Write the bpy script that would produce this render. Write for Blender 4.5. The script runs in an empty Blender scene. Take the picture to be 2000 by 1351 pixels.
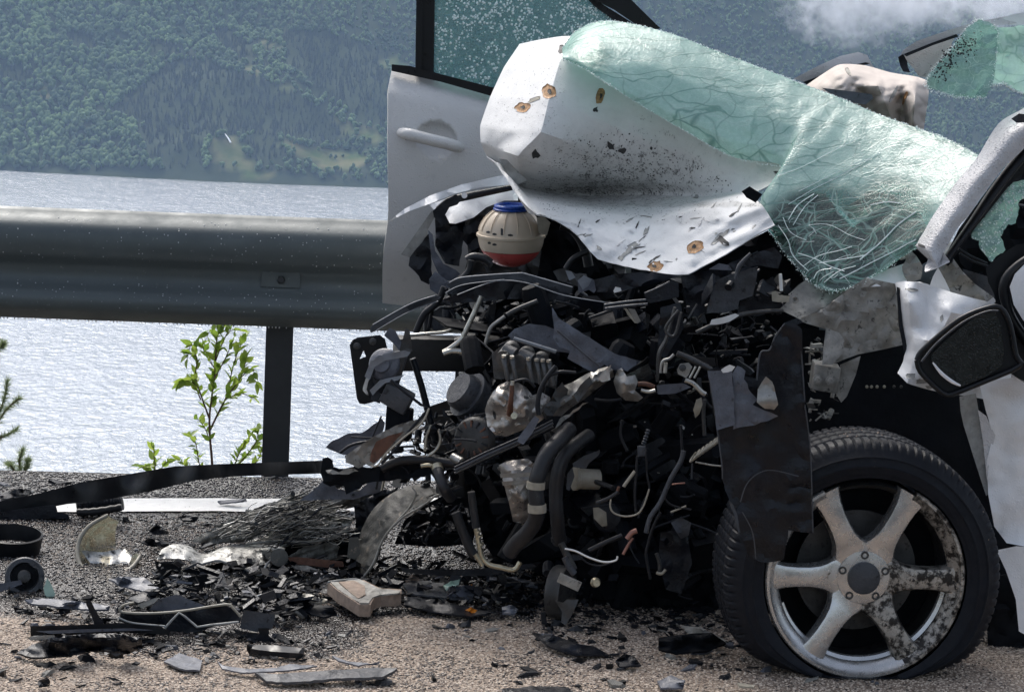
import bpy, bmesh, math, random
import numpy as np
from mathutils import Vector, Matrix, noise as mn
from mathutils.geometry import delaunay_2d_cdt
from mathutils.bvhtree import BVHTree
random.seed(7); rng = np.random.default_rng(7)
sc = bpy.context.scene
col = sc.collection
rad = math.radians

# ------------------------------------------------------------ camera
F = 6000.0; CAM = Vector((0, 0, 1.62)); PITCH = rad(7.93); ROLL = rad(2.5)
RM = Matrix.Rotation(math.pi/2 - PITCH, 3, 'X') @ Matrix.Rotation(ROLL, 3, 'Z')
cd = bpy.data.cameras.new('camera'); cam = bpy.data.objects.new('camera', cd); col.objects.link(cam)
cam.location = CAM; cam.rotation_euler = RM.to_euler()
cd.sensor_width = 36; cd.lens = F*36/2000; cd.clip_start = .05; cd.clip_end = 20000
sc.camera = cam

# ------------------------------------------------------------ sky, sun, exposure
SUN_EL, SUN_AZ = rad(52), rad(-25)           # azimuth from +Y (away from the camera), negative = left
w = bpy.data.worlds.new('World'); sc.world = w; w.use_nodes = True
nt = w.node_tree; bg = nt.nodes['Background']
sky = nt.nodes.new('ShaderNodeTexSky'); sky.sky_type = 'NISHITA'; sky.sun_disc = False
sky.sun_elevation = SUN_EL; sky.sun_rotation = SUN_AZ; sky.dust_density = 4.0; sky.air_density = 1.0; sky.ozone_density = 1.0
hs = nt.nodes.new('ShaderNodeHueSaturation'); hs.inputs['Saturation'].default_value = .62
nt.links.new(sky.outputs[0], hs.inputs['Color']); nt.links.new(hs.outputs[0], bg.inputs[0])
bg.inputs[1].default_value = .15
sl = bpy.data.lights.new('sun', 'SUN'); sl.energy = 1.5; sl.angle = rad(22); sl.color = (1, .97, .93)
so = bpy.data.objects.new('sun', sl); col.objects.link(so)
sd = Vector((math.sin(SUN_AZ)*math.cos(SUN_EL), math.cos(SUN_AZ)*math.cos(SUN_EL), math.sin(SUN_EL)))
so.rotation_euler = sd.to_track_quat('Z', 'Y').to_euler(); so.location = (0, 0, 20)
vs = sc.view_settings; vs.view_transform = 'Standard'; vs.look = 'None'; vs.gamma = 1; vs.exposure = .62
vs.use_curve_mapping = False
sc.cycles.max_bounces = 8; sc.cycles.transparent_max_bounces = 12; sc.cycles.volume_bounces = 1
sc.cycles.caustics_reflective = False; sc.cycles.caustics_refractive = False
sc.cycles.volume_step_rate = 4; sc.cycles.volume_max_steps = 64

# ------------------------------------------------------------ geometry helpers
def ray(px, py): return RM @ Vector(((px-1000)/F, (675.5-py)/F, -1))
def P(px, py, Y):
    d = ray(px, py); return CAM + d*(Y/d.y)
def G(px, py, z=0.0):
    d = ray(px, py); return CAM + d*((z-CAM.z)/d.z)
def proj(v):
    c = RM.transposed() @ (Vector(v)-CAM); return (1000 - F*c.x/c.z, 675.5 + F*c.y/c.z)
WL = {}
def wl(o):
    return WL[o.name] if o is not None else Vector((0, 0, 0))
def finish(o, m, C, parent, smooth, kind, label):
    col.objects.link(o)
    if parent is not None: o.parent = parent
    o.location = C - wl(parent); WL[o.name] = C.copy()
    if m: o.data.materials.append(m)
    if kind: o['kind'] = kind
    if label: o['label'] = label
    return o
def emit(name, verts, faces, m, parent=None, smooth=True, kind=None, label=None, origin=None, attr=None):
    V = np.array([tuple(v) for v in verts], dtype=np.float64)
    C = Vector(V.mean(0)) if origin is None else Vector(origin)
    me = bpy.data.meshes.new(name)
    me.from_pydata((V-np.array(C)).tolist(), [], [tuple(int(i) for i in f) for f in faces])
    if smooth: me.polygons.foreach_set('use_smooth', [True]*len(me.polygons))
    if attr is not None:
        for k, a in attr.items():
            at = me.attributes.new(k, 'FLOAT', 'POINT'); at.data.foreach_set('value', np.array(a, dtype=np.float32))
    me.update()
    o = bpy.data.objects.new(name, me)
    return finish(o, m, C, parent, smooth, kind, label)
def fast_mesh(name, V, faces_np, m, parent=None, kind=None, smooth=False, attrs=None):
    V = np.asarray(V, dtype=np.float32); Fn = np.asarray(faces_np, dtype=np.int32); k = Fn.shape[1]
    C = Vector(V.mean(0).tolist()); V = V - np.array(C, dtype=np.float32)
    me = bpy.data.meshes.new(name)
    me.vertices.add(len(V)); me.vertices.foreach_set('co', V.ravel())
    me.loops.add(len(Fn)*k); me.loops.foreach_set('vertex_index', Fn.ravel())
    me.polygons.add(len(Fn)); me.polygons.foreach_set('loop_start', np.arange(0, len(Fn)*k, k, dtype=np.int32))
    try: me.polygons.foreach_set('loop_total', np.full(len(Fn), k, dtype=np.int32))
    except Exception: pass
    if smooth: me.polygons.foreach_set('use_smooth', np.ones(len(Fn), dtype=bool))
    if attrs:
        for kk, a in attrs.items():
            at = me.attributes.new(kk, 'FLOAT', 'POINT'); at.data.foreach_set('value', np.asarray(a, dtype=np.float32))
    me.update(calc_edges=True); me.validate()
    o = bpy.data.objects.new(name, me)
    return finish(o, m, C, parent, smooth, kind, None)
def thing(name, label, cat, loc, group=None):
    o = bpy.data.objects.new(name, None); o.empty_display_size = .1; col.objects.link(o)
    o.location = loc; WL[o.name] = Vector(loc); o['label'] = label; o['category'] = cat
    if group: o['group'] = group
    return o
def tag(o, label, cat, group=None):
    o['label'] = label; o['category'] = cat
    if group: o['group'] = group
    return o
def inpoly(x, y, pts):
    c = False; j = len(pts)-1
    for i in range(len(pts)):
        xi, yi = pts[i][0], pts[i][1]; xj, yj = pts[j][0], pts[j][1]
        if (yi > y) != (yj > y) and x < (xj-xi)*(y-yi)/(yj-yi)+xi: c = not c
        j = i
    return c
def ridged(x, y, s=0):
    v = 0; a = 1
    for k in range(3):
        v += a*(1-2*abs(mn.noise(Vector((x, y, s+k*7.3))))) ; x *= 2.1; y *= 2.1; a *= .5
    return v/1.75
def sheet(name, pts, m, parent=None, Y=7.0, th=.003, step=12, amp=.01, fr=.03, rag=0, seed=None, kind=None,
          label=None, smooth=True, tilt=(0, 0), hole=None, bulge=0, dirt=None):
    """a plate of real thickness whose outline runs through the given points (pixel, pixel[, distance])"""
    seed = random.random()*100 if seed is None else seed
    cx = sum(p[0] for p in pts)/len(pts); cy = sum(p[1] for p in pts)/len(pts)
    def yof(p): return p[2] if len(p) > 2 else Y + tilt[0]*(p[0]-cx)*Y/F + tilt[1]*(p[1]-cy)*Y/F
    ctrl = [(p[0], p[1], yof(p)) for p in pts]
    B = []
    n = len(pts)
    for i in range(n):
        a, b = ctrl[i], ctrl[(i+1) % n]
        L = math.hypot(b[0]-a[0], b[1]-a[1]); k = max(1, int(L/step+.5))
        for j in range(k):
            t = j/k; x = a[0]+(b[0]-a[0])*t; y = a[1]+(b[1]-a[1])*t
            if j and rag: x += random.uniform(-rag, rag); y += random.uniform(-rag, rag)
            B.append((x, y))
    edges = [(i, (i+1) % len(B)) for i in range(len(B))]
    pv = [Vector(b) for b in B]
    x0, x1 = min(b[0] for b in B), max(b[0] for b in B); y0, y1 = min(b[1] for b in B), max(b[1] for b in B)
    y = y0+step*.5; r = 0
    while y < y1:
        x = x0+step*(.5 if r % 2 else .9)
        while x < x1:
            q = (x+random.uniform(-.25, .25)*step, y+random.uniform(-.25, .25)*step)
            if inpoly(q[0], q[1], B):
                d = min((q[0]-b[0])**2+(q[1]-b[1])**2 for b in B)
                if d > (step*.35)**2: pv.append(Vector(q))
            x += step
        y += step*.87; r += 1
    o = delaunay_2d_cdt(pv, edges, [], 0, 1e-5)
    vv, tris = o[0], []
    for f in o[2]:
        gx = sum(vv[i].x for i in f)/len(f); gy = sum(vv[i].y for i in f)/len(f)
        if inpoly(gx, gy, B) and not (hole and any(inpoly(gx, gy, h) for h in hole)): tris.append(tuple(f))
    W = []
    for v in vv:
        sw = sy = 0
        for c in ctrl:
            k = 1/((v.x-c[0])**2+(v.y-c[1])**2+4)**1.1; sw += k; sy += k*c[2]
        yy = sy/sw
        if amp: yy += amp*ridged(v.x*fr, v.y*fr, seed)
        if bulge:
            u = (v.x-x0)/(x1-x0+1e-6)*2-1; q = (v.y-y0)/(y1-y0+1e-6)*2-1
            yy -= bulge*max(0, 1-u*u)*max(0, 1-q*q)
        W.append((P(v.x, v.y, yy), ray(v.x, v.y).normalized()))
    nV = len(W)
    verts = [w_[0] for w_ in W]+[w_[0]+w_[1]*th for w_ in W]
    ec = {}
    for f in tris:
        for i in range(len(f)):
            a, b = f[i], f[(i+1) % len(f)]; ec[(a, b)] = 1
    faces = []
    # delaunay output is counter clockwise in (x, y down) -> flip for the front
    for f in tris: faces.append(tuple(f)); faces.append(tuple(i+nV for i in reversed(f)))
    for (a, b) in ec:
        if (b, a) not in ec: faces.append((b, a, a+nV, b+nV))
    used = sorted({i for f in faces for i in f}); mp = {u: k for k, u in enumerate(used)}
    at = None
    if dirt is not None:
        at = {'dirt': [dirt(*proj(verts[u])) for u in used]}
    ob = emit(name, [verts[u] for u in used], [tuple(mp[i] for i in f) for f in faces], m, parent, smooth, kind, label, attr=at)
    if smooth: sharpen(ob)
    return ob
def sharpen(ob, ang=38):
    me = ob.data
    bm = bmesh.new(); bm.from_mesh(me); bmesh.ops.recalc_face_normals(bm, faces=bm.faces)
    for e in bm.edges:
        if len(e.link_faces) == 2 and e.calc_face_angle(0) > rad(ang): e.smooth = False
    bm.to_mesh(me); bm.free()
def cr(p0, p1, p2, p3, t):
    return .5*((2*p1)+(-p0+p2)*t+(2*p0-5*p1+4*p2-p3)*t*t+(-p0+3*p1-3*p2+p3)*t*t*t)
def crline(A, k):
    """Catmull-Rom resample of an (n,d) array, k segments per span"""
    A = np.array(A, dtype=float); out = []
    n = len(A)
    for i in range(n-1):
        p0 = A[max(i-1, 0)]; p3 = A[min(i+2, n-1)]
        for j in range(k): out.append(cr(p0, A[i], A[i+1], p3, j/k))
    out.append(A[-1]); return np.array(out)
def grid(name, rows, m, parent=None, ku=8, kv=8, th=.002, amp=0, fr=.02, seed=3.1, kind=None, label=None, dirt=None,
         amp2=0, fr2=.08, sharp=50, lin=0.):
    """curved sheet through a net of (pixel, pixel, distance) points"""
    def rs(A, k):
        A = np.array(A, dtype=float); c = crline(A, k)
        if not lin: return c
        q = np.concatenate([[A[i]*(1-j/k)+A[i+1]*(j/k) for j in range(k)] for i in range(len(A)-1)]+[[A[-1]]]); return c*(1-lin)+q*lin
    R = [rs(r, ku) for r in rows]; R = np.array(R)
    Cc = np.array([rs(R[:, j], kv) for j in range(R.shape[1])])     # (nu, nv, 3)
    nu, nv = Cc.shape[0], Cc.shape[1]
    W = []
    for i in range(nu):
        for j in range(nv):
            x, y, Y = Cc[i, j]
            if amp: Y += amp*ridged(x*fr, y*fr, seed)
            if amp2: Y += amp2*mn.noise(Vector((x*fr2, y*fr2, seed)))
            W.append(P(x, y, Y))
    V = np.array([tuple(a) for a in W]).reshape(nu, nv, 3)
    du = np.gradient(V, axis=0); dv = np.gradient(V, axis=1); N = np.cross(du, dv)
    N /= (np.linalg.norm(N, axis=2, keepdims=True)+1e-9)
    tocam = np.array(CAM)-V
    if (N*tocam).sum() > 0: N = -N
    Bk = V+N*th
    idx = lambda i, j: i*nv+j
    n0 = nu*nv; faces = []
    for i in range(nu-1):
        for j in range(nv-1):
            q = (idx(i, j), idx(i, j+1), idx(i+1, j+1), idx(i+1, j))
            faces.append(q); faces.append(tuple(a+n0 for a in reversed(q)))
    for i in range(nu-1):
        for j in (0, nv-1): faces.append((idx(i, j), idx(i+1, j), idx(i+1, j)+n0, idx(i, j)+n0))
    for j in range(nv-1):
        for i in (0, nu-1): faces.append((idx(i, j), idx(i, j+1), idx(i, j+1)+n0, idx(i, j)+n0))
    verts = np.concatenate([V.reshape(-1, 3), Bk.reshape(-1, 3)])
    at = None
    if dirt is not None: at = {'dirt': [dirt(*proj(v)) for v in verts]}
    ob = emit(name, verts, faces, m, parent, True, kind, label, attr=at)
    sharpen(ob, sharp)
    return ob
def frames(pts):
    T = np.gradient(pts, axis=0); T /= np.linalg.norm(T, axis=1, keepdims=True)+1e-12
    up = np.array([0, 0, 1.]) if abs(T[0][2]) < .9 else np.array([1., 0, 0])
    n = np.cross(T[0], up); n /= np.linalg.norm(n); Ns = [n]
    for i in range(1, len(pts)):
        n = Ns[-1]-T[i]*np.dot(Ns[-1], T[i]); n /= np.linalg.norm(n)+1e-12; Ns.append(n)
    Ns = np.array(Ns); return T, Ns, np.cross(T, Ns)
def tube_w(name, pts, rads, m, parent=None, seg=10, kind=None, label=None, caps=True, flat=1.0, sm=True):
    pts = np.array([tuple(p) for p in pts], dtype=float); T, N, B = frames(pts)
    V = []; n = len(pts)
    for i in range(n):
        for k in range(seg):
            a = 2*math.pi*k/seg; V.append(pts[i]+rads[i]*(math.cos(a)*N[i]+flat*math.sin(a)*B[i]))
    Fs = [(i*seg+k, i*seg+(k+1) % seg, (i+1)*seg+(k+1) % seg, (i+1)*seg+k) for i in range(n-1) for k in range(seg)]
    if caps:
        Fs.append(tuple(reversed(range(seg)))); Fs.append(tuple((n-1)*seg+k for k in range(seg)))
    ob = emit(name, V, Fs, m, parent, sm, kind, label); sharpen(ob, 55)
    return ob
def tube(name, pts, r, m, parent=None, Y=7.0, k=6, seg=10, corr=0, cn=0, curve=True, **kw):
    """pipe, hose or wire of radius r pixels through (pixel, pixel[, distance])"""
    A = [(p[0], p[1], p[2] if len(p) > 2 else Y) for p in pts]
    A = crline(A, k) if (curve and len(A) > 2) else np.array(A, dtype=float)
    if cn: A = crline(A, max(1, int(cn/len(A))))
    W = [P(*a) for a in A]; n = len(W)
    rr = r if isinstance(r, (list, tuple)) else (r, r)
    rads = []
    for i in range(n):
        t = i/(n-1)*(len(rr)-1); j = min(int(t), len(rr)-2); q = rr[j]+(rr[j+1]-rr[j])*(t-j)
        if corr: q *= 1+corr*(1 if i % 2 else -1)
        rads.append(q*A[i][2]/F)
    return tube_w(name, W, rads, m, parent, seg, **kw)
def lathe(name, C, axis, prof, m, parent=None, seg=24, kind=None, label=None, caps=True, sharp=45, squash=None):
    """prof = [(distance along axis, radius)]"""
    C = Vector(C); ax = Vector(axis).normalized()
    u = ax.cross(Vector((0, 0, 1)) if abs(ax.z) < .9 else Vector((1, 0, 0))).normalized(); v = ax.cross(u)
    V = []
    for (d, r) in prof:
        for k in range(seg):
            a = 2*math.pi*k/seg; V.append(C+ax*d+(u*math.cos(a)+v*math.sin(a))*r)
    n = len(prof)
    Fs = [(i*seg+k, i*seg+(k+1) % seg, (i+1)*seg+(k+1) % seg, (i+1)*seg+k) for i in range(n-1) for k in range(seg)]
    if caps: Fs.append(tuple(reversed(range(seg)))); Fs.append(tuple((n-1)*seg+k for k in range(seg)))
    ob = emit(name, V, Fs, m, parent, True, kind, label); sharpen(ob, sharp); return ob
def block(name, C, ax, ay, az, m, parent=None, bev=.15, kind=None, label=None):
    """bevelled box with half-axes ax, ay, az (vectors)"""
    bm = bmesh.new(); bmesh.ops.create_cube(bm, size=2)
    s = min(Vector(ax).length, Vector(ay).length, Vector(az).length)
    M = Matrix((Vector(ax), Vector(ay), Vector(az))).transposed()
    for v in bm.verts: v.co = M @ v.co
    if bev: bmesh.ops.bevel(bm, geom=list(bm.edges), offset=s*bev, segments=2, affect='EDGES', profile=.6)
    bmesh.ops.recalc_face_normals(bm, faces=bm.faces)
    V = [v.co+Vector(C) for v in bm.verts]; Fs = [tuple(v.index for v in f.verts) for f in bm.faces]; bm.free()
    ob = emit(name, V, Fs, m, parent, True, kind, label); sharpen(ob, 25); return ob

# ------------------------------------------------------------ materials
def mat(name, c, rough=.5, metal=0., var=.25, vs_=12., dirt=None, bump=0., bs=60., spec=.5, coat=0., attr=False, drops=0., alpha=1., trans=0., det=6):
    m = bpy.data.materials.new(name); m.use_nodes = True
    n = m.node_tree.nodes; L = m.node_tree.links; b = n['Principled BSDF']
    tc = n.new('ShaderNodeTexCoord')
    b.inputs['Roughness'].default_value = rough; b.inputs['Metallic'].default_value = metal
    b.inputs['Specular IOR Level'].default_value = spec; b.inputs['Coat Weight'].default_value = coat
    if trans: b.inputs['Transmission Weight'].default_value = trans
    def noise(s, d=det, ro=.6):
        q = n.new('ShaderNodeTexNoise'); q.inputs['Scale'].default_value = s; q.inputs['Detail'].default_value = d
        q.inputs['Roughness'].default_value = ro
        L.new(tc.outputs['Object'], q.inputs['Vector']); return q
    def mix(fac, a, bb):
        q = n.new('ShaderNodeMix'); q.data_type = 'RGBA'
        if isinstance(fac, float): q.inputs[0].default_value = fac
        else: L.new(fac, q.inputs[0])
        for i, z in ((6, a), (7, bb)):
            if isinstance(z, tuple): q.inputs[i].default_value = (*z, 1)
            else: L.new(z, q.inputs[i])
        return q.outputs[2]
    def ramp(src, a, bb, lo=0., hi=1.):
        q = n.new('ShaderNodeMapRange'); q.inputs[1].default_value = a; q.inputs[2].default_value = bb
        q.inputs[3].default_value = lo; q.inputs[4].default_value = hi; L.new(src, q.inputs[0]); return q.outputs[0]
    def mth(op, a, bb):
        q = n.new('ShaderNodeMath'); q.operation = op
        for i, z in enumerate((a, bb)):
            if isinstance(z, (float, int)): q.inputs[i].default_value = z
            else: L.new(z, q.inputs[i])
        return q.outputs[0]
    lo = tuple(max(0, x*(1-var)) for x in c); hi = tuple(min(1, x*(1+var)) for x in c)
    nz = noise(vs_); C = mix(ramp(nz.outputs[0], .3, .7), lo, hi)
    if dirt:                                     # (colour, amount 0..1, scale)
        d = noise(dirt[2], 8, .7)
        thr = ramp(d.outputs[0], .72-dirt[1]*.35, .78-dirt[1]*.3)
        if attr:
            at = n.new('ShaderNodeAttribute'); at.attribute_name = 'dirt'
            mp = n.new('ShaderNodeMapping'); mp.inputs['Scale'].default_value = (1, 1, .55); mp.inputs['Rotation'].default_value = (.4, .9, .3)
            L.new(tc.outputs['Object'], mp.inputs[0]); L.new(mp.outputs[0], d.inputs['Vector'])
            d2 = noise(dirt[2]*.23, 6, .65)
            s = mth('ADD', mth('MULTIPLY', d.outputs[0], .6), mth('MULTIPLY', d2.outputs[0], .4))
            s = mth('ADD', s, mth('MULTIPLY', at.outputs['Fac'], .17))
            thr = ramp(s, .62, .70, 0., .85)
            gs = ramp(mth('ADD', mth('MULTIPLY', at.outputs['Fac'], .6), mth('MULTIPLY', d2.outputs[0], .3)), .15, .7, 0., .62)
            C = mix(gs, C, (.27, .265, .24))
        C = mix(thr, C, dirt[0])
    L.new(C, b.inputs['Base Color'])
    h = None
    if bump:
        q = noise(bs, 5, .65); bp = n.new('ShaderNodeBump'); bp.inputs['Strength'].default_value = bump
        bp.inputs['Distance'].default_value = .004
        L.new(q.outputs[0], bp.inputs['Height']); h = bp.outputs[0]
    if drops:
        v = n.new('ShaderNodeTexVoronoi'); v.inputs['Scale'].default_value = 190; L.new(tc.outputs['Object'], v.inputs['Vector'])
        v2 = n.new('ShaderNodeTexVoronoi'); v2.inputs['Scale'].default_value = 75; L.new(tc.outputs['Object'], v2.inputs['Vector'])
        s = mth('MAXIMUM', ramp(v.outputs['Distance'], .0, .42, 1., 0.), mth('MULTIPLY', ramp(v2.outputs['Distance'], .0, .22, 1., 0.), 2.))
        bp = n.new('ShaderNodeBump'); bp.inputs['Strength'].default_value = drops; bp.inputs['Distance'].default_value = .0015
        L.new(s, bp.inputs['Height'])
        if h: L.new(h, bp.inputs['Normal'])
        h = bp.outputs[0]
    if h: L.new(h, b.inputs['Normal'])
    rr = ramp(noise(vs_*2.3).outputs[0], .3, .7, max(.05, rough-.12), min(1, rough+.15)); L.new(rr, b.inputs['Roughness'])
    m['h'] = 1
    return m
MUD = (.16, .14, .11); SOOT = (.02, .02, .02)
M = {}
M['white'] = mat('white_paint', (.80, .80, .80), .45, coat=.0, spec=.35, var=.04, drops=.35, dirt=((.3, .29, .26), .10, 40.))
M['white_dirty_shaded'] = mat('soiled_and_shaded_white_paint', (.78, .78, .77), .5, var=.05, attr=True, drops=.22, spec=.3, bump=.12, bs=30, dirt=((.05, .05, .047), .5, 190.))
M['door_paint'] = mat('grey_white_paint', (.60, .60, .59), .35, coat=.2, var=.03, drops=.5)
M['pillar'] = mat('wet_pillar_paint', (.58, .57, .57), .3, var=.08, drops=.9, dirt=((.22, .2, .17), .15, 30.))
M['grime'] = mat('muddy_body_steel', (.25, .24, .215), .5, var=.45, vs_=22, dirt=((.03, .028, .024), .42, 60.), bump=.7, bs=70)
M['black'] = mat('black_plastic', (.0035, .0052, .0095), .34, var=.6, dirt=((.036, .045, .062), .18, 75.), bump=.6, bs=95, spec=.32)
M['black_clean'] = mat('satin_black_trim', (.005, .006, .008), .36, var=.2, bump=.06, bs=200, spec=.3)
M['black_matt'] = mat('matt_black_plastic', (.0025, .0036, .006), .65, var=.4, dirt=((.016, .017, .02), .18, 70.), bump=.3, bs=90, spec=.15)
M['grey_plastic'] = mat('dusty_grey_plastic', (.045, .049, .057), .38, var=.45, dirt=((.006, .006, .008), .42, 55.), bump=.6, bs=90, spec=.4)
M['blue_grey'] = mat('scuffed_grey_panel', (.085, .093, .115), .4, var=.35, vs_=25, dirt=((.018, .019, .023), .36, 75.), bump=.55, bs=80)
M['dark_metal'] = mat('dark_engine_metal', (.05, .05, .05), .45, .4, var=.45, vs_=30, dirt=((.01, .01, .01), .45, 60.), bump=.3, bs=70)
M['beam'] = mat('dark_frame_rail_steel', (.032, .031, .030), .5, .2, var=.3, vs_=9, dirt=((.025, .022, .02), .4, 30.), bump=.15, bs=60)
M['alu'] = mat('cast_aluminium', (.28, .275, .26), .38, .7, var=.3, vs_=30, dirt=((.07, .065, .06), .4, 45.), bump=.5, bs=60)
M['foil'] = mat('crumpled_heat_shield_metal', (.40, .375, .35), .34, .8, var=.3, vs_=35, dirt=((.06, .05, .045), .30, 55.), bump=.8, bs=40)
M['brass'] = mat('brassy_pipe_metal', (.42, .38, .28), .35, .8, var=.25, vs_=30, dirt=((.08, .07, .05), .35, 80.))
M['steel'] = mat('bright_steel_pipe', (.45, .44, .40), .3, .85, var=.3, vs_=25, dirt=((.08, .07, .06), .3, 60.))
M['rust'] = mat('rusty_copper_metal', (.12, .055, .035), .6, .2, var=.4, vs_=60, dirt=((.04, .03, .02), .4, 90.), bump=.4)
M['rubber'] = mat('hose_rubber', (.013, .0135, .016), .42, spec=.4, var=.3, dirt=((.06, .057, .05), .24, 60.), bump=.35, bs=70)
M['wire'] = mat('black_cable_sleeve', (.009, .010, .013), .45, spec=.3, var=.3)
M['wire_white'] = mat('white_wire', (.7, .7, .68), .4, var=.05)
M['copper'] = mat('pinkish_copper_strands', (.26, .13, .10), .4, .5, var=.3)
M['tyre'] = mat('tyre_rubber', (.006, .0075, .0115), .55, var=.25, vs_=20, dirt=((.035, .033, .03), .25, 60.), bump=.25, bs=90, spec=.2)
M['rim'] = mat('soiled_alloy', (.50, .50, .495), .24, .8, var=.15, vs_=14, dirt=((.07, .06, .05), .30, 38.), bump=.12, bs=60)
M['rim_mud'] = mat('mud_caked_alloy', (.36, .335, .30), .35, .6, var=.3, vs_=30, dirt=((.025, .022, .02), .75, 45.), bump=.9, bs=60)
M['fabric'] = mat('cream_airbag_fabric', (.55, .49, .44), .85, var=.08, vs_=20, bump=.15, bs=250, dirt=((.35, .2, .13), .06, 14.))
M['tank'] = mat('yellowed_tank_plastic', (.60, .50, .38), .35, var=.1, vs_=15, dirt=((.25, .18, .12), .12, 40.))
M['fluid'] = mat('pink_coolant', (.62, .10, .09), .35, var=.15)
M['blue'] = mat('blue_cap_plastic', (.01, .06, .33), .3, var=.2, vs_=60)
M['rustspot'] = mat('rust_stain', (.35, .19, .08), .6, var=.5, vs_=120, dirt=((.55, .5, .42), .35, 160.))
M['chip'] = mat('bare_dark_chip', (.03, .03, .03), .6)
M['fold'] = mat('grey_scuffed_paint', (.30, .30, .285), .5, var=.25, vs_=50, dirt=((.1, .1, .09), .35, 120.))
M['orange'] = mat('amber_lens_plastic', (.75, .26, .03), .25, var=.2)
M['pale_green'] = mat('pale_green_glass', (.45, .6, .5), .15, var=.2)
M['cream'] = mat('cream_plastic', (.30, .275, .22), .45, var=.2, vs_=60, dirt=((.1, .08, .06), .25, 90.))
M['highlight_grey'] = mat('highlight_grey_edge', (.17, .185, .205), .5, var=.3, dirt=((.03, .03, .035), .35, 90.), bump=.3, bs=90)  # lighter grey, carries the painted highlights on slim panel edges
M['alu_dark'] = mat('oily_cast_metal', (.095, .095, .095), .42, .5, var=.35, vs_=30, dirt=((.02, .02, .02), .4, 60.), bump=.3, bs=80)
M['galv'] = mat('weathered_galvanised_steel', (.075, .092, .096), .45, .15, var=.10, vs_=5, dirt=((.16, .18, .18), .30, 70.), bump=.12, bs=50)
M['post'] = mat('dark_galvanised_post', (.022, .025, .028), .45, .15, var=.2, vs_=8)
M['bark'] = mat('sapling_bark', (.10, .055, .04), .7, var=.3, vs_=60)
M['leaf'] = None
M['needle'] = None
M['silver'] = mat('crushed_silver_sheet', (.5, .5, .48), .35, .7, var=.3, vs_=30, dirt=((.02, .02, .02), .55, 45.), bump=.7, bs=60)
M['fins'] = mat('torn_radiator_fins', (.22, .215, .195), .5, .4, var=.5, vs_=40, dirt=((.03, .028, .025), .42, 120.), bump=1.0, bs=140)
M['mudcloth'] = mat('mud_smeared_black_liner', (.07, .068, .06), .65, var=.3, vs_=18, dirt=((.26, .21, .16), .42, 26.), bump=.6, bs=80)
M['tan'] = mat('wet_tan_grit', (.27, .205, .16), .8, var=.3, vs_=60, bump=.5, bs=120)

def leafmat(nm='fresh_green_leaf', c1=(.20, .33, .045, 1), c2=(.34, .45, .08, 1)):
    m = bpy.data.materials.new(nm); m.use_nodes = True; n = m.node_tree.nodes; L = m.node_tree.links
    b = n['Principled BSDF']; oi = n.new('ShaderNodeObjectInfo'); r = n.new('ShaderNodeMix'); r.data_type = 'RGBA'
    r.inputs[6].default_value = c1; r.inputs[7].default_value = c2
    L.new(oi.outputs['Random'], r.inputs[0]); L.new(r.outputs[2], b.inputs['Base Color']); b.inputs['Roughness'].default_value = .4
    t = n.new('ShaderNodeBsdfTranslucent'); L.new(r.outputs[2], t.inputs[0]); mx = n.new('ShaderNodeMixShader'); mx.inputs[0].default_value = .5
    L.new(b.outputs[0], mx.inputs[1]); L.new(t.outputs[0], mx.inputs[2]); L.new(mx.outputs[0], n['Material Output'].inputs[0]); return m
M['leaf'] = leafmat(); M['needle'] = leafmat('pine_needles', (.20, .26, .13, 1), (.24, .30, .15, 1))

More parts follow.
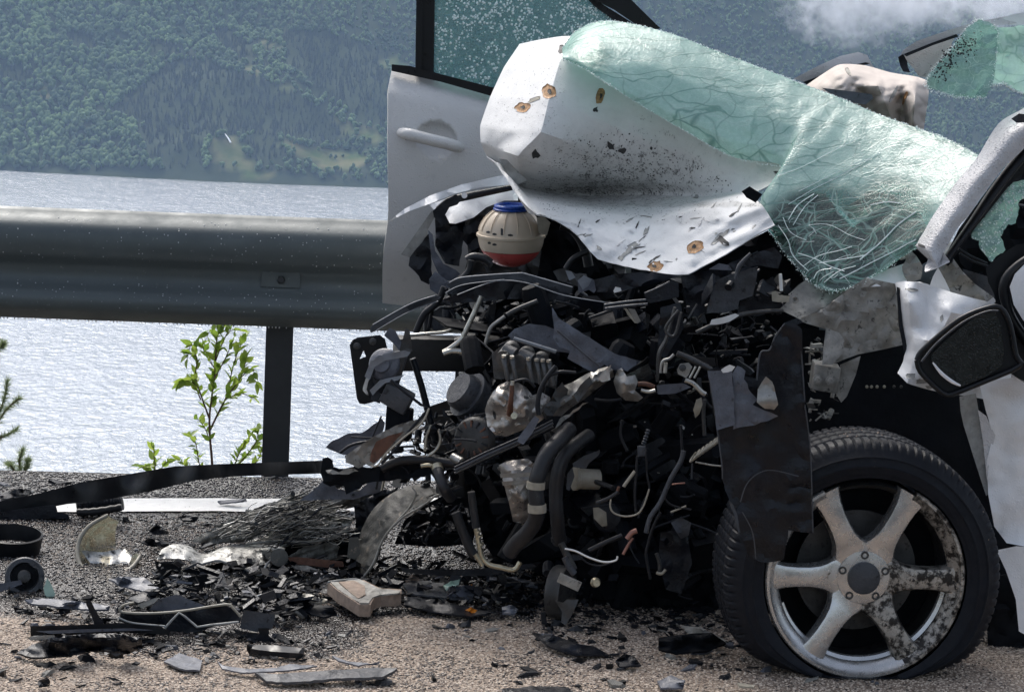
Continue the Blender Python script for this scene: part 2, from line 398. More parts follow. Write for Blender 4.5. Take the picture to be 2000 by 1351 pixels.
def glassmat(name, tint, body, opac, scale, white=.8, dark=.35, milk_attr=False):
    """crazed laminated glass: clear tinted glass with milky crushed areas and crack lines"""
    m = bpy.data.materials.new(name); m.use_nodes = True; n = m.node_tree.nodes; L = m.node_tree.links
    n.remove(n['Principled BSDF']); out = n['Material Output']; tc = n.new('ShaderNodeTexCoord')
    def noise(s, d=6, vec=None, ro=.6):
        q = n.new('ShaderNodeTexNoise'); q.inputs['Scale'].default_value = s; q.inputs['Detail'].default_value = d
        q.inputs['Roughness'].default_value = ro
        L.new(vec or tc.outputs['Object'], q.inputs['Vector']); return q
    def ramp(src, a, b, lo=0., hi=1.):
        q = n.new('ShaderNodeMapRange'); q.inputs[1].default_value = a; q.inputs[2].default_value = b
        q.inputs[3].default_value = lo; q.inputs[4].default_value = hi; L.new(src, q.inputs[0]); return q.outputs[0]
    def mth(op, a, b):
        q = n.new('ShaderNodeMath'); q.operation = op
        for i, z in enumerate((a, b)):
            if isinstance(z, (float, int)): q.inputs[i].default_value = z
            else: L.new(z, q.inputs[i])
        return q.outputs[0]
    # warp the coordinates so the cracks wander
    wn = noise(scale*.25, 3); add = n.new('ShaderNodeVectorMath'); add.operation = 'MULTIPLY_ADD'
    L.new(wn.outputs['Color'], add.inputs[0]); add.inputs[1].default_value = (.10, .10, .10); L.new(tc.outputs['Object'], add.inputs[2])
    def edges(s, wd, stretch=None):
        v = n.new('ShaderNodeTexVoronoi'); v.feature = 'DISTANCE_TO_EDGE'; v.inputs['Scale'].default_value = s
        src = add.outputs[0]
        if stretch:
            mp = n.new('ShaderNodeMapping'); mp.inputs['Scale'].default_value = stretch; mp.inputs['Rotation'].default_value = (0, rad(28), 0)
            L.new(src, mp.inputs[0]); src = mp.outputs[0]
        L.new(src, v.inputs['Vector']); return ramp(v.outputs['Distance'], 0., wd, 1., 0.)
    big = edges(scale*.55, .022); mid = edges(scale*1.1, .03, (.5, 1, 1.2)); fine = edges(scale*6, .10); lng = edges(scale*1.0, .035, (.16, 1, 1.1))
    milk = ramp(noise(scale*.35, 8, ro=.7).outputs[0], .25, .75, opac-.10, opac+.12)
    if milk_attr:
        at = n.new('ShaderNodeAttribute'); at.attribute_name = 'dirt'; milk = mth('ADD', milk, mth('MULTIPLY', mth('SUBTRACT', at.outputs['Fac'], 1.), .86))
    dl = mth('MULTIPLY', mth('MAXIMUM', mth('MULTIPLY', big, .55), lng), dark)
    wl_ = mth('MULTIPLY', mth('MAXIMUM', mid, mth('MULTIPLY', fine, .25)), white)
    nz = ramp(noise(scale*6, 6, ro=.75).outputs[0], .45, .75)
    fac = mth('MINIMUM', mth('MAXIMUM', mth('ADD', milk, mth('MULTIPLY', nz, .10)), mth('MAXIMUM', wl_, dl)), 1.)
    cm = n.new('ShaderNodeMix'); cm.data_type = 'RGBA'; cm.inputs[6].default_value = (*body, 1); cm.inputs[7].default_value = (.80, .93, .90, 1)
    L.new(mth('MAXIMUM', wl_, mth('MULTIPLY', nz, .6)), cm.inputs[0])
    cm2 = n.new('ShaderNodeMix'); cm2.data_type = 'RGBA'; L.new(cm.outputs[2], cm2.inputs[6]); cm2.inputs[7].default_value = (.22, .42, .37, 1); L.new(dl, cm2.inputs[0])
    tr = n.new('ShaderNodeBsdfTransparent'); tr.inputs[0].default_value = (*tint, 1)
    df = n.new('ShaderNodeBsdfDiffuse'); L.new(cm2.outputs[2], df.inputs[0])
    tl = n.new('ShaderNodeBsdfTranslucent'); L.new(cm2.outputs[2], tl.inputs[0])
    gl = n.new('ShaderNodeBsdfGlossy'); gl.inputs['Roughness'].default_value = .22
    bp = n.new('ShaderNodeBump'); bp.inputs['Strength'].default_value = .22; bp.inputs['Distance'].default_value = .002
    L.new(mth('ADD', fine, mth('ADD', mid, nz)), bp.inputs['Height'])
    for s in (df, tl, gl): L.new(bp.outputs[0], s.inputs['Normal'])
    def ms(f, a, b):
        q = n.new('ShaderNodeMixShader')
        if isinstance(f, float): q.inputs[0].default_value = f
        else: L.new(f, q.inputs[0])
        L.new(a, q.inputs[1]); L.new(b, q.inputs[2]); return q.outputs[0]
    body_ = ms(.10, ms(.5, df.outputs[0], tl.outputs[0]), gl.outputs[0])
    clear = ms(.07, tr.outputs[0], gl.outputs[0])
    L.new(ms(fac, clear, body_), out.inputs[0])
    return m
M['windscreen'] = glassmat('crazed_green_windscreen_glass', (.55, .78, .70), (.74, .93, .87), .74, 16., .8, .65)
M['shard_glass'] = glassmat('crushed_green_glass', (.55, .75, .70), (.38, .58, .54), .55, 30., .8, .5)
M['door_glass'] = glassmat('teal_crazed_door_glass', (.42, .62, .62), (.16, .27, .29), .16, 30., .22, .1)
M['crumb'] = mat('glass_crumb', (.78, .93, .90), .25, var=.2, vs_=80, spec=.8)
M['clear_lens'] = glassmat('headlight_lens_plastic', (.80, .76, .66), (.30, .27, .21), .45, 6., .2, .3)

M['windscreen_sheet'] = glassmat('crazed_green_windscreen_sheet', (.38, .62, .55), (.58, .82, .745), .80, 17., .5, 1.0, milk_attr=True)
# ------------------------------------------------------------ the setting
LAKE = -212.0; SHORE = 2400.0
def hz(x, y):
    """hillside above the lake"""
    d = y-SHORE-14*math.sin(x*.011+1)-8*mn.noise(Vector((x*.02, 0, 3)))
    n1 = mn.noise(Vector((x*.006+3, y*.006, 0)))*20+mn.noise(Vector((x*.018, y*.018, 5)))*7+mn.noise(Vector((x*.05, y*.05, 9)))*2
    s = .50+.10*mn.noise(Vector((x*.003, .5, 1)))
    r = max(0., d)
    return LAKE + (d*.5 if d < 0 else r*s + n1*min(1, r/45.))
MEADOWS = [[(408, 268), (470, 262), (478, 300), (500, 328), (528, 344), (470, 344), (420, 312), (405, 292)],
           [(548, 268), (600, 286), (668, 290), (716, 300), (706, 330), (640, 330), (590, 310), (560, 292)],
           [(652, 226), (690, 244), (748, 258), (752, 282), (700, 276), (664, 252)],
           [(508, 74), (545, 84), (560, 98), (515, 88)], [(470, 118), (508, 136), (522, 152), (478, 138)],
           [(540, 158), (590, 168), (584, 178), (545, 172)], [(60, 168), (100, 180), (96, 192), (62, 184)],
           [(740, 112), (800, 118), (800, 135), (745, 132)]]
SPRUCE = [[(200, 226), (262, 176), (300, 150), (330, 122), (372, 112), (440, 132), (520, 160), (600, 196), (650, 226), (690, 272), (640, 282), (560, 268), (480, 258), (400, 262), (330, 262), (262, 236)],
          [(412, 48), (440, 58), (486, 84), (500, 112), (470, 112), (430, 88)],
          [(300, 78), (336, 84), (356, 108), (320, 112), (296, 96)],
          [(262, 248), (330, 240), (388, 262), (400, 300), (380, 336), (330, 330), (286, 300)],
          [(424, 300), (478, 306), (482, 330), (440, 340)], [(472, 262), (540, 268), (560, 300), (500, 318)],
          [(555, 60), (620, 60), (760, 100), (760, 250), (700, 230), (640, 190), (600, 150), (560, 130)],
          [(130, 60), (180, 70), (190, 100), (140, 92)], [(0, 120), (60, 140), (80, 168), (0, 160)]]
def veg(px, py):
    for q in MEADOWS:
        if inpoly(px, py, q): return 'm'
    for q in SPRUCE:
        if inpoly(px, py, q): return 's'
    return 'f'
def landmat(name, c1, c2, sc_=.06):
    m = bpy.data.materials.new(name); m.use_nodes = True; n = m.node_tree.nodes; L = m.node_tree.links; b = n['Principled BSDF']
    tc = n.new('ShaderNodeTexCoord'); q = n.new('ShaderNodeTexNoise'); q.inputs['Scale'].default_value = sc_; q.inputs['Detail'].default_value = 8
    L.new(tc.outputs['Object'], q.inputs['Vector']); at = n.new('ShaderNodeAttribute'); at.attribute_name = 'grass'
    m1 = n.new('ShaderNodeMix'); m1.data_type = 'RGBA'; m1.inputs[6].default_value = (*c1, 1); m1.inputs[7].default_value = (*c2, 1)
    L.new(q.outputs[0], m1.inputs[0])
    m2 = n.new('ShaderNodeMix'); m2.data_type = 'RGBA'; L.new(at.outputs['Fac'], m2.inputs[0]); L.new(m1.outputs[2], m2.inputs[6])
    q2 = n.new('ShaderNodeTexNoise'); q2.inputs['Scale'].default_value = .05; q2.inputs['Detail'].default_value = 6; L.new(tc.outputs['Object'], q2.inputs['Vector'])
    m3 = n.new('ShaderNodeMix'); m3.data_type = 'RGBA'; m3.inputs[6].default_value = (.07, .11, .03, 1); m3.inputs[7].default_value = (.17, .16, .075, 1)
    mr = n.new('ShaderNodeMapRange'); mr.inputs[1].default_value = .35; mr.inputs[2].default_value = .65; L.new(q2.outputs[0], mr.inputs[0]); L.new(mr.outputs[0], m3.inputs[0])
    L.new(m3.outputs[2], m2.inputs[7]); L.new(m2.outputs[2], b.inputs['Base Color']); b.inputs['Roughness'].default_value = .9
    b.inputs['Specular IOR Level'].default_value = .1
    return m
HX = np.arange(-900, 1000, 8.0); HY = np.arange(2340, 2860, 8.0)
HH = np.array([[hz(x, y) for y in HY] for x in HX])
V = [(HX[i], HY[j], HH[i, j]) for i in range(len(HX)) for j in range(len(HY))]
nv = len(HY)
Fq = [(i*nv+j, (i+1)*nv+j, (i+1)*nv+j+1, i*nv+j+1) for i in range(len(HX)-1) for j in range(nv-1)]
gr = [1. if veg(*proj(v)) == 'm' else 0. for v in V]
fast_mesh('hillside', V, Fq, landmat('forest_floor', (.02, .035, .015), (.045, .06, .025)), kind='structure', smooth=True, attrs={'grass': gr})
def hzi(x, y):
    i = (x-HX[0])/8; j = (y-HY[0])/8; a = np.clip(i.astype(int), 0, len(HX)-2); b = np.clip(j.astype(int), 0, nv-2); u = i-a; v = j-b
    return HH[a, b]*(1-u)*(1-v)+HH[a+1, b]*u*(1-v)+HH[a, b+1]*(1-u)*v+HH[a+1, b+1]*u*v

def ico(sub, jit, sq=1.):
    bm = bmesh.new(); bmesh.ops.create_icosphere(bm, subdivisions=sub, radius=1)
    for v in bm.verts:
        v.co *= 1+jit*(random.random()-.5); v.co.z *= sq
    V = np.array([v.co[:] for v in bm.verts]); Fs = np.array([[v.index for v in f.verts] for f in bm.faces]); bm.free(); return V, Fs
def crown_var():
    Vs, Fs = [], []; o = 0
    for k in range(5):
        v, f = ico(1, .7, 1.05); s = random.uniform(.32, .6) if k else .62
        v = v*s+np.array([random.uniform(-.42, .42), random.uniform(-.42, .42), .75+random.uniform(-.35, .45)]); Vs.append(v); Fs.append(f+o); o += len(v)
    return np.concatenate(Vs), np.concatenate(Fs)
def spruce_var():
    Vs, Fs = [], []; o = 0; n = 7
    for k in range(5):
        z0 = .12+k*.34; r = .36*(1-k/5.4); h = .62*(1-k*.09)
        v = [(0, 0, z0+h)]+[(r*(1+.5*(random.random()-.5))*math.cos(a*2*math.pi/n), r*(1+.5*(random.random()-.5))*math.sin(a*2*math.pi/n), z0-.08*random.random()) for a in range(n)]
        f = [(0, 1+a, 1+(a+1) % n) for a in range(n)]; Vs.append(np.array(v)); Fs.append(np.array(f)+o); o += n+1
    return np.concatenate(Vs), np.concatenate(Fs)
def scatter(variants, pos, size, tint):
    OV, OF, OT = [], [], []; o = 0
    which = rng.integers(0, len(variants), len(pos)); ang = rng.random(len(pos))*6.283
    for k, (v, f) in enumerate(variants):
        idx = np.where(which == k)[0]
        if not len(idx): continue
        c, s = np.cos(ang[idx]), np.sin(ang[idx]); sz = size[idx]
        X = (v[None, :, 0]*c[:, None]-v[None, :, 1]*s[:, None])*sz[:, None, 0]
        Yy = (v[None, :, 0]*s[:, None]+v[None, :, 1]*c[:, None])*sz[:, None, 0]
        Z = v[None, :, 2]*sz[:, None, 1]
        A = np.stack([X, Yy, Z], 2)+pos[idx][:, None, :]
        Fk = f[None]+(np.arange(len(idx))*len(v))[:, None, None]+o
        OV.append(A.reshape(-1, 3)); OF.append(Fk.reshape(-1, 3)); OT.append(np.repeat(tint[idx], len(v))); o += len(idx)*len(v)
    return np.concatenate(OV), np.concatenate(OF), np.concatenate(OT)
def treemat(name, c1, c2):
    m = bpy.data.materials.new(name); m.use_nodes = True; n = m.node_tree.nodes; L = m.node_tree.links; b = n['Principled BSDF']
    at = n.new('ShaderNodeAttribute'); at.attribute_name = 'tint'; x = n.new('ShaderNodeMix'); x.data_type = 'RGBA'
    x.inputs[6].default_value = (*c1, 1); x.inputs[7].default_value = (*c2, 1); L.new(at.outputs['Fac'], x.inputs[0])
    L.new(x.outputs[2], b.inputs['Base Color']); b.inputs['Roughness'].default_value = .8; b.inputs['Specular IOR Level'].default_value = .15; return m
N = 39000
tx = rng.uniform(-760, 700, N); ty = SHORE+(rng.random(N)**.9)*330
tz = hzi(tx, ty)
pos = np.stack([tx, ty, tz], 1)
pb, sb, tb, ps, ss, ts = [], [], [], [], [], []
for p in pos:
    if p[2] < LAKE+.3: continue
    px, py = proj(p)
    v = veg(px, py-4)
    if v == 'm' and random.random() > .10: continue
    far = min(1, max(0, (px-250)/700))+max(0, (200-py)/500)
    if random.random() < .25*(1-min(1, far)): continue
    clump = mn.noise(Vector((p[0]*.03, p[1]*.03, 2)))
    if v == 's' or (v == 'f' and random.random() < .12+.25*min(1, far) and clump > -.1):
        h = random.uniform(2.8, 5.8)*(1.1-.3*min(1, far)); ps.append(p); ss.append((h*.62, h*.62)); ts.append(random.random()*.7+clump*.3)
    else:
        r = random.uniform(2.0, 4.6)*(1-.42*min(1.1, far)); pb.append(p); sb.append((r*.95, r*random.uniform(.9, 1.25))); tb.append(min(1, max(0, random.random()*.6+.25+clump*.8)))
v, f, t = scatter([crown_var() for _ in range(6)], np.array(pb), np.array(sb), np.array(tb))
fast_mesh('birch_forest', v, f, treemat('birch_foliage', (.030, .062, .026), (.12, .19, .075)), kind='stuff', attrs={'tint': t})
v, f, t = scatter([spruce_var() for _ in range(4)], np.array(ps), np.array(ss), np.clip(np.array(ts), 0, 1))
fast_mesh('spruce_forest', v, f, treemat('spruce_foliage', (.012, .022, .014), (.03, .048, .028)), kind='stuff', attrs={'tint': t})
# small white waterfall above the meadow
wf = mat('white_water_stream', (.75, .78, .8), .4, var=.1)
q = []
for (px, py) in ((440, 264), (446, 272), (451, 281)):
    d = ray(px, py); t = 2400.
    while t < 2900:
        pt = CAM+d*(t/d.y)
        if pt.z <= hz(pt.x, pt.y)+1.5: break
        t += 2
    q.append(pt+Vector((0, -2.5, 1.2)))
tag(tube_w('waterfall', q, [.35, .7, .9], wf, seg=6, flat=.5), 'thin white waterfall above the grassy clearing on the hillside', 'waterfall')

# lake
def watermat():
    m = bpy.data.materials.new('rippled_lake_water'); m.use_nodes = True; n = m.node_tree.nodes; L = m.node_tree.links; b = n['Principled BSDF']
    b.inputs['Base Color'].default_value = (.37, .40, .43, 1); b.inputs['Metallic'].default_value = .75; b.inputs['Roughness'].default_value = .24; b.inputs['IOR'].default_value = 1.33
    tc = n.new('ShaderNodeTexCoord'); mp = n.new('ShaderNodeMapping'); mp.inputs['Scale'].default_value = (1, .6, 1); L.new(tc.outputs['Object'], mp.inputs[0])
    h = None
    for s, k in ((.22, 1.4), (.9, .45), (.045, 2.0)):
        q = n.new('ShaderNodeTexNoise'); q.inputs['Scale'].default_value = s; q.inputs['Detail'].default_value = 4; q.inputs['Distortion'].default_value = .6
        L.new(mp.outputs[0], q.inputs['Vector']); x = n.new('ShaderNodeMath'); x.operation = 'MULTIPLY'; x.inputs[1].default_value = k; L.new(q.outputs[0], x.inputs[0])
        if h is None: h = x.outputs[0]
        else:
            y = n.new('ShaderNodeMath'); L.new(h, y.inputs[0]); L.new(x.outputs[0], y.inputs[1]); h = y.outputs[0]
    bp = n.new('ShaderNodeBump'); bp.inputs['Strength'].default_value = 1; bp.inputs['Distance'].default_value = 1.15; L.new(h, bp.inputs['Height']); L.new(bp.outputs[0], b.inputs['Normal'])
    return m
V = [(-4000, 30, LAKE), (4000, 30, LAKE), (4000, 2440, LAKE), (-4000, 2440, LAKE)]
fast_mesh('lake', V, [(0, 1, 2, 3)], watermat(), kind='structure')

# road: asphalt sheet, its edge, the embankment down to the lake
E0 = G(0, 917); EDGE = E0.y; SL = .09                       # edge line slope in plan
def edge_y(x): return EDGE+SL*(x-E0.x)
def groundmat():
    m = bpy.data.materials.new('wet_asphalt'); m.use_nodes = True; n = m.node_tree.nodes; L = m.node_tree.links; b = n['Principled BSDF']
    tc = n.new('ShaderNodeTexCoord')
    def noise(s, d=6, ro=.6):
        q = n.new('ShaderNodeTexNoise'); q.inputs['Scale'].default_value = s; q.inputs['Detail'].default_value = d; q.inputs['Roughness'].default_value = ro
        L.new(tc.outputs['Object'], q.inputs['Vector']); return q.outputs[0]
    def ramp(src, a, bb, lo=0., hi=1.):
        q = n.new('ShaderNodeMapRange'); q.inputs[1].default_value = a; q.inputs[2].default_value = bb; q.inputs[3].default_value = lo; q.inputs[4].default_value = hi
        L.new(src, q.inputs[0]); return q.outputs[0]
    def mix(f, a, bb):
        q = n.new('ShaderNodeMix'); q.data_type = 'RGBA'; L.new(f, q.inputs[0])
        for i, z in ((6, a), (7, bb)):
            if isinstance(z, tuple): q.inputs[i].default_value = (*z, 1)
            else: L.new(z, q.inputs[i])
        return q.outputs[2]
    v = n.new('ShaderNodeTexVoronoi'); v.inputs['Scale'].default_value = 130; L.new(tc.outputs['Object'], v.inputs['Vector'])
    c = mix(ramp(v.outputs['Distance'], .1, .6), (.035, .035, .038), (.010, .010, .012))
    c = mix(ramp(noise(9), .35, .7), c, (.030, .022, .017))
    at = n.new('ShaderNodeAttribute'); at.attribute_name = 'grit'
    s = n.new('ShaderNodeMath'); s.operation = 'MULTIPLY_ADD'; L.new(noise(14, 8, .7), s.inputs[0]); s.inputs[1].default_value = .9; L.new(at.outputs['Fac'], s.inputs[2])
    gm = ramp(s.outputs[0], .78, 1.02); gf = n.new('ShaderNodeTexNoise'); gf.inputs['Scale'].default_value = 150; L.new(tc.outputs['Object'], gf.inputs['Vector'])
    c = mix(gm, c, mix(ramp(gf.outputs[0], .35, .65), (.12, .085, .062), (.40, .315, .24)))
    L.new(c, b.inputs['Base Color'])
    L.new(ramp(gm, 0, 1, .14, .7), b.inputs['Roughness'])
    h = n.new('ShaderNodeMath'); h.operation = 'MULTIPLY_ADD'; L.new(v.outputs['Distance'], h.inputs[0]); h.inputs[1].default_value = -.8; L.new(noise(120, 4), h.inputs[2])
    bp = n.new('ShaderNodeBump'); bp.inputs['Strength'].default_value = .8; bp.inputs['Distance'].default_value = .004; L.new(h.outputs[0], bp.inputs['Height']); L.new(bp.outputs[0], b.inputs['Normal'])
    return m
def grit_at(x, y):
    """how much absorbent granulate lies here"""
    px, py = proj((x, y, 0))
    base = (py-1195)/95.                                        # nearer the camera = more
    base = min(1, max(0, base))
    if px > 1050: base = min(1, max(base, (py-1150)/60.))
    k = mn.noise(Vector((x*3, y*2.2, 1)))*.55+mn.noise(Vector((x*9, y*7, 4)))*.3
    for (cx, cy, rx, ry) in ((330, 1240, 260, 60), (560, 1230, 200, 55), (150, 1330, 60, 30), (700, 1180, 90, 30)):
        base -= .35*max(0, 1-((px-cx)/rx)**2-((py-cy)/ry)**2)
    for (cx, cy, rx, ry) in ((60, 1225, 130, 50), (640, 1165, 130, 40), (830, 1150, 120, 25), (170, 1290, 200, 30), (900, 1230, 240, 40)):
        base += .55*max(0, 1-((px-cx)/rx)**2-((py-cy)/ry)**2)
    return max(0, min(1, base*.95+k*1.15*(base > .02)))
gx = np.concatenate([[-60, -20, -8, -3], np.arange(-1.7, 1.8, .02), [3, 8, 20, 60]]); gn = 150
V, A = [], []
def gh(x, y): return .006*mn.noise(Vector((x*2, y*2, 0)))+.002*mn.noise(Vector((x*11, y*11, 3)))
for x in gx:
    e = edge_y(x); ys = np.concatenate([[-30, 0, 3, 5], np.linspace(5.9, e-.002, gn-5), [e]])
    for y in ys:
        inn = abs(x) < 1.8 and y > 5.85
        V.append((x, y, gh(x, y) if inn else 0.)); A.append(grit_at(x, y) if inn else .2)
Fq = [(i*gn+j, (i+1)*gn+j, (i+1)*gn+j+1, i*gn+j+1) for i in range(len(gx)-1) for j in range(gn-1)]
GM = groundmat()
fast_mesh('road', V, Fq, GM, kind='structure', smooth=True, attrs={'grit': A})
V, Fq = [], []
soil = mat('gravelly_bank_soil', (.10, .085, .07), .9, var=.4, vs_=30, bump=.6, bs=50)
EX = np.concatenate([[-60, -8], np.arange(-2, 2.1, .05), [8, 60]])
prof = [(0, -.001), (.03, -.02), (.12, -.07), (.5, -.4), (3, -2.4), (30, -30), (330, -206)]
for x in EX:
    for d, z in prof: V.append((x*(1+d*.1), edge_y(x)+d, z+(.012*mn.noise(Vector((x*9, d*9, 0))) if 0 < d < 1 else 0)))
k = len(prof); Fq = [(i*k+j, (i+1)*k+j, (i+1)*k+j+1, i*k+j+1) for i in range(len(EX)-1) for j in range(k-1)]
fast_mesh('embankment', V, Fq, soil, kind='structure', smooth=True)
# painted edge line, worn
L0 = G(130, 990); L1 = G(600, 988)
def line_y(x): return L0.y+(x-L0.x)*(L1.y-L0.y)/(L1.x-L0.x)
V, Fq = [], []; xs = np.arange(-6, 6, .03)
for x in xs:
    for k2 in range(5):
        jy = (.010*mn.noise(Vector((x*7, k2, 0)))+random.uniform(-.002, .002)) if k2 in (0, 4) else 0
        yy = line_y(x)-.085+k2*.045+jy; V.append((x, yy, gh(x, yy)+.004))
keep = [(i*5+j, (i+1)*5+j, (i+1)*5+j+1, i*5+j+1) for i in range(len(xs)-1) for j in range(4)]
fast_mesh('white_edge_line', V, keep, mat('worn_white_road_paint', (.90, .89, .84), .5, var=.08, vs_=40, dirt=((.3, .29, .27), .12, 60.), bump=.5, bs=120), kind='structure')

# loose stones and absorbent granules, nobody could count them
def stones(name, n, ymin, ymax, smin, smax, m, prob, seed):
    r = np.random.default_rng(seed); vs_ = []
    for _ in range(5):
        v, f = ico(1, .5, .6); vs_.append((v, f))
    if smax < .0032: vs_ = []
    if not vs_:
        for _ in range(4):
            v = np.array([(1, 0, 0), (-.5, .8, 0), (-.6, -.8, .1), (.1, .1, .8), (0, 0, -.5)])*(1+.4*(r.random((5, 3))-.5))
            vs_.append((v, np.array([(0, 1, 3), (1, 2, 3), (2, 0, 3), (1, 0, 4), (2, 1, 4), (0, 2, 4)])))
    x = r.uniform(-1.45, 1.45, n); y = r.uniform(ymin, ymax, n)
    ok = np.array([r.random() < prob(a, b) and b < edge_y(a)-.01 for a, b in zip(x, y)]); x = x[ok]; y = y[ok]
    s = r.uniform(smin, smax, len(x)) ; z = np.array([gh(a, b) for a, b in zip(x, y)])+s*.1
    v, f, t = scatter(vs_, np.stack([x, y, z], 1), np.stack([s, s], 1), r.random(len(x)))
    fast_mesh(name, v, f, m, kind='stuff', attrs={'tint': t})
def tintmat(name, c1, c2, rough):
    m = treemat(name, c1, c2); b = m.node_tree.nodes['Principled BSDF']; b.inputs['Roughness'].default_value = rough; b.inputs['Specular IOR Level'].default_value = .5; return m
stones('asphalt_chippings', 60000, 7.0, 8.75, .0020, .0060, tintmat('wet_stone_chippings', (.006, .006, .008), (.045, .043, .043), .16), lambda x, y: .75 if y > 8.4 else .40*(1+.9*mn.noise(Vector((x*4, y*4, 2)))), 3)
stones('tan_chippings', 30000, 7.1, 8.75, .0015, .0045, tintmat('tan_stone_chippings', (.07, .05, .038), (.24, .19, .15), .5), lambda x, y: max(0, .55+1.3*mn.noise(Vector((x*2.3, y*3, 12)))) if y < 8.25 else .12, 9) 
stones('absorbent_granules', 190000, 6.12, 7.9, .0011, .0036, tintmat('beige_absorbent_granules', (.13, .09, .066), (.74, .62, .50), .7), lambda x, y: min(1, max(.015, grit_at(x, y)*1.1-.12)), 5)
stones('dark_grit', 80000, 6.12, 7.9, .0014, .0042, tintmat('dark_wet_grit', (.008, .008, .009), (.08, .06, .05), .3), lambda x, y: max(.10, .25+1.5*mn.noise(Vector((x*3.1, y*3.6, 8)))+.5*mn.noise(Vector((x*13, y*13, 5))))+(.5 if abs(proj((x, y, 0))[0]-480) < 240 and 1170 < proj((x, y, 0))[1] < 1285 else 0), 6)

# haze and low cloud
hm = bpy.data.materials.new('air_haze'); hm.use_nodes = True; n = hm.node_tree.nodes; n.remove(n['Principled BSDF'])
pv = n.new('ShaderNodeVolumePrincipled'); pv.inputs['Color'].default_value = (.50, .70, 1.0, 1); pv.inputs['Density'].default_value = .000085
pv.inputs['Anisotropy'].default_value = .0
hm.node_tree.links.new(pv.outputs[0], n['Material Output'].inputs['Volume'])
x0, x1, y0, y1, z0, z1 = -4100, 4100, -70, 2950, -215, 75
V = [(x, y, z) for x in (x0, x1) for y in (y0, y1) for z in (z0, z1)]
fast_mesh('haze', V, [(0, 1, 3, 2), (4, 6, 7, 5), (0, 4, 5, 1), (2, 3, 7, 6), (0, 2, 6, 4), (1, 5, 7, 3)], hm, kind='stuff')
def cloudmat(i):
    m = bpy.data.materials.new('low_cloud_vapour'); m.use_nodes = True; n = m.node_tree.nodes; L = m.node_tree.links; n.remove(n['Principled BSDF'])
    tc = n.new('ShaderNodeTexCoord'); q = n.new('ShaderNodeTexNoise'); q.inputs['Scale'].default_value = .07; q.inputs['Detail'].default_value = 5; q.inputs['Roughness'].default_value = .6
    q.inputs['Distortion'].default_value = .8
    L.new(tc.outputs['Object'], q.inputs['Vector'])
    ln = n.new('ShaderNodeVectorMath'); ln.operation = 'LENGTH'; mp = n.new('ShaderNodeMapping'); mp.inputs['Scale'].default_value = i
    L.new(tc.outputs['Object'], mp.inputs[0]); L.new(mp.outputs[0], ln.inputs[0])
    a = n.new('ShaderNodeMath'); a.operation = 'SUBTRACT'; L.new(q.outputs[0], a.inputs[0])
    b = n.new('ShaderNodeMath'); b.operation = 'MULTIPLY'; L.new(ln.outputs['Value'], b.inputs[0]); b.inputs[1].default_value = .40; L.new(b.outputs[0], a.inputs[1])
    r = n.new('ShaderNodeMapRange'); r.inputs[1].default_value = .19; r.inputs[2].default_value = .5; r.inputs[3].default_value = 0; r.inputs[4].default_value = .055; L.new(a.outputs[0], r.inputs[0])
    v = n.new('ShaderNodeVolumePrincipled'); v.inputs['Color'].default_value = (.97, .98, 1, 1); L.new(r.outputs[0], v.inputs['Density'])
    L.new(v.outputs[0], n['Material Output'].inputs['Volume']); return m
def cloud(px, py, w_, h_, label):
    C = P(px, py, 2330); W = w_*2330/F/2; H = h_*2330/F/2; D = 45
    v, f = ico(3, 0); v = v*np.array([W, D, H])+np.array(C)
    o = fast_mesh('low_cloud', v, f, cloudmat((1/W, 1/D, 1/H)), kind='stuff'); return o
cloud(1665, 14, 330, 190, ''); cloud(1960, 12, 260, 130, ''); cloud(1800, 14, 260, 110, '')

# ------------------------------------------------------------ guardrail
T0 = G(0, 402, .75); T1 = G(760, 431, .75)
dr = (T1-T0); dr.z = 0; dr.normalize(); nr = Vector((dr.y, -dr.x, 0))          # towards the camera
gp = [(0, .002), (-.008, .012), (-.020, .036), (-.033, .060), (-.046, .075), (-.064, .083), (-.09, .084), (-.115, .081), (-.135, .068), (-.150, .050), (-.165, .042), (-.186, .041), (-.200, .045), (-.212, .054), (-.223, .067), (-.235, .079), (-.250, .084), (-.268, .082), (-.285, .066), (-.300, .044), (-.311, .03), (-.314, .02)]
rail = thing('guardrail', 'grey steel W-beam guardrail running along the lake side of the road', 'guardrail', Vector((T0.x, T0.y, 0)))
V = []; S = np.arange(-9, 9.01, .25)
for s in S:
    b0 = T0+dr*float(s); wob = .0025*mn.noise(Vector((s*1.3, 0, 0)))
    for (z, o_) in gp: V.append(b0+nr*(o_+wob)+Vector((0, 0, z)))
n0 = len(V); k = len(gp)
for s in S:
    b0 = T0+dr*float(s); wob = .0025*mn.noise(Vector((s*1.3, 0, 0)))
    for (z, o_) in gp: V.append(b0+nr*(o_+wob-.003)+Vector((0, 0, z)))
Fq = []
for i in range(len(S)-1):
    for j in range(k-1):
        q = (i*k+j, i*k+j+1, (i+1)*k+j+1, (i+1)*k+j); Fq.append(q); Fq.append(tuple(a+n0 for a in reversed(q)))
    for j in (0, k-1): Fq.append((i*k+j, (i+1)*k+j, (i+1)*k+j+n0, i*k+j+n0))
emit('beam', V, Fq, M['galv'], rail)
def railpt(px, z, off): # point on the rail line that shows at px
    best = min(np.arange(-5, 5, .01), key=lambda s: abs(proj(T0+dr*float(s)+Vector((0, 0, z-.75)))[0]-px)); return T0+dr*float(best)+nr*off+Vector((0, 0, z-.75))
c = railpt(549, .555, .045); up = Vector((0, 0, 1))
pl = block('joint_plate', c+Vector((0, 0, .02)), dr*.055, nr*.0025, up*.022, M['galv'], rail, bev=.5)
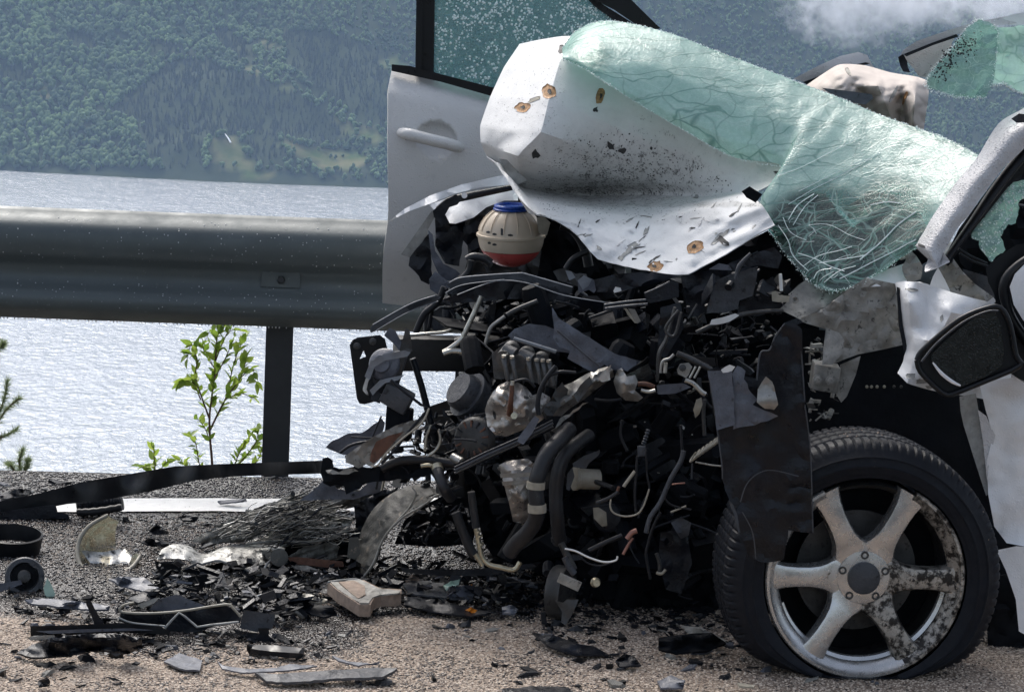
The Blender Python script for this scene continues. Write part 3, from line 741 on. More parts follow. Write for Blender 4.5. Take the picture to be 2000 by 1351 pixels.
lathe('bolt', c+Vector((.001, 0, .02))+nr*.003, nr, [(0, .012), (.006, .012), (.009, .009)], M['post'], rail, seg=6)
pc = railpt(545, .30, -.03)
V, Fs = [], []; dv, df = ico(1, .1, 1.2)
for _ in range(170):
    p = railpt(random.uniform(-20, 760), .75-.314, .026); b0 = len(V); q = random.uniform(.0012, .0028)
    V += [tuple(p+Vector((u[0]*q, u[1]*q, u[2]*q-.001))) for u in dv]; Fs += [tuple(int(i)+b0 for i in f) for f in df]
for _ in range(260):
    px_ = random.uniform(-20, 760); k2 = random.choice((2, 3, 4, 5, 6, 7, 12, 13, 14, 15, 16)); t2 = random.random(); z_ = gp[k2][0]*(1-t2)+gp[k2+1][0]*t2; o_ = gp[k2][1]*(1-t2)+gp[k2+1][1]*t2; p = railpt(px_, .75+z_, o_+.0005); b0 = len(V); q = random.uniform(.0008, .0022)
    V += [tuple(p+Vector((u[0]*q, u[1]*q*.6, u[2]*q))) for u in dv]; Fs += [tuple(int(i)+b0 for i in f) for f in df]
emit('rain_drops', V, Fs, mat('water_drop', (.5, .52, .54), .08, var=.1, spec=.8), rail, kind='stuff')
def ipost(px, fl=''):
    c0 = railpt(px, .30, -.062); a = Vector((.995, 0, 0)); 
    V = []; prof = [(-.05, .0), (.05, .0), (.05, -.02), (.045, -.02), (.045, -.005), (-.005, -.005), (-.012, -.055), (.03, -.055), (.03, -.06), (-.05, -.06), (-.05, -.055), (-.018, -.055), (-.010, -.005), (-.045, -.005), (-.045, -.02), (-.05, -.02)]
    for z in (-.55, .66):
        for (u, v) in prof: V.append(Vector((c0.x, c0.y, z))+dr*u*.78+nr*(v+.03))
    k = len(prof); Fs = [(i, (i+1) % k, (i+1) % k+k, i+k) for i in range(k)]+[tuple(range(k)), tuple(range(k, 2*k))]
    o = emit('post', V, Fs, M['post'], rail, smooth=False); sharpen(o, 5); return o
ipost(541); ipost(-1100); ipost(2180)

# ------------------------------------------------------------ plants by the rail
def leafmesh():
    V, Fs = [], []; n = 6
    for i in range(n+1):
        t = i/n; w_ = math.sin(math.pi*min(1, t**.8))*.24*(1-.2*t)
        for s in (-1, 0, 1): V.append((t, s*w_, .10*abs(s)*w_*3+-.18*t*t))
    for i in range(n):
        for j in (0, 1): a = i*3+j; Fs.append((a, a+1, a+4, a+3))
    me = bpy.data.meshes.new('leaf'); me.from_pydata(V, [], Fs); me.polygons.foreach_set('use_smooth', [True]*len(Fs)); me.materials.append(M['leaf']); return me
LEAF = leafmesh(); YP = 8.95
def add_leaf(p, dirv, size, parent):
    o = bpy.data.objects.new('leaf', LEAF); col.objects.link(o); o.parent = parent
    q = Vector(dirv).normalized().to_track_quat('X', 'Z').to_matrix().to_4x4() @ Matrix.Rotation(random.uniform(-1.3, 1.3), 4, 'X')
    o.matrix_local = Matrix.Translation(Vector(p)-wl(parent)) @ q @ Matrix.Diagonal((size, size, size, 1)); WL[o.name] = Vector(p)
def sapling(name, label, base, stems, leaf_px, dens=1.0, nmax=300):
    root = thing(name, label, 'sapling', P(base[0], base[1], YP), None); cnt = 0
    for k, (pts, r, nm) in enumerate(stems):
        pts3 = [(x, y, YP+random.uniform(-.04, .04)) for x, y in pts]
        tube(nm, pts3, r, M['bark'], root, seg=6)
        A = crline(pts3, 8); W = [P(*a) for a in A]
        L_ = sum((W[i+1]-W[i]).length for i in range(len(W)-1)); nl = int(L_/.021*dens)
        lo = .45 if nm == 'trunk' else .12
        for j in range(nl):
            t = lo+(1-lo)*(j+random.random()*.6)/nl; i = min(int(t*(len(W)-1)), len(W)-2)
            p = W[i].lerp(W[i+1], t*(len(W)-1)-i); d = (W[i+1]-W[i]).normalized()
            d = d*.7+Vector((random.uniform(-1, 1), random.uniform(-1, 1), random.uniform(-.25, .7)))*.9
            add_leaf(p, d, leaf_px*random.uniform(.65, 1.2)*YP/F, root); cnt += 1
        add_leaf(W[-1], W[-1]-W[-2], leaf_px*YP/F, root)
    return cnt
st = [([(418, 960), (414, 900), (409, 820), (418, 740), (424, 660), (430, 632)], (3.2, 1), 'trunk'),
      ([(410, 840), (440, 780), (468, 740), (482, 700)], (2.2, .7), 'branch'), ([(440, 780), (460, 700), (478, 660)], (1.6, .6), 'branch'),
      ([(410, 820), (392, 770), (382, 735), (385, 700), (372, 690)], (2, .6), 'branch'), ([(392, 780), (376, 745), (360, 745)], (1.4, .6), 'branch'),
      ([(418, 740), (440, 700), (452, 670)], (1.6, .6), 'branch'), ([(420, 720), (400, 690), (396, 670)], (1.3, .6), 'branch'), ([(421, 705), (445, 650), (470, 645)], (1.3, .6), 'branch'),
      ([(412, 870), (400, 835), (386, 818)], (1.3, .6), 'branch'), ([(392, 770), (366, 742), (352, 752)], (1.2, .5), 'branch'), ([(468, 740), (492, 720), (500, 748)], (1.2, .5), 'branch'), ([(424, 660), (412, 645), (404, 660)], (1, .5), 'branch'), ([(440, 780), (470, 768), (494, 778)], (1.2, .5), 'branch'), ([(385, 700), (374, 672), (366, 700)], (1, .5), 'branch')]
c1 = sapling('sapling', 'tall green leafy sapling behind the guardrail, left of its post', (418, 950), st, 25, 2.1)
c2 = sapling('sapling', 'leafy shoots crowding round the foot of the guardrail post', (470, 940),
        [([(420, 935), (455, 915), (480, 890), (500, 862), (505, 838)], (2, .7), 'branch'), ([(455, 915), (470, 880), (490, 850)], (1.5, .6), 'branch'), ([(470, 930), (498, 905), (512, 880)], (1.5, .6), 'branch'),
         ([(395, 940), (388, 900), (382, 865), (372, 850)], (1.6, .6), 'branch'), ([(400, 940), (370, 915), (352, 900)], (1.3, .6), 'branch')], 23, 2.3)
c3 = sapling('sapling', 'low green shoot on the road edge, left of the tall sapling', (305, 935),
        [([(305, 940), (302, 905), (300, 875)], (1.6, .6), 'stem'), ([(300, 940), (288, 915), (275, 912)], (1.2, .6), 'stem'), ([(305, 940), (318, 910), (328, 900)], (1.2, .6), 'stem')], 26, 2.)
def pine(label, base, stems):
    root = thing('pine_sprig', label, 'pine sprig', P(base[0], base[1], YP))
    for pts in stems:
        A = [(x, y, YP+random.uniform(-.03, .03)) for x, y in pts]
        tube('twig', A, (2.4, 1.2), M['bark'], root, seg=5); W = [P(*a) for a in crline(A, 10)]
        V, Fs = [], []
        for i in range(len(W)-1):
            d = (W[i+1]-W[i]).normalized()
            for _ in range(16):
                p = W[i].lerp(W[i+1], random.random()); q = d*.8+Vector((random.gauss(0, .6), random.gauss(0, .6), random.gauss(0, .6))); q.normalize()
                L_ = random.uniform(.018, .032); s = q.cross(Vector((random.random(), 1, random.random()))).normalized()*.0011
                b0 = len(V); V += [p-s, p+s, p+q*L_]; Fs.append((b0, b0+1, b0+2))
        emit('needles', V, Fs, M['needle'], root, smooth=False, kind='stuff')
pine('larger pine sprig cut by the left edge below the guardrail', (-30, 930), [[(-40, 880), (-10, 820), (8, 780), (14, 745)], [(-20, 850), (12, 800), (38, 778)], [(-40, 870), (0, 855), (32, 838)], [(-30, 700), (0, 680), (6, 672)], [(-40, 860), (-34, 760), (-20, 690)]])
pine('small pine sprig standing at the road edge on the far left', (42, 935), [[(40, 930), (38, 900), (44, 878)], [(36, 930), (22, 910), (16, 905)], [(42, 930), (52, 912), (54, 900)]])
# ------------------------------------------------------------ the wrecked car
CARLOC = G(1500, 1290); CARLOC.z = 0
car = thing('wrecked_car', 'wrecked white car with crushed front, torn engine bay and crazed windscreen', 'car', CARLOC)
def S(name, m, Y, pts, th=.003, amp=.01, par=None, **k): return sheet(name, pts, M[m] if isinstance(m, str) else m, par or car, Y=Y, th=th, amp=amp, **k)
def T(name, m, r, pts, Y=7.0, par=None, **k): return tube(name, pts, r, M[m], par or car, Y=Y, **k)
BV = {}
def bvh(o):
    if o.name not in BV:
        off = WL[o.name]; me = o.data
        BV[o.name] = BVHTree.FromPolygons([v.co+off for v in me.vertices], [tuple(p.vertices) for p in me.polygons])
    return BV[o.name]
def hit(o, px, py):
    d = ray(px, py).normalized(); r = bvh(o).ray_cast(CAM, d)
    if r[0] is None: return None, None
    n = r[1]
    return r[0], (n if n.dot(d) < 0 else -n)
def decal(name, target, pts, m, off=.0012, step=5, raised=.0):
    """a thin flake lying on the surface of target"""
    cx = sum(p[0] for p in pts)/len(pts); cy = sum(p[1] for p in pts)/len(pts); V = []; n = len(pts)
    rings = [1., .66, .33]
    for r in rings:
        for p in pts:
            x, y = cx+(p[0]-cx)*r, cy+(p[1]-cy)*r; h, nn = hit(target, x, y)
            if h is None: return None
            V.append(h+nn*(off+raised*(1-r)))
    h, nn = hit(target, cx, cy)
    if h is None: return None
    V.append(h+nn*(off+raised))
    Fs = []
    for r in range(2):
        for i in range(n): Fs.append((r*n+i, r*n+(i+1) % n, (r+1)*n+(i+1) % n, (r+1)*n+i))
    for i in range(n): Fs.append((2*n+i, 2*n+(i+1) % n, 3*n))
    V += [v-(CAM-v).normalized()*(-.0004) if False else v-nn*(.0008) for v in V[:n]]; b = 3*n+1
    for i in range(n): Fs.append((i, (i+1) % n, b+(i+1) % n, b+i))
    return emit(name, V, Fs, M[m], target)
def blob(cx, cy, rx, ry, n=12, jit=.3, rot=0):
    out = []
    for i in range(n):
        a = 2*math.pi*i/n; k = 1+random.uniform(-jit, jit); x = rx*k*math.cos(a); y = ry*k*math.sin(a)
        out.append((cx+x*math.cos(rot)-y*math.sin(rot), cy+x*math.sin(rot)+y*math.cos(rot)))
    return out
def scatter_on(name, target, poly, n, size, m, parent=None, keep=None, sq=.55):
    """small pieces lying on the surface of target, inside a region"""
    x0, x1 = min(p[0] for p in poly), max(p[0] for p in poly); y0, y1 = min(p[1] for p in poly), max(p[1] for p in poly)
    V, Fs = [], []; base = [ico(1, .6, .8) for _ in range(4)]; c = 0; tries = 0
    while c < n and tries < n*6:
        tries += 1; x, y = random.uniform(x0, x1), random.uniform(y0, y1)
        if not inpoly(x, y, poly) or (keep and random.random() > keep(x, y)): continue
        h, nn = hit(target, x, y)
        if h is None: continue
        s = random.uniform(*size)*abs(h.y)/F; v, f = base[c % 4]; b = len(V)
        q = nn.to_track_quat('Z', 'Y').to_matrix()
        for u in v: V.append(h+q @ Vector((u[0]*s, u[1]*s, u[2]*s*sq)))
        for t in f: Fs.append(tuple(int(i)+b for i in t))
        c += 1
    if not V: return None
    return emit(name, V, Fs, m, parent or target, smooth=False, kind='stuff')

# ---- far door, swung wide open
dcols = [(0, 0), (100, 20), (205, 44), (400, 92)]
drows = [(765, 137, 8.235), (760, 165, 8.185), (758, 200, 8.155), (757, 300, 8.130), (758, 420, 8.132), (748, 505, 8.150), (747, 592, 8.215)]
rows = [[(x+dx, y+dy*(1 if i < 4 else .62), Y+dx*.00008) for dx, dy in dcols] for i, (x, y, Y) in enumerate(drows)]
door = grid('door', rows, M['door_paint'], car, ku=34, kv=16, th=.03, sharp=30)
me = door.data; off = WL[door.name]
for v in me.vertices:
    px, py = proj(v.co+off); u = ((px-853)*math.cos(.25)+(py-273)*math.sin(.25))/40; q = (-(px-853)*math.sin(.25)+(py-273)*math.cos(.25))/34
    r = math.hypot(u, q)
    if r < 1: v.co.y += .030*(1-r*r)**.45
me.update()
T('door_handle', 'door_paint', (9, 12.5, 12, 12, 12, 9), [(782, 259, 8.125), (800, 263, 8.10), (840, 273, 8.095), (870, 280, 8.10), (890, 286, 8.11), (899, 289, 8.13)], par=door, seg=16)
T('handle_seam', 'black_clean', 12.6, [(796.5, 262, 8.104), (798.5, 262.6, 8.103)], par=door, seg=16, curve=False)
belt = S('belt_trim', 'black_clean', 8.2, [(765, 126), (800, 129), (860, 145), (958, 170), (1060, 196), (1058, 214), (956, 187), (860, 160), (765, 139)], th=.02, amp=.0, par=door)
fr = S('window_frame', 'black_clean', 8.22, [(814, -60), (826, -60), (824, 142), (811, 138)], th=.03, amp=0, par=door)
S('window_frame', 'black_clean', 8.235, [(826, -60), (850, -60), (847, 150), (824, 144)], th=.02, amp=0, par=door)
S('window_frame', 'black_clean', 8.215, [(1120, -45), (1190, -45), (1233, 0), (1290, 56), (1262, 62), (1200, 20), (1164, 2)], th=.03, amp=0, par=door)
S('window_frame', 'black', 8.235, [(1112, -40), (1122, -42), (1166, 2), (1262, 62), (1290, 90), (1270, 92), (1160, 12)], th=.02, amp=0, par=door)
pane = S('window_pane', 'door_glass', 8.245, [(848, -60), (1110, -60), (1164, 4), (1262, 70), (1262, 250), (1050, 205), (958, 180), (847, 152)], th=.004, amp=.0, par=door, step=30)
scatter_on('glass_crumbs', pane, [(850, 0), (1160, 0), (1230, 50), (1100, 90), (1000, 90), (950, 170), (850, 148)], 850, (.6, 2.8), M['crumb'], keep=lambda x, y: .25+.75*max(0, min(1, .55+1.6*mn.noise(Vector((x*.02, y*.02, 1)))+.3*(y > 130))))
scatter_on('rain_drops', door, [(765, 140), (960, 190), (950, 300), (760, 250)], 260, (.5, 1.6), M['door_paint'])

# ---- far front wing
wing = S('far_wing', 'white', 7.95, [(756, 435, 8.06), (790, 408), (840, 382), (900, 361), (985, 341), (1010, 345), (1005, 360), (940, 366), (890, 378), (840, 398), (800, 412), (775, 425)], th=.004, amp=.003, tilt=(0, -2.6))
S('wing_inner_panel', 'white', 7.9, [(838, 400), (880, 385), (960, 372), (1010, 366), (1012, 392), (985, 392), (950, 405), (925, 425), (890, 437), (878, 436), (870, 420), (850, 412)], amp=.006, th=.003, tilt=(0, -1.6))
S('wing_edge', 'fold', 7.92, [(783, 497), (843, 412), (852, 418), (836, 448), (834, 470), (838, 500), (815, 508), (800, 503)], amp=.006)
S('wing_edge', 'black', 7.9, [(800, 503), (838, 455), (843, 470), (842, 500), (845, 540), (838, 556), (822, 548), (810, 530), (798, 519)], amp=.02, rag=2)
T('wing_strut', 'black', (7, 8, 8, 6), [(855, 410), (880, 392), (920, 382), (1000, 366)], Y=7.82)
lathe('strut_hole', P(907, 382, 7.79), (0, -1, .2), [(0, .0075), (.002, .0075)], M['white'], car, seg=14)
S('hinge_bracket', 'black', 7.8, [(845, 412), (870, 390), (890, 380), (905, 386), (893, 400), (878, 405), (868, 422), (878, 436), (862, 440), (848, 425)], th=.01)
S('strut_panel', 'blue_grey', 7.75, [(836, 449), (845, 458), (850, 490), (866, 515), (890, 527), (899, 535), (884, 548), (872, 548), (856, 534), (843, 505)], th=.008, amp=.012)
S('strut_panel', 'blue_grey', 7.72, [(838, 545), (850, 530), (870, 545), (880, 555), (872, 572), (856, 576), (840, 565)], th=.01, amp=.01)
S('inner_shield', 'black', 8.0, [(850, 420), (940, 405), (945, 470), (930, 500), (905, 470), (897, 520), (870, 515), (850, 480)], amp=.03, rag=1)
S('inner_shield', 'dark_metal', 8.0, [(905, 400), (960, 372), (1000, 372), (1200, 440), (1230, 560), (900, 560), (915, 500)], amp=.04)

# ---- coolant expansion tank
TC = P(998, 462, 7.72); up = Vector((-.02, -.05, 1)).normalized(); R0 = .0835
def sph(d0, d1, n, r=R0, k=.93): return [(r*k*math.sin(d0+(d1-d0)*i/n), r*math.cos(d0+(d1-d0)*i/n)) for i in range(n+1)]
tank = lathe('expansion_tank', TC, up, sph(rad(-25), rad(0), 6)+[(.001, R0*1.05), (.007, R0*1.05), (.008, R0)]+sph(rad(6), rad(64), 8), M['tank'], car, seg=40, sharp=60)
lathe('coolant', TC, up, sph(rad(-72), rad(-26), 6, k=.93), M['fluid'], tank, seg=40)
for k in range(14):
    a = 2*math.pi*k/14
    pts = [TC+up*(R0*.93*math.sin(b)+.0)+Vector((math.cos(a), math.sin(a), 0))*R0*1.002*math.cos(b) for b in [rad(q) for q in range(10, 62, 8)]]
    tube_w('tank_rib', pts, [.0013]*len(pts), M['tank'], tank, seg=5)
cap = lathe('cap', TC+up*.068, up, [(0, .046), (.003, .047), (.006, .043), (.009, .045), (.012, .044), (.014, .040), (.014, .034), (.008, .032), (.008, .0)], M['blue'], tank, seg=36)
for (x, y, w_, h_) in ((950, 452, 9, 3), (962, 456, 8, 3), (978, 447, 5, 12), (992, 458, 10, 3), (953, 473, 6, 3), (962, 476, 8, 3)):
    decal('print_mark', tank, [(x, y), (x+w_*.5, y-1), (x+w_, y+1), (x+w_, y+h_), (x+w_*.5, y+h_+1), (x, y+h_)], 'chip', off=.0006)
S('tank_neck', 'cream', 7.66, [(1048, 425), (1062, 422), (1075, 435), (1068, 460), (1052, 455)], amp=.008, th=.02)
S('cover_sheet', 'black_matt', 7.75, [(1040, 420), (1105, 430), (1130, 450), (1175, 510), (1200, 545), (1130, 560), (1050, 540), (1060, 470)], amp=.03)
T('hose', 'rubber', 9, [(912, 508), (925, 502), (945, 505), (958, 514)], Y=7.62); T('hose', 'rubber', 7, [(920, 508), (915, 530), (895, 552)], Y=7.6)
T('hose', 'rubber', 6, [(1150, 490), (1120, 505), (1105, 525)], Y=7.5); T('hose', 'rubber', 10, [(1095, 440), (1120, 450), (1140, 480), (1150, 520)], Y=7.6)

# ---- bonnet
def bonnet_dirt_shade(px, py):
    d = 0.
    if py > 200 and px > 960: d = min(1, (py-200)/110.)*min(1, (px-960)/190.)*.62
    if 330 < py < 395 and px < 1330: d += .35*max(0, 1-abs(py-368)/30)*min(1, max(0, (1330-px)/220))  # shadow in the crease, painted as a darker band on top of the dirt
    if py > 380: d = min(d, .6 if py < 405 else .30 if py < 440 and px < 1400 else .02)
    if px > 1330 and py < 395: d *= max(.25, 1-(px-1330)/150.)
    if px < 1060 and py < 300: d = 0
    return min(1, d)
BROWS = [
 [(1015, 86, 8.02), (1058, 77, 7.88), (1116, 71, 7.72), (1230, 120, 7.60), (1345, 185, 7.52), (1450, 250, 7.45), (1545, 305, 7.38)],
 [(984, 132, 7.94), (1038, 130, 7.76), (1093, 122, 7.60), (1225, 195, 7.56), (1340, 250, 7.50), (1450, 305, 7.43), (1540, 325, 7.37)],
 [(957, 190, 7.87), (1015, 195, 7.67), (1072, 195, 7.51), (1200, 250, 7.54), (1320, 295, 7.51), (1440, 330, 7.43), (1532, 340, 7.36)],
 [(938, 245, 7.82), (998, 258, 7.61), (1056, 258, 7.46), (1172, 300, 7.56), (1300, 330, 7.54), (1420, 350, 7.44), (1515, 356, 7.35)],
 [(939, 278, 7.79), (968, 290, 7.71), (1012, 305, 7.52), (1150, 345, 7.62), (1280, 355, 7.58), (1400, 366, 7.46), (1495, 366, 7.34)],
 [(950, 304, 7.84), (978, 326, 7.79), (1025, 368, 7.72), (1150, 382, 7.74), (1262, 380, 7.64), (1380, 384, 7.48), (1478, 374, 7.33)],
 [(962, 312, 7.74), (1000, 350, 7.60), (1036, 388, 7.52), (1150, 410, 7.46), (1270, 430, 7.36), (1365, 408, 7.26), (1462, 378, 7.22)],
 [(970, 318, 7.70), (1012, 385, 7.52), (1048, 418, 7.42), (1150, 446, 7.36), (1262, 480, 7.26), (1372, 462, 7.16), (1490, 402, 7.12)],
 [(976, 321, 7.70), (1032, 416, 7.50), (1102, 432, 7.40), (1168, 508, 7.30), (1250, 528, 7.20), (1345, 537, 7.10), (1514, 441, 7.06)]]
bonnet = grid('bonnet', BROWS, M['white_dirty_shaded'], car, ku=14, kv=9, th=.0025, amp=.006, fr=.010, dirt=bonnet_dirt_shade, amp2=.003, fr2=.06, sharp=40, lin=.65)
# crumples in the front flap
me = bonnet.data; off = WL[bonnet.name]
for v in me.vertices:
    px, py = proj(v.co+off)
    if py > 400 and px > 1060:
        k = min(1, (py-400)/40.)
        s = (px*.5+py*.86)*.030; v.co.y += k*(.022*ridged((px*.9-py*.5)*.006, s*.8, 4)+.009*ridged(px*.03, py*.05, 8)+.004*ridged(px*.07, py*.09, 2))
    elif 1010 < px < 1140 and py < 300:
        pass
me.update(); BV.clear()
for (x, y, rx, ry, ro) in ((1072, 180, 13, 15, .2), (1021, 210, 15, 9, -.1), (1172, 188, 8, 17, .3), (1358, 482, 17, 12, -.5), (1280, 521, 15, 10, -.3)):
    d = decal('rust_patch', bonnet, blob(x, y, rx, ry, 16, .16, ro), 'rustspot')
    if d: decal('rust_hole', bonnet, blob(x+random.uniform(-3, 3), y, rx*.3, ry*.32, 8, .3), 'chip', off=.0022)
decal('primer_smear', bonnet, blob(1045, 194, 14, 4, 12, .3, -.45), 'cream')
for (x, y, rx, ry) in ((1046, 301, 7, 8), (954, 306, 8, 4), (1192, 285, 9, 4), (1215, 294, 8, 5), (1163, 215, 5, 5), (1272, 290, 3, 3), (1155, 360, 5, 4), (1098, 98, 6, 9), (1520, 338, 8, 4), (1500, 362, 3, 9), (1262, 452, 4, 9), (1360, 385, 5, 4), (1170, 485, 8, 4), (1410, 470, 14, 6)):
    decal('paint_chip', bonnet, blob(x, y, rx, ry, 10, .45, random.random()), 'chip' if y < 350 or x > 1400 else 'fold', off=.0014)
decal('scraped_fold', bonnet, [(1330, 536), (1370, 505), (1400, 498), (1440, 500), (1400, 515), (1370, 526)], 'fold')
decal('scraped_fold', bonnet, [(1206, 505), (1225, 480), (1262, 460), (1250, 478), (1226, 497), (1214, 510)], 'fold')
decal('scraped_fold', bonnet, [(1388, 478), (1405, 456), (1425, 447), (1420, 458), (1405, 470), (1395, 478)], 'fold')
for _ in range(34):
    x, y = random.uniform(1110, 1480), random.uniform(405, 520); a = random.gauss(-.45, .35); l = random.uniform(5, 26); w_ = random.uniform(.6, 1.8)
    if hit(bonnet, x, y)[0] is None or hit(bonnet, x+l*math.cos(a), y+l*math.sin(a))[0] is None: continue
    decal('paint_scratch', bonnet, [(x, y), (x+l*.4*math.cos(a)-w_*.3, y+l*.4*math.sin(a)-w_), (x+l*math.cos(a), y+l*math.sin(a)), (x+l*.6*math.cos(a)+1, y+l*.6*math.sin(a)+w_), (x+2, y+w_)], random.choice(('fold', 'fold', 'pillar', 'chip')), off=.001)
scatter_on('rain_drops', bonnet, [(1015, 88), (1110, 80), (1100, 240), (1180, 280), (1000, 300), (945, 280), (945, 240)], 420, (.6, 2.0), M['door_paint'])
scatter_on('dirt_flecks', bonnet, [(1120, 260), (1260, 260), (1420, 350), (1480, 380), (1300, 430), (1060, 410), (1040, 360), (1060, 320)], 900, (.5, 1.9), M['chip'], sq=.25, keep=lambda x, y: .15+.85*max(0, min(1, (y-250)/130.))*max(.15, min(1, 1-(x-1250)/300.)))
S('bonnet_lip', 'fold', 7.62, [(975, 310), (990, 312), (1012, 335), (1030, 352), (1010, 362), (990, 340)], amp=.01)

# ---- windscreen
top = [(1098, 96, 7.66), (1130, 58, 7.68), (1192, 41, 7.66), (1300, 63, 7.58), (1400, 100, 7.52), (1500, 138, 7.46), (1572, 166, 7.42), (1642, 192, 7.37), (1712, 222, 7.31), (1782, 247, 7.24), (1850, 272, 7.16), (1912, 304, 7.08)]
bot = [(1100, 116, 7.54), (1136, 132, 7.47), (1178, 158, 7.43), (1256, 208, 7.41), (1345, 260, 7.38), (1436, 308, 7.34), (1528, 326, 7.28), (1484, 396, 7.20), (1524, 482, 7.12), (1602, 562, 7.02), (1684, 552, 6.98), (1802, 474, 6.94)]
def milkfn(px, py):
    a = 1-min(1, max(0, 1-math.hypot((px-1615)/150, (py-470)/120)**2)*2.4)
    b = 1-min(1, max(0, 1-math.hypot((px-1740)/95, (py-430)/95)**2)*2.0)*.9
    c = 1-max(0, 1-math.hypot((px-1150)/50, (py-120)/45)**2)*.5
    return max(0., min(a, b, c))
def wrow(t, bulge): return [tuple(a[i]*(1-t)+b[i]*t - (bulge if i == 2 else 0) for i in range(3)) for a, b in zip(top, bot)]
scr = grid('windscreen', [wrow(0, 0), wrow(.2, .03), wrow(.45, .045), wrow(.7, .035), wrow(.88, .02), wrow(1, 0)], M['windscreen_sheet'], car, dirt=milkfn, ku=8, kv=8, th=.006, amp=.006, fr=.02, amp2=.003, sharp=80)
# crushed white edge crumbs
def edge_crumbs(name, line, n, size, spread, parent, mt='crumb'):
    V, Fs = [], []; base = [ico(1, .8, .8) for _ in range(5)]; A = crline(line, 10)
    for c in range(n):
        t = random.random()*(len(A)-1.001); i = int(t); p = A[i]*(1-(t-i))+A[i+1]*(t-i)
        w_ = P(p[0]+random.gauss(0, spread), p[1]+random.gauss(0, spread), p[2]+random.gauss(0, .006)-.002)
        s = random.uniform(*size)*p[2]/F; v, f = base[c % 5]; b = len(V); q = Matrix.Rotation(random.random()*6, 3, (random.random(), random.random(), .3))
        for u in v: V.append(w_+q @ Vector(u)*s)
        for t_ in f: Fs.append(tuple(int(i)+b for i in t_))
    return emit(name, V, Fs, M[mt], parent, smooth=False, kind='stuff')
edge_crumbs('edge_crumbs', top, 900, (.4, 1.5), .9, scr)
edge_crumbs('edge_crumbs', bot[:7], 460, (.4, 1.4), .9, scr)
edge_crumbs('edge_crumbs', bot[7:], 480, (.4, 1.4), 2.4, scr)
# long torn threads of the laminate across the lower lobe, geometry with its own thickness
def thread(pts, r):
    r *= .75
    W, Rr = [], []
    for (x, y) in [tuple(a[:2]) for a in crline([(p[0], p[1], 0) for p in pts], 8)]:
        h, nn = hit(scr, x, y)
        if h is None: continue
        W.append(h+nn*.002); Rr.append(r*h.y/F)
    if len(W) > 3: tube_w('torn_thread', W, Rr, M['crumb'], scr, seg=5)
for pts, r in (([(1680, 508), (1720, 475), (1755, 440), (1790, 415)], 2.2), ([(1640, 545), (1700, 515), (1750, 490), (1790, 468)], 1.8), ([(1540, 430), (1560, 400), (1590, 380)], 1.5),
               ([(1550, 440), (1572, 405), (1598, 382)], 1.2), ([(1600, 515), (1640, 508), (1690, 500)], 1.4), ([(1560, 495), (1590, 505), (1620, 520), (1650, 530)], 1.4),
               ([(1570, 520), (1600, 500), (1640, 490), (1664, 482)], 1.1), ([(1520, 440), (1540, 470), (1550, 500), (1580, 530)], 1.3), ([(1590, 545), (1600, 530), (1625, 525)], 1.3),
               ([(1700, 402), (1730, 396), (1760, 398)], 1.4), ([(1540, 400), (1590, 370), (1650, 340), (1720, 300)], 1.), ([(1560, 375), (1640, 335), (1700, 310)], .9), ([(1500, 350), (1560, 330), (1620, 300), (1680, 270)], .9),
               ([(1580, 440), (1620, 440), (1660, 460), (1690, 470)], .9), ([(1530, 425), (1545, 455), (1575, 470)], 1.1), ([(1610, 552), (1640, 530), (1672, 520)], 1.2)):
    thread(pts, r)
for _ in range(12):
    x, y = random.uniform(1520, 1640), random.uniform(430, 555); a = random.uniform(-.9, 1.2); l = random.uniform(12, 34)
    thread([(x, y), (x+l*.5*math.cos(a)+random.uniform(-4, 4), y+l*.5*math.sin(a)+random.uniform(-4, 4)), (x+l*math.cos(a), y+l*math.sin(a))], random.uniform(.4, .8))
# things under the glass
S('dashboard', 'black_matt', 7.35, [(1500, 400), (1560, 360), (1600, 380), (1660, 450), (1740, 380), (1800, 420), (1830, 500), (1760, 540), (1640, 560), (1560, 540), (1500, 440)], amp=.05, step=14)
S('scuttle_panel', 'black', 7.28, [(1535, 415), (1580, 370), (1610, 378), (1660, 440), (1690, 460), (1650, 500), (1590, 520), (1550, 480)], amp=.04, rag=2)
S('scuttle_panel', 'black', 7.26, [(1660, 400), (1700, 370), (1745, 380), (1765, 430), (1735, 450), (1690, 440)], amp=.03, rag=3)
S('dashboard_foil', 'foil', 7.22, [(1640, 405), (1665, 400), (1712, 425), (1690, 432), (1660, 428)], amp=.01)
S('glove_box', 'fold', 7.24, [(1728, 470), (1740, 458), (1770, 480), (1790, 500), (1760, 508), (1735, 495)], amp=.01)
S('wiper_clip', 'black_matt', 7.05, [(1448, 374), (1464, 364), (1489, 380), (1476, 396), (1458, 386), (1452, 378)], th=.012, amp=.004)

# ---- airbag
rows = [[(1562, 176, 7.72), (1605, 146, 7.78), (1640, 126, 7.80), (1690, 128, 7.80), (1740, 142, 7.78), (1790, 150, 7.74), (1812, 158, 7.70)],
        [(1575, 186, 7.66), (1618, 160, 7.62), (1655, 142, 7.60), (1700, 146, 7.66), (1748, 156, 7.62), (1790, 160, 7.60), (1814, 178, 7.66)],
        [(1590, 196, 7.64), (1640, 180, 7.52), (1675, 170, 7.56), (1715, 168, 7.50), (1755, 176, 7.57), (1788, 180, 7.52), (1812, 200, 7.64)],
        [(1610, 206, 7.62), (1660, 202, 7.55), (1700, 200, 7.60), (1730, 205, 7.50), (1765, 205, 7.58), (1786, 210, 7.50), (1808, 225, 7.62)],
        [(1640, 220, 7.64), (1680, 225, 7.60), (1715, 235, 7.62), (1745, 240, 7.56), (1768, 248, 7.60), (1782, 258, 7.56), (1804, 256, 7.62)]]
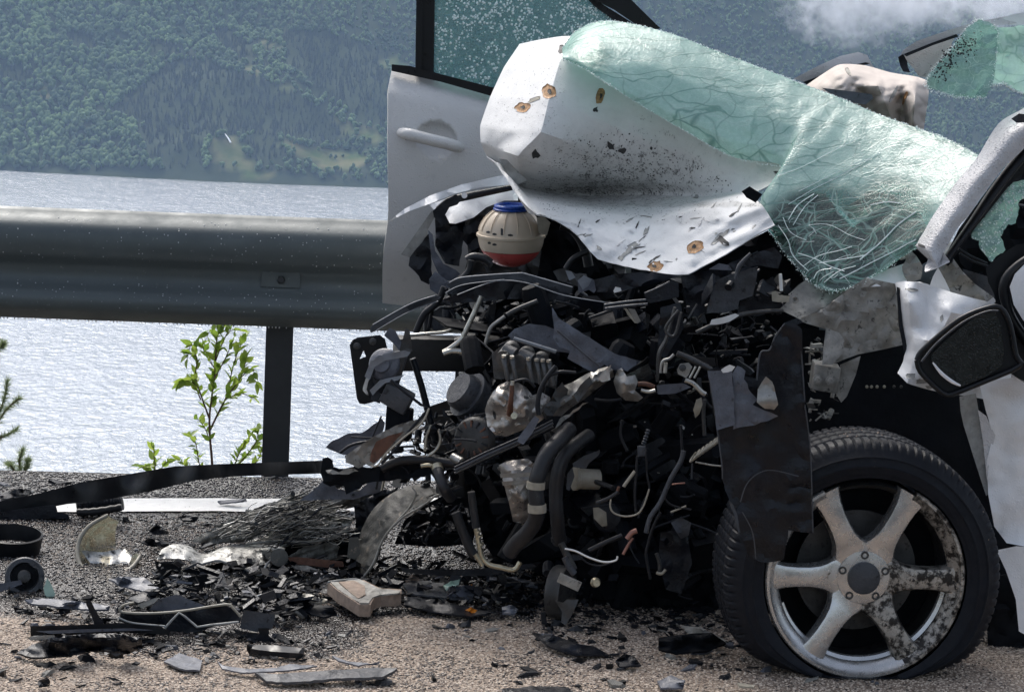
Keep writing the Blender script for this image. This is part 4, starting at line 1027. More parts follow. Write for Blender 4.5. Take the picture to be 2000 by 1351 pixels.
bag = grid('airbag', rows, M['fabric'], car, ku=12, kv=12, th=.003, amp=.075, fr=.013, seed=5.5, amp2=.012, fr2=.03, sharp=50, lin=.35)
decal('stain', bag, blob(1768, 190, 3, 16, 10, .3, .4), 'rustspot'); decal('stain', bag, blob(1745, 184, 2.5, 15, 10, .3, .5), 'fold'); decal('stain', bag, blob(1656, 140, 4, 10, 10, .3, -.5), 'cream')
S('trim_panel', 'blue_grey', 7.5, [(1605, 172), (1640, 176), (1702, 184), (1706, 192), (1690, 205), (1640, 195)], amp=.004)
# ---- roof, far frame and hanging glass
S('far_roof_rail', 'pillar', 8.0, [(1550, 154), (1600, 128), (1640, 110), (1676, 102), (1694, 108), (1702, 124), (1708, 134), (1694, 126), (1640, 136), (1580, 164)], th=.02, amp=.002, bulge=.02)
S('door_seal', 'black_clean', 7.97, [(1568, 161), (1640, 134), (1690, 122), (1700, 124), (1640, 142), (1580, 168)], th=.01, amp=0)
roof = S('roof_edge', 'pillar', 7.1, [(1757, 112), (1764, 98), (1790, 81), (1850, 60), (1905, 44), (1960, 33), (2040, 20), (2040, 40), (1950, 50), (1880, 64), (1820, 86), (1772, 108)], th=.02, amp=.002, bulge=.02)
S('roof_skin', 'white', 7.09, [(1935, 43), (1980, 28), (2040, 18), (2040, 52), (1990, 49), (1940, 48)], th=.02, amp=.002)
S('roof_inner', 'pillar', 7.14, [(1763, 110), (1822, 86), (1866, 70), (1852, 100), (1830, 128), (1816, 152), (1795, 150), (1782, 132)], th=.02, amp=.006)
S('roof_seal', 'black', 7.08, [(1765, 106), (1820, 84), (1868, 67), (1872, 72), (1822, 89), (1770, 111)], th=.005, amp=.0)
S('torn_corner', 'black', 7.08, [(1754, 112), (1764, 106), (1772, 120), (1778, 142), (1764, 140), (1758, 128)], th=.02, amp=.01, rag=2)
hg = S('hanging_glass', 'shard_glass', 7.02, [(1858, 95), (1888, 55), (1914, 37), (1938, 47), (1950, 56), (1946, 110), (1938, 165), (1926, 190), (1890, 191), (1858, 188), (1836, 176), (1812, 174), (1810, 152), (1832, 122)], th=.006, amp=.02, rag=2, step=9)
hg2 = S('hanging_glass', 'windscreen', 7.05, [(1944, 54), (1990, 50), (2040, 50), (2040, 190), (1990, 180), (1962, 165), (1936, 166), (1946, 110)], th=.006, amp=.015, rag=2, step=10)
edge_crumbs('edge_crumbs', [(1858, 95, 7.01), (1832, 122, 7.01), (1812, 152, 7.01), (1814, 174, 7.01), (1858, 188, 7.01), (1890, 191, 7.01), (1926, 190, 7.01)], 260, (.5, 1.7), 2.2, hg)
edge_crumbs('edge_crumbs', [(1858, 95, 7.0), (1888, 55, 7.0), (1914, 38, 7.0), (1948, 56, 7.0), (1946, 110, 7.0), (1936, 166, 7.0)], 160, (.5, 1.5), 1.8, hg)
edge_crumbs('edge_crumbs', [(1936, 166, 7.03), (1962, 165, 7.03), (1990, 180, 7.03), (2030, 188, 7.03)], 120, (.9, 2.2), 2, hg2)
edge_crumbs('crushed_pieces', [(1835, 150, 7.0), (1850, 120, 7.0), (1870, 100, 7.0), (1900, 80, 7.0)], 200, (.8, 2.4), 9, hg, 'black')
# ---- near windscreen pillar and cabin opening
pl_ = [(2040, 180), (1998, 212), (1950, 242), (1908, 308), (1871, 352), (1844, 390), (1820, 425), (1806, 450), (1793, 472), (1792, 486), (1830, 522)]
pr_ = [(2040, 250), (2010, 280), (1990, 300), (1966, 322), (1943, 350), (1915, 388), (1892, 421), (1873, 442), (1853, 476), (1840, 500), (1833, 524)]
rows = [[(x, y, 6.92-.0012*(y-250)/4) for x, y in pl_], [((a[0]*.5+b[0]*.5), (a[1]*.5+b[1]*.5), 6.86-.0012*((a[1]+b[1])/2-250)/4) for a, b in zip(pl_, pr_)], [(x, y, 6.87-.0012*(y-250)/4) for x, y in pr_]]
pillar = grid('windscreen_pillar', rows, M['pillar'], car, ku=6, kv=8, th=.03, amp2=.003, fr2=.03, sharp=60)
scatter_on('rain_drops', pillar, [(1990, 220), (2000, 280), (1860, 460), (1810, 500), (1800, 470)], 300, (.8, 2.4), M['pillar'])
decal('scuffed_chip', pillar, blob(1848, 386, 12, 4, 10, .3), 'fold'); decal('rust_patch', pillar, blob(1883, 425, 6, 4, 10, .3), 'rustspot')
decal('glue_mark', pillar, blob(1806, 452, 3, 9, 9, .3, .5), 'chip'); decal('glue_mark', pillar, blob(1800, 480, 9, 2.5, 9, .3, .3), 'chip')
S('rearview_clip', 'grey_plastic', 6.84, [(1975, 232), (1990, 222), (2010, 224), (2010, 240), (1985, 240)], th=.01)
T('door_seal', 'black_clean', (10, 10, 12, 15, 16, 16), [(1846, 508, 6.83), (1868, 478, 6.84), (1900, 434, 6.85), (1940, 376, 6.87), (1985, 318, 6.88), (2040, 258, 6.9)], flat=.6)
S('door_seal', 'black_clean', 6.95, [(1840, 512), (1873, 447), (1943, 352), (2000, 292), (2040, 262), (2040, 310), (1979, 352), (1940, 402), (1898, 454), (1873, 490), (1852, 520)], th=.02, amp=.0)
S('cabin_darkness', 'black_matt', 7.3, [(1830, 540), (1870, 470), (2040, 280), (2040, 660), (1940, 640), (1850, 570)], amp=.05, step=25, th=.2)  # black sheet stands in for the darkness inside the cabin
sg = S('side_glass_remnant', 'shard_glass', 6.95, [(1979, 356), (2040, 345), (2040, 382), (1992, 392), (1984, 436), (1969, 438), (1954, 463), (1964, 488), (1937, 512), (1923, 496), (1914, 486), (1912, 470), (1897, 464), (1902, 448), (1925, 420), (1945, 390)], th=.006, amp=.015, rag=3, step=8)
scatter_on('glass_crumbs', sg, [(1979, 356), (2030, 350), (2030, 380), (1990, 395), (1969, 438), (1937, 512), (1897, 464)], 240, (.8, 2.4), M['crumb'])
T('window_guide', 'black_clean', 3, [(1872, 486), (1895, 500), (1928, 515)], Y=6.9); T('window_guide', 'black_clean', 2.5, [(1874, 495), (1900, 510), (1930, 520)], Y=6.88)
T('window_guide', 'grey_plastic', 2.5, [(1985, 400), (2005, 402), (2030, 402)], Y=6.97)
# ---- crumpled near wing, door skins, mirror
S('scuttle_corner', 'white', 6.98, [(1688, 544), (1720, 530), (1768, 514), (1778, 528), (1770, 552), (1752, 558), (1700, 560)], amp=.008, tilt=(0, -.8))
S('scuttle_corner', 'fold', 6.95, [(1762, 520), (1772, 498), (1790, 500), (1802, 520), (1798, 545), (1776, 552), (1766, 540)], amp=.03, rag=2)
S('pillar_foot', 'white', 6.9, [(1812, 570), (1822, 540), (1832, 522), (1845, 545), (1856, 568), (1850, 576)], amp=.004)
S('pillar_foot', 'grime', 6.95, [(1832, 525), (1846, 500), (1862, 505), (1880, 530), (1905, 555), (1940, 580), (1930, 598), (1870, 580), (1850, 565)], amp=.025)
S('wing_fold', 'grey_plastic', 7.0, [(1880, 525), (1930, 540), (1945, 580), (1915, 590), (1890, 560)], amp=.01)
wing_rows = [[(1748, 552, 6.90), (1768, 549, 6.86), (1805, 553, 6.84), (1860, 571, 6.82), (1915, 586, 6.80), (1975, 600, 6.82)],
             [(1754, 585, 6.88), (1775, 590, 6.80), (1812, 595, 6.83), (1858, 610, 6.76), (1910, 620, 6.80), (1975, 630, 6.82)],
             [(1758, 632, 6.89), (1780, 640, 6.82), (1812, 642, 6.81), (1840, 645, 6.78), (1900, 650, 6.80), (1975, 660, 6.82)],
             [(1768, 678, 6.88), (1785, 662, 6.80), (1808, 664, 6.76), (1845, 672, 6.77), (1900, 700, 6.80), (1975, 700, 6.82)],
             [(1764, 705, 6.86), (1782, 712, 6.80), (1802, 716, 6.77), (1842, 725, 6.80), (1900, 740, 6.80), (1975, 740, 6.82)],
             [(1753, 728, 6.84), (1772, 748, 6.80), (1800, 757, 6.80), (1832, 765, 6.82), (1900, 775, 6.82), (1975, 790, 6.84)]]
nw = grid('near_wing', wing_rows, M['white'], car, lin=.7, ku=8, kv=7, th=.003, amp=.012, fr=.018, seed=2.2, amp2=.004, sharp=50)
for (x, y, rx, ry) in ((1782, 566, 12, 3), (1840, 622, 4, 6), (1780, 733, 9, 6), (1770, 706, 6, 8), (1800, 745, 12, 5), (1815, 756, 8, 4)): decal('paint_chip', nw, blob(x, y, rx, ry, 10, .4), 'fold')
S('torn_wing_edge', 'white', 6.74, [(1866, 618), (1888, 612), (1915, 600), (1940, 580), (1946, 588), (1920, 612), (1895, 622), (1872, 628)], amp=.004, rag=1)
S('wing_seam', 'black', 6.87, [(1751, 560), (1757, 562), (1762, 630), (1772, 678), (1775, 712), (1768, 708), (1764, 680), (1755, 634)], amp=.003, th=.01)
mg = [(1817, 693), (1848, 664), (1876, 640), (1904, 620), (1925, 612), (1944, 610), (1954, 635), (1961, 684), (1957, 716), (1923, 737), (1875, 756), (1848, 735), (1823, 714)]
mo = [(1791, 703), (1798, 688), (1827, 661), (1875, 623), (1923, 603), (1954, 601), (1973, 635), (1984, 693), (1992, 714), (1932, 741), (1859, 770), (1846, 769), (1832, 760), (1798, 726)]
mh = S('mirror_housing', 'black_clean', 6.50, mo, th=.10, amp=0, step=14)
ed = [(x, y, 6.49) for x, y in mo]; T('mirror_rim_and_reflection', 'black_clean', 5.5, ed+[ed[0]], par=mh, seg=8, k=3)
M['mirror'] = mat('dark_wet_mirror_glass', (.012, .014, .013), .14, var=.6, vs_=35, dirt=((.05, .05, .045), .35, 120.), drops=.5, spec=.35)  # dark colour stands in for the hillside reflected in the mirror
S('mirror_glass', 'mirror', 6.485, mg, th=.004, amp=0, par=mh, step=14)
T('mirror_rim_and_reflection', 'white', (1.5, 4, 4, 2), [(1822, 708), (1838, 728), (1858, 744), (1876, 753)], Y=6.474, par=mh, seg=6)  # white band painting the door's reflection at the foot of the glass
T('mirror_rim_and_reflection', 'grey_plastic', 2.2, [(1800, 706), (1830, 670), (1880, 630), (1925, 609), (1950, 607)], Y=6.465, par=mh)
S('mirror_arm', 'black_clean', 6.6, [(1925, 523), (1955, 498), (1985, 478), (2040, 470), (2040, 505), (1985, 530), (1962, 556), (1975, 600), (1990, 640), (2040, 700), (2040, 760), (1990, 740), (1960, 720), (1950, 620), (1942, 575), (1930, 550)], th=.06, amp=.002)
T('mirror_arm_edge', 'black_clean', (9, 10, 10, 12), [(2040, 488), (1990, 518), (1962, 552), (1966, 596), (1990, 645), (2040, 705)], Y=6.57)
S('mirror_cover', 'white', 6.55, [(2040, 495), (2005, 512), (1982, 535), (1972, 560), (1980, 595), (1998, 625), (2040, 670)], th=.03, amp=0, bulge=.02)
S('near_door_skin', 'white', 6.72, [(1913, 750), (1945, 742), (1985, 736), (2040, 780), (2040, 1075), (1998, 1066), (1966, 1060), (1942, 1028), (1930, 965), (1927, 900), (1940, 850), (1925, 800)], amp=.022, fr=.009, th=.02, step=9)
S('near_door_skin', 'white', 6.70, [(1946, 1074), (1985, 1066), (2040, 1070), (2040, 1260), (1990, 1232), (1984, 1170), (1964, 1112)], amp=.010, fr=.010, th=.02, step=9)
S('wing_strip', 'fold', 6.74, [(1874, 774), (1906, 768), (1914, 820), (1926, 900), (1930, 965), (1926, 968), (1904, 900), (1882, 830), (1876, 802)], amp=.006)
S('wing_strip', 'pillar', 6.73, [(1910, 800), (1926, 812), (1944, 850), (1932, 900), (1928, 940), (1920, 860)], amp=.004)
S('wing_strip', 'black', 6.76, [(1900, 770), (1912, 780), (1922, 870), (1915, 870), (1905, 810)], amp=.004)

# ---- soiled inner wing and knuckle
S('inner_wing_flange', 'grime', 7.02, [(1522, 604), (1540, 587), (1543, 572), (1560, 556), (1583, 541), (1594, 546), (1608, 561), (1641, 561), (1652, 567), (1610, 600), (1563, 624), (1545, 615)], amp=.012, tilt=(0, -.7))
lathe('flange_hole', P(1553, 585, 6.98), (0, -1, .1), [(0, .009), (.002, .009), (.003, .006), (.0, .004)], M['grime'], car, seg=12)
S('inner_wing', 'grime', 6.96, [(1563, 624), (1610, 601), (1652, 568), (1691, 542), (1752, 555), (1757, 584), (1764, 634), (1769, 672), (1726, 682), (1676, 692), (1648, 702), (1621, 714), (1640, 670), (1613, 643), (1570, 630)], amp=.022, step=9)
S('inner_wing_tab', 'grime', 6.9, [(1613, 640), (1640, 650), (1650, 665), (1645, 690), (1626, 712), (1606, 712), (1608, 680)], amp=.006, tilt=(0, -.5))
S('inner_wing_tab', 'grime', 6.92, [(1641, 712), (1681, 695), (1672, 730), (1654, 774), (1643, 786), (1627, 760), (1640, 735)], amp=.01)
S('strut_clip', 'cream', 6.98, [(1507, 570), (1515, 568), (1522, 576), (1541, 578), (1541, 590), (1520, 590), (1508, 588)], th=.015, amp=.003)
T('strut_clip', 'wire_white', 3.5, [(1524, 535), (1525, 550), (1526, 568)], Y=7.0)
block('knuckle', P(1611, 735, 6.95), Vector((.030, 0, -.004)), Vector((0, .04, 0)), Vector((.002, 0, .030)), M['grime'], car)
for x, y in ((1596, 741), (1621, 743)): lathe('knuckle_bolt', P(x, y, 6.905), (0, -1, .1), [(0, .011), (.008, .011), (.009, .007), (.012, .006)], M['grime'], car, seg=6)
S('arch_darkness_sheet', 'black_matt', 7.25, [(1560, 640), (1770, 660), (1900, 760), (1935, 960), (1990, 1080), (2040, 1300), (1500, 1300), (1560, 1000)], amp=.02, step=40, th=.02)  # black sheet stands in for the darkness inside the wheel arch
for k, x in enumerate((1693, 1702, 1713, 1727, 1746, 1760)): lathe('spring_seat_stud', P(x, 755, 7.15), (0, -1, 0), [(0, .004), (.006, .003)], M['cream' if k < 4 else 'dark_metal'], car, seg=8)
block('underbody', P(1820, 900, 7.95), Vector((.62, .05, 0)), Vector((-.03, .55, 0)), Vector((0, 0, .26)), M['black_matt'], car, bev=.1)

# ---- wheel
WC = P(1688, 1129, 6.60); yaw = rad(6); WN = Vector((math.sin(yaw), -math.cos(yaw), 0)); WU = Vector((math.cos(yaw), math.sin(yaw), 0)); WV = Vector((0, 0, 1))
def wp(u, v, n): return WC+WU*u+WV*v+WN*n
wheel = thing('near_front_wheel', '', 'x', WC); del wheel['category']; del wheel['label']; wheel.name = 'wheel'; WL['wheel'] = WC.copy(); wheel.parent = car; wheel.location = WC-CARLOC
seg = 480; TR = .310
prof = [(.014, .226), (.016, .234), (.0175, .236), (.018, .239), (.021, .250), (.0225, .251), (.0225, .254), (.021, .256), (.020, .270), (.0215, .271), (.0215, .274), (.019, .276), (.012, .288), (.004, .298)]; prof += [(-.002, .303), (-.010, .306)]
for i, n_ in enumerate(np.linspace(-.018, -.182, 21)): prof.append((n_, TR-(.007 if i % 5 == 3 else 0)-abs((n_+.1)/.1)**2*.004))
prof += [(-.195, .300), (-.210, .285), (-.215, .26), (-.205, .235), (-.19, .22)]
V = []; GZ = .004-WC.z
for i, (n_, r) in enumerate(prof):
    for k in range(seg):
        a = 2*math.pi*k/seg; q_ = min(1, max(0, (-math.sin(a)-.5)/.48)); rr = r-max(0, r-.236)*q_*q_*(3-2*q_)*.9
        if r > .297 and (k % 5 == 0): rr -= .005 if n_ > -.05 or n_ < -.15 else .002
        if .262 < r < .31 and n_ > 0: rr += 0
        u, v = rr*math.cos(a), rr*math.sin(a); nn = n_
        if r > .28 and n_ > 0 and k % 40 in (0, 1, 2) and TR > r > .28: nn += .0010
        if v < GZ:                                    # flat tyre: the low part spreads on the road
            e = GZ-v; v = GZ-e*.02; nn = n_+(.35*e if n_ > -.1 else -.35*e)
        elif v < -.12 and r < .3:
            nn += .25*max(0, (-.12-v))*.2
        V.append(wp(u, v, nn))
n = len(prof); Fs = [(i*seg+k, i*seg+(k+1) % seg, (i+1)*seg+(k+1) % seg, (i+1)*seg+k) for i in range(n-1) for k in range(seg)]
ty = emit('tyre', V, Fs, M['tyre'], wheel); sharpen(ty, 35)
def ring(name, prof, a0, a1, m, par, seg=90, cap=True):
    V = []; n = len(prof); full = a1-a0 >= 359.9
    for (n_, r) in prof:
        for k in range(seg+1):
            a = rad(a0+(a1-a0)*k/seg); V.append(wp(r*math.cos(a), r*math.sin(a), n_))
    s1 = seg+1; Fs = [(i*s1+k, i*s1+k+1, ((i+1) % n)*s1+k+1, ((i+1) % n)*s1+k) for i in range(n) for k in range(seg)]
    if not full: Fs += [tuple(i*s1 for i in range(n)), tuple(i*s1+seg for i in reversed(range(n)))]
    o = emit(name, V, Fs, m, par); sharpen(o, 35); return o
rp = [(.012, .222), (.016, .219), (.016, .213), (.008, .208), (.002, .200), (-.004, .192), (-.012, .188), (-.016, .192), (-.010, .205), (-.004, .222)]
rim = ring('rim', rp, 118, 298, M['rim'], wheel, 70)
ring('rim_lip', rp, -62.2, 62, M['rim_mud'], rim, 60)
ring('rim_lip', rp, 18, 62, M['rim'], rim, 24) if False else None
ring('rim_barrel', [(-.010, .206), (-.03, .196), (-.12, .186), (-.2, .205), (-.2, .212), (-.03, .212)], 0, 360, M['dark_metal'], rim, 80)
ring('inner_ledge', [(-.022, .190), (-.026, .182), (-.034, .180), (-.040, .190)], 200, 350, M['rim'], rim, 40)
ring('brake_disc', [(-.09, .135), (-.10, .135), (-.10, .04), (-.09, .04)], 0, 360, M['dark_metal'], rim, 48)
ring('wheel_back', [(-.15, .2), (-.16, .2), (-.16, .01), (-.15, .01)], 0, 360, M['black_matt'], rim, 48)
def spoke(ang, m):
    a = rad(ang); er = Vector((math.cos(a), math.sin(a), 0)); et = Vector((-math.sin(a), math.cos(a), 0)); V = []
    secs = [(.030, .040, -.012), (.058, .044, -.010), (.070, .040, -.009), (.082, .033, -.006), (.098, .0275, -.002), (.120, .0245, 0), (.150, .0245, .002), (.178, .027, .003), (.196, .032, .003), (.212, .038, .004)]
    for (r, hw, n_) in secs:
        for (t, dn) in ((-1, -.034), (-1, -.010), (-.86, -.002), (-.62, 0), (.62, 0), (.86, -.002), (1, -.010), (1, -.034)):
            q = er*r+et*hw*t; V.append(wp(q.x, q.y, n_+dn))
    k = 8; Fs = [(i*k+j, i*k+(j+1) % k, (i+1)*k+(j+1) % k, (i+1)*k+j) for i in range(len(secs)-1) for j in range(k)]+[tuple(range(k)), tuple((len(secs)-1)*k+j for j in reversed(range(k)))]
    o = emit('spoke', V, Fs, M[m], rim); sharpen(o, 30)
for a, m in ((62, 'rim'), (118, 'rim'), (180, 'rim'), (238, 'rim'), (302, 'rim_mud'), (0, 'rim_mud')): spoke(a, m)
lathe('hub', wp(0, 0, -.04), WN, [(0, .062), (.026, .062), (.031, .058), (.033, .040), (.033, .0)], M['rim'], rim, seg=40)
lathe('hub_cap', wp(0, 0, -.008), WN, [(0, .036), (.007, .036), (.010, .031), (.012, 0)], M['grey_plastic'], rim, seg=32)
for k in range(5):
    a = rad(90+72*k); lathe('wheel_bolt', wp(.05*math.cos(a), .05*math.sin(a), -.010), WN, [(0, .009), (.004, .009), (.004, .005), (.001, .005)], M['dark_metal'], rim, seg=12)
scatter_on('mud_clods', ty, [(1440, 860), (1560, 820), (1760, 820), (1900, 900), (1940, 1100), (1900, 880), (1760, 850)], 160, (.8, 3.5), M['tan'])
# second tyre-like rubber behind
S('sill_liner', 'black_matt', 6.95, [(1925, 1130), (1965, 1120), (2040, 1200), (2040, 1340), (1960, 1320), (1930, 1290)], amp=.02, th=.05)

# ---- torn wheel-arch liner hanging in front of the tyre
S('arch_liner', 'black', 6.50, [(1382, 724), (1400, 716), (1478, 740), (1485, 690), (1503, 683), (1515, 656), (1533, 632), (1556, 633), (1566, 643), (1572, 786), (1580, 850), (1584, 905), (1588, 1041), (1540, 1035), (1536, 1060), (1531, 1093), (1500, 1098), (1482, 1096), (1461, 1081), (1446, 1045), (1425, 980), (1410, 935), (1408, 900), (1396, 812)], th=.004, amp=.022, fr=.016, step=12, rag=1, tilt=(-.15, .1))
S('liner_brace', 'blue_grey', 6.455, [(1382, 724), (1430, 722), (1436, 830), (1400, 840), (1396, 800)], th=.005, amp=.006, rag=1)
S('liner_brace', 'blue_grey', 6.46, [(1430, 730), (1440, 714), (1456, 724), (1453, 740), (1468, 768), (1480, 780), (1470, 790), (1505, 805), (1520, 812), (1500, 822), (1460, 832), (1432, 838)], th=.005, amp=.014, rag=2)
S('torn_bracket', 'alu', 6.45, [(1480, 760), (1496, 735), (1508, 745), (1514, 765), (1520, 790), (1512, 800), (1494, 798), (1478, 785)], th=.006, amp=.014, rag=1)
for pts, rr in (([(1383, 725), (1397, 812), (1409, 900), (1411, 935)], 1.6), ([(1572, 790), (1580, 850), (1584, 905), (1588, 1040)], 1.4), ([(1478, 742), (1485, 690), (1503, 683), (1515, 656), (1533, 632)], 1.8), ([(1562, 645), (1566, 700), (1572, 786)], 1.6), ([(1446, 980), (1462, 940), (1500, 918), (1560, 930)], 1.2), ([(1450, 1000), (1470, 1040), (1476, 1090)], 1.2)):
    T('liner_highlight', 'grey_plastic', rr, pts, Y=6.485, seg=6)  # thin grey lines painting highlights along the liner's outline
S('liner_edge', 'grey_plastic', 6.44, [(1424, 976), (1432, 985), (1440, 1005), (1446, 1040), (1442, 1040), (1434, 1005), (1426, 988)], th=.006, amp=.003)
S('white_tear', 'wire_white', 6.43, [(1408, 722), (1425, 712), (1436, 716), (1430, 724), (1412, 728)], th=.004, amp=.003, rag=1)
T('wire', 'cream', 1.3, [(1476, 782), (1482, 792), (1488, 800)], Y=6.53)

# ---- engine bay: dark masses behind
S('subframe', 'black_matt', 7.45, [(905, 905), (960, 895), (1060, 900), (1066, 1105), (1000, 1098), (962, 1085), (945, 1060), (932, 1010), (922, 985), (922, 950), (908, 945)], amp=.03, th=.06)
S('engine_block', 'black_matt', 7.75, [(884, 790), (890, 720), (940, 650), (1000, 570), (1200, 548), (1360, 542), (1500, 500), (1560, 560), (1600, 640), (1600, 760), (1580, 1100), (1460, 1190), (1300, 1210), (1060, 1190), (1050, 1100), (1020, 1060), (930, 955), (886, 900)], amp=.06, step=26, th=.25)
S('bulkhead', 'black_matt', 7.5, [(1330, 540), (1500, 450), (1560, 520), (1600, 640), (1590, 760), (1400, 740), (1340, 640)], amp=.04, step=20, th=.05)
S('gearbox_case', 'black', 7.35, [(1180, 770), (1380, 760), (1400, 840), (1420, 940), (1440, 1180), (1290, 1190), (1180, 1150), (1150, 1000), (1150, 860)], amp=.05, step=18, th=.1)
S('under_shadow_sheet', 'black_matt', 7.2, [(1060, 1100), (1200, 1090), (1440, 1090), (1450, 1185), (1300, 1200), (1120, 1190), (1070, 1180)], amp=.03, th=.05)  # black sheet painting the shadow beneath the engine
# longitudinal beam with crash plate
S('crash_plate', 'black_clean', 7.28, [(683, 674), (688, 664), (698, 659), (742, 654), (752, 662), (762, 700), (756, 770), (746, 781), (712, 789), (702, 788), (697, 778)], th=.012, amp=.0, step=14, hole=[[(702, 692), (713, 692), (713, 703), (702, 703)]])
for x, y in ((697, 676), (728, 667)): lathe('plate_bolt', P(x, y, 7.27), (0, -1, .05), [(0, .009), (.004, .009), (.006, .006)], M['dark_metal'], car, seg=10)
block('frame_rail', P(868, 690, 7.45), Vector((.118, .035, -.001)), Vector((-.01, .035, 0)), Vector((.001, 0, .040)), M['beam'], car, bev=.12)
block('frame_rail', P(960, 700, 7.5), Vector((.07, .02, -.006)), Vector((-.01, .04, 0)), Vector((.001, 0, .055)), M['beam'], car, bev=.12)
T('brake_pipe', 'steel', 3.5, [(800, 655), (840, 651), (870, 648), (886, 640), (892, 625)], Y=7.36); lathe('pipe_fitting', P(873, 622, 7.38), (0, 0, 1), [(0, .012), (.02, .014), (.03, .009)], M['black'], car, seg=10)
T('brake_pipe', 'steel', (5.5, 5.5), [(940, 578), (926, 612), (908, 650), (902, 662), (880, 680), (866, 688)], Y=7.25); T('brake_pipe', 'steel', (6, 7, 6), [(866, 691), (882, 686), (905, 688), (925, 700), (938, 716)], Y=7.24)
T('cable', 'wire', 7, [(868, 560), (855, 590), (830, 612), (818, 635), (812, 650)], Y=7.4); T('cable', 'wire', 4, [(845, 600), (838, 640)], Y=7.42); T('hose', 'rubber', 7, [(905, 560), (880, 585), (838, 600), (834, 646)], Y=7.5)
S('body_seal', 'grey_plastic', 7.5, [(844, 610), (860, 600), (880, 606), (890, 630), (850, 648), (842, 640)], amp=.01)
T('pipe', 'alu', 4, [(986, 618), (962, 636), (955, 648), (948, 672)], Y=7.2); T('pipe', 'dark_metal', 5, [(1050, 588), (1010, 604), (990, 615)], Y=7.18); T('pipe', 'dark_metal', 4, [(930, 664), (936, 700), (944, 720), (960, 752)], Y=7.2)
lathe('filler_ring', P(930, 628, 7.4), (0, -.35, 1), [(0, .034), (.012, .034), (.014, .027), (.006, .025)], M['black'], car, seg=24)
lathe('filler_ring', P(1008, 596, 7.4), (0, -.35, 1), [(0, .026), (.016, .030), (.018, .022), (.006, .02)], M['dark_metal'], car, seg=20)
S('lower_member', 'beam', 7.55, [(834, 795), (884, 778), (888, 905), (840, 905), (828, 850)], th=.06, amp=.006, step=18)
T('support_strut', 'black', (9, 10, 10), [(806, 700), (822, 750), (840, 820), (850, 860)], Y=7.22, flat=.7)
# crushed horn, crash box and slats in front of it
block('crash_box', P(752, 728, 7.16), Vector((.036, .01, .004)), Vector((-.008, .04, 0)), Vector((.012, 0, .046)), M['grey_plastic'], car, bev=.25)
lathe('horn', P(752, 712, 7.11), Vector((-.35, -1, .25)), [(-.02, .030), (.0, .038), (.008, .038), (.012, .034), (.018, .022), (.026, .020), (.028, .0)], M['blue_grey'], car, seg=28)
S('crash_box_lug', 'black', 7.09, [(716, 760), (722, 730), (730, 715), (728, 745), (745, 772), (742, 788), (724, 780)], th=.01, amp=.008, rag=1)
block('crash_box', P(776, 776, 7.10), Vector((.030, 0, -.016)), Vector((.004, .03, 0)), Vector((.010, 0, .022)), M['grey_plastic'], car, bev=.2)
block('crash_box', P(780, 824, 7.12), Vector((.028, 0, -.006)), Vector((.004, .03, 0)), Vector((.001, 0, .036)), M['black_matt'], car, bev=.15)
S('torn_strap', 'highlight_grey', 7.07, [(712, 735), (724, 705), (748, 692), (790, 684), (802, 688), (796, 696), (752, 704), (732, 716), (722, 742)], th=.005, amp=.008)
S('torn_strap', 'highlight_grey', 7.06, [(722, 762), (742, 742), (768, 736), (790, 732), (778, 742), (752, 748), (735, 764), (728, 772)], th=.005, amp=.008)
S('bracket', 'dark_metal', 7.1, [(780, 690), (792, 640), (800, 644), (806, 685), (790, 700), (785, 730), (778, 728)], th=.006, amp=.01)
S('bracket_tongue', 'blue_grey', 7.15, [(750, 655), (760, 640), (772, 645), (784, 668), (780, 685), (770, 672)], th=.004, amp=.006)
T('latch_rod', 'black', 3, [(763, 742), (790, 765), (822, 790), (838, 798), (800, 840), (770, 880), (745, 905)], Y=7.02, curve=False)
T('wire_hanger', 'wire', 1.8, [(745, 812), (735, 835), (727, 855), (705, 854), (686, 853)], Y=7.05, curve=False)
# upper slam panel arches
S('slam_panel', 'grey_plastic', 7.28, [(872, 556), (901, 541), (967, 535), (1020, 532), (1052, 542), (1090, 552), (1118, 562), (1116, 574), (1080, 566), (1040, 556), (1020, 548), (965, 550), (905, 558), (886, 572)], th=.012, amp=.006)
S('slam_panel', 'black', 7.24, [(864, 585), (891, 574), (939, 557), (979, 547), (1030, 552), (1103, 576), (1198, 592), (1240, 600), (1236, 612), (1170, 606), (1090, 592), (1040, 584), (990, 584), (930, 590), (880, 592)], th=.015, amp=.014)
S('slam_panel', 'black', 7.26, [(870, 570), (900, 555), (980, 545), (1060, 556), (1110, 575), (1060, 575), (1000, 562), (940, 566), (890, 580)], th=.01, amp=.014)
S('latch_arm', 'grey_plastic', 7.2, [(722, 644), (730, 630), (800, 592), (852, 576), (862, 580), (850, 590), (800, 608), (745, 638), (735, 646), (724, 650)], th=.010, amp=.004)
S('latch_arm', 'black', 7.19, [(795, 600), (830, 586), (850, 583), (830, 592), (800, 606)], th=.004, amp=.002)
S('bracket', 'dark_metal', 7.25, [(1080, 530), (1100, 524), (1125, 535), (1145, 535), (1150, 548), (1140, 560), (1118, 556), (1090, 548)], th=.01, amp=.02, rag=2)
S('bracket', 'blue_grey', 7.22, [(1128, 548), (1138, 540), (1158, 545), (1172, 558), (1160, 572), (1150, 566), (1130, 572)], th=.01, amp=.01)
S('air_duct', 'black', 7.1, [(1160, 546), (1200, 536), (1260, 530), (1330, 538), (1300, 548), (1240, 562), (1200, 572), (1165, 570)], th=.03, amp=.015)
S('lamp_chip', 'wire_white', 7.08, [(1198, 568), (1202, 560), (1212, 562), (1214, 568), (1200, 572)], th=.004, amp=.002)
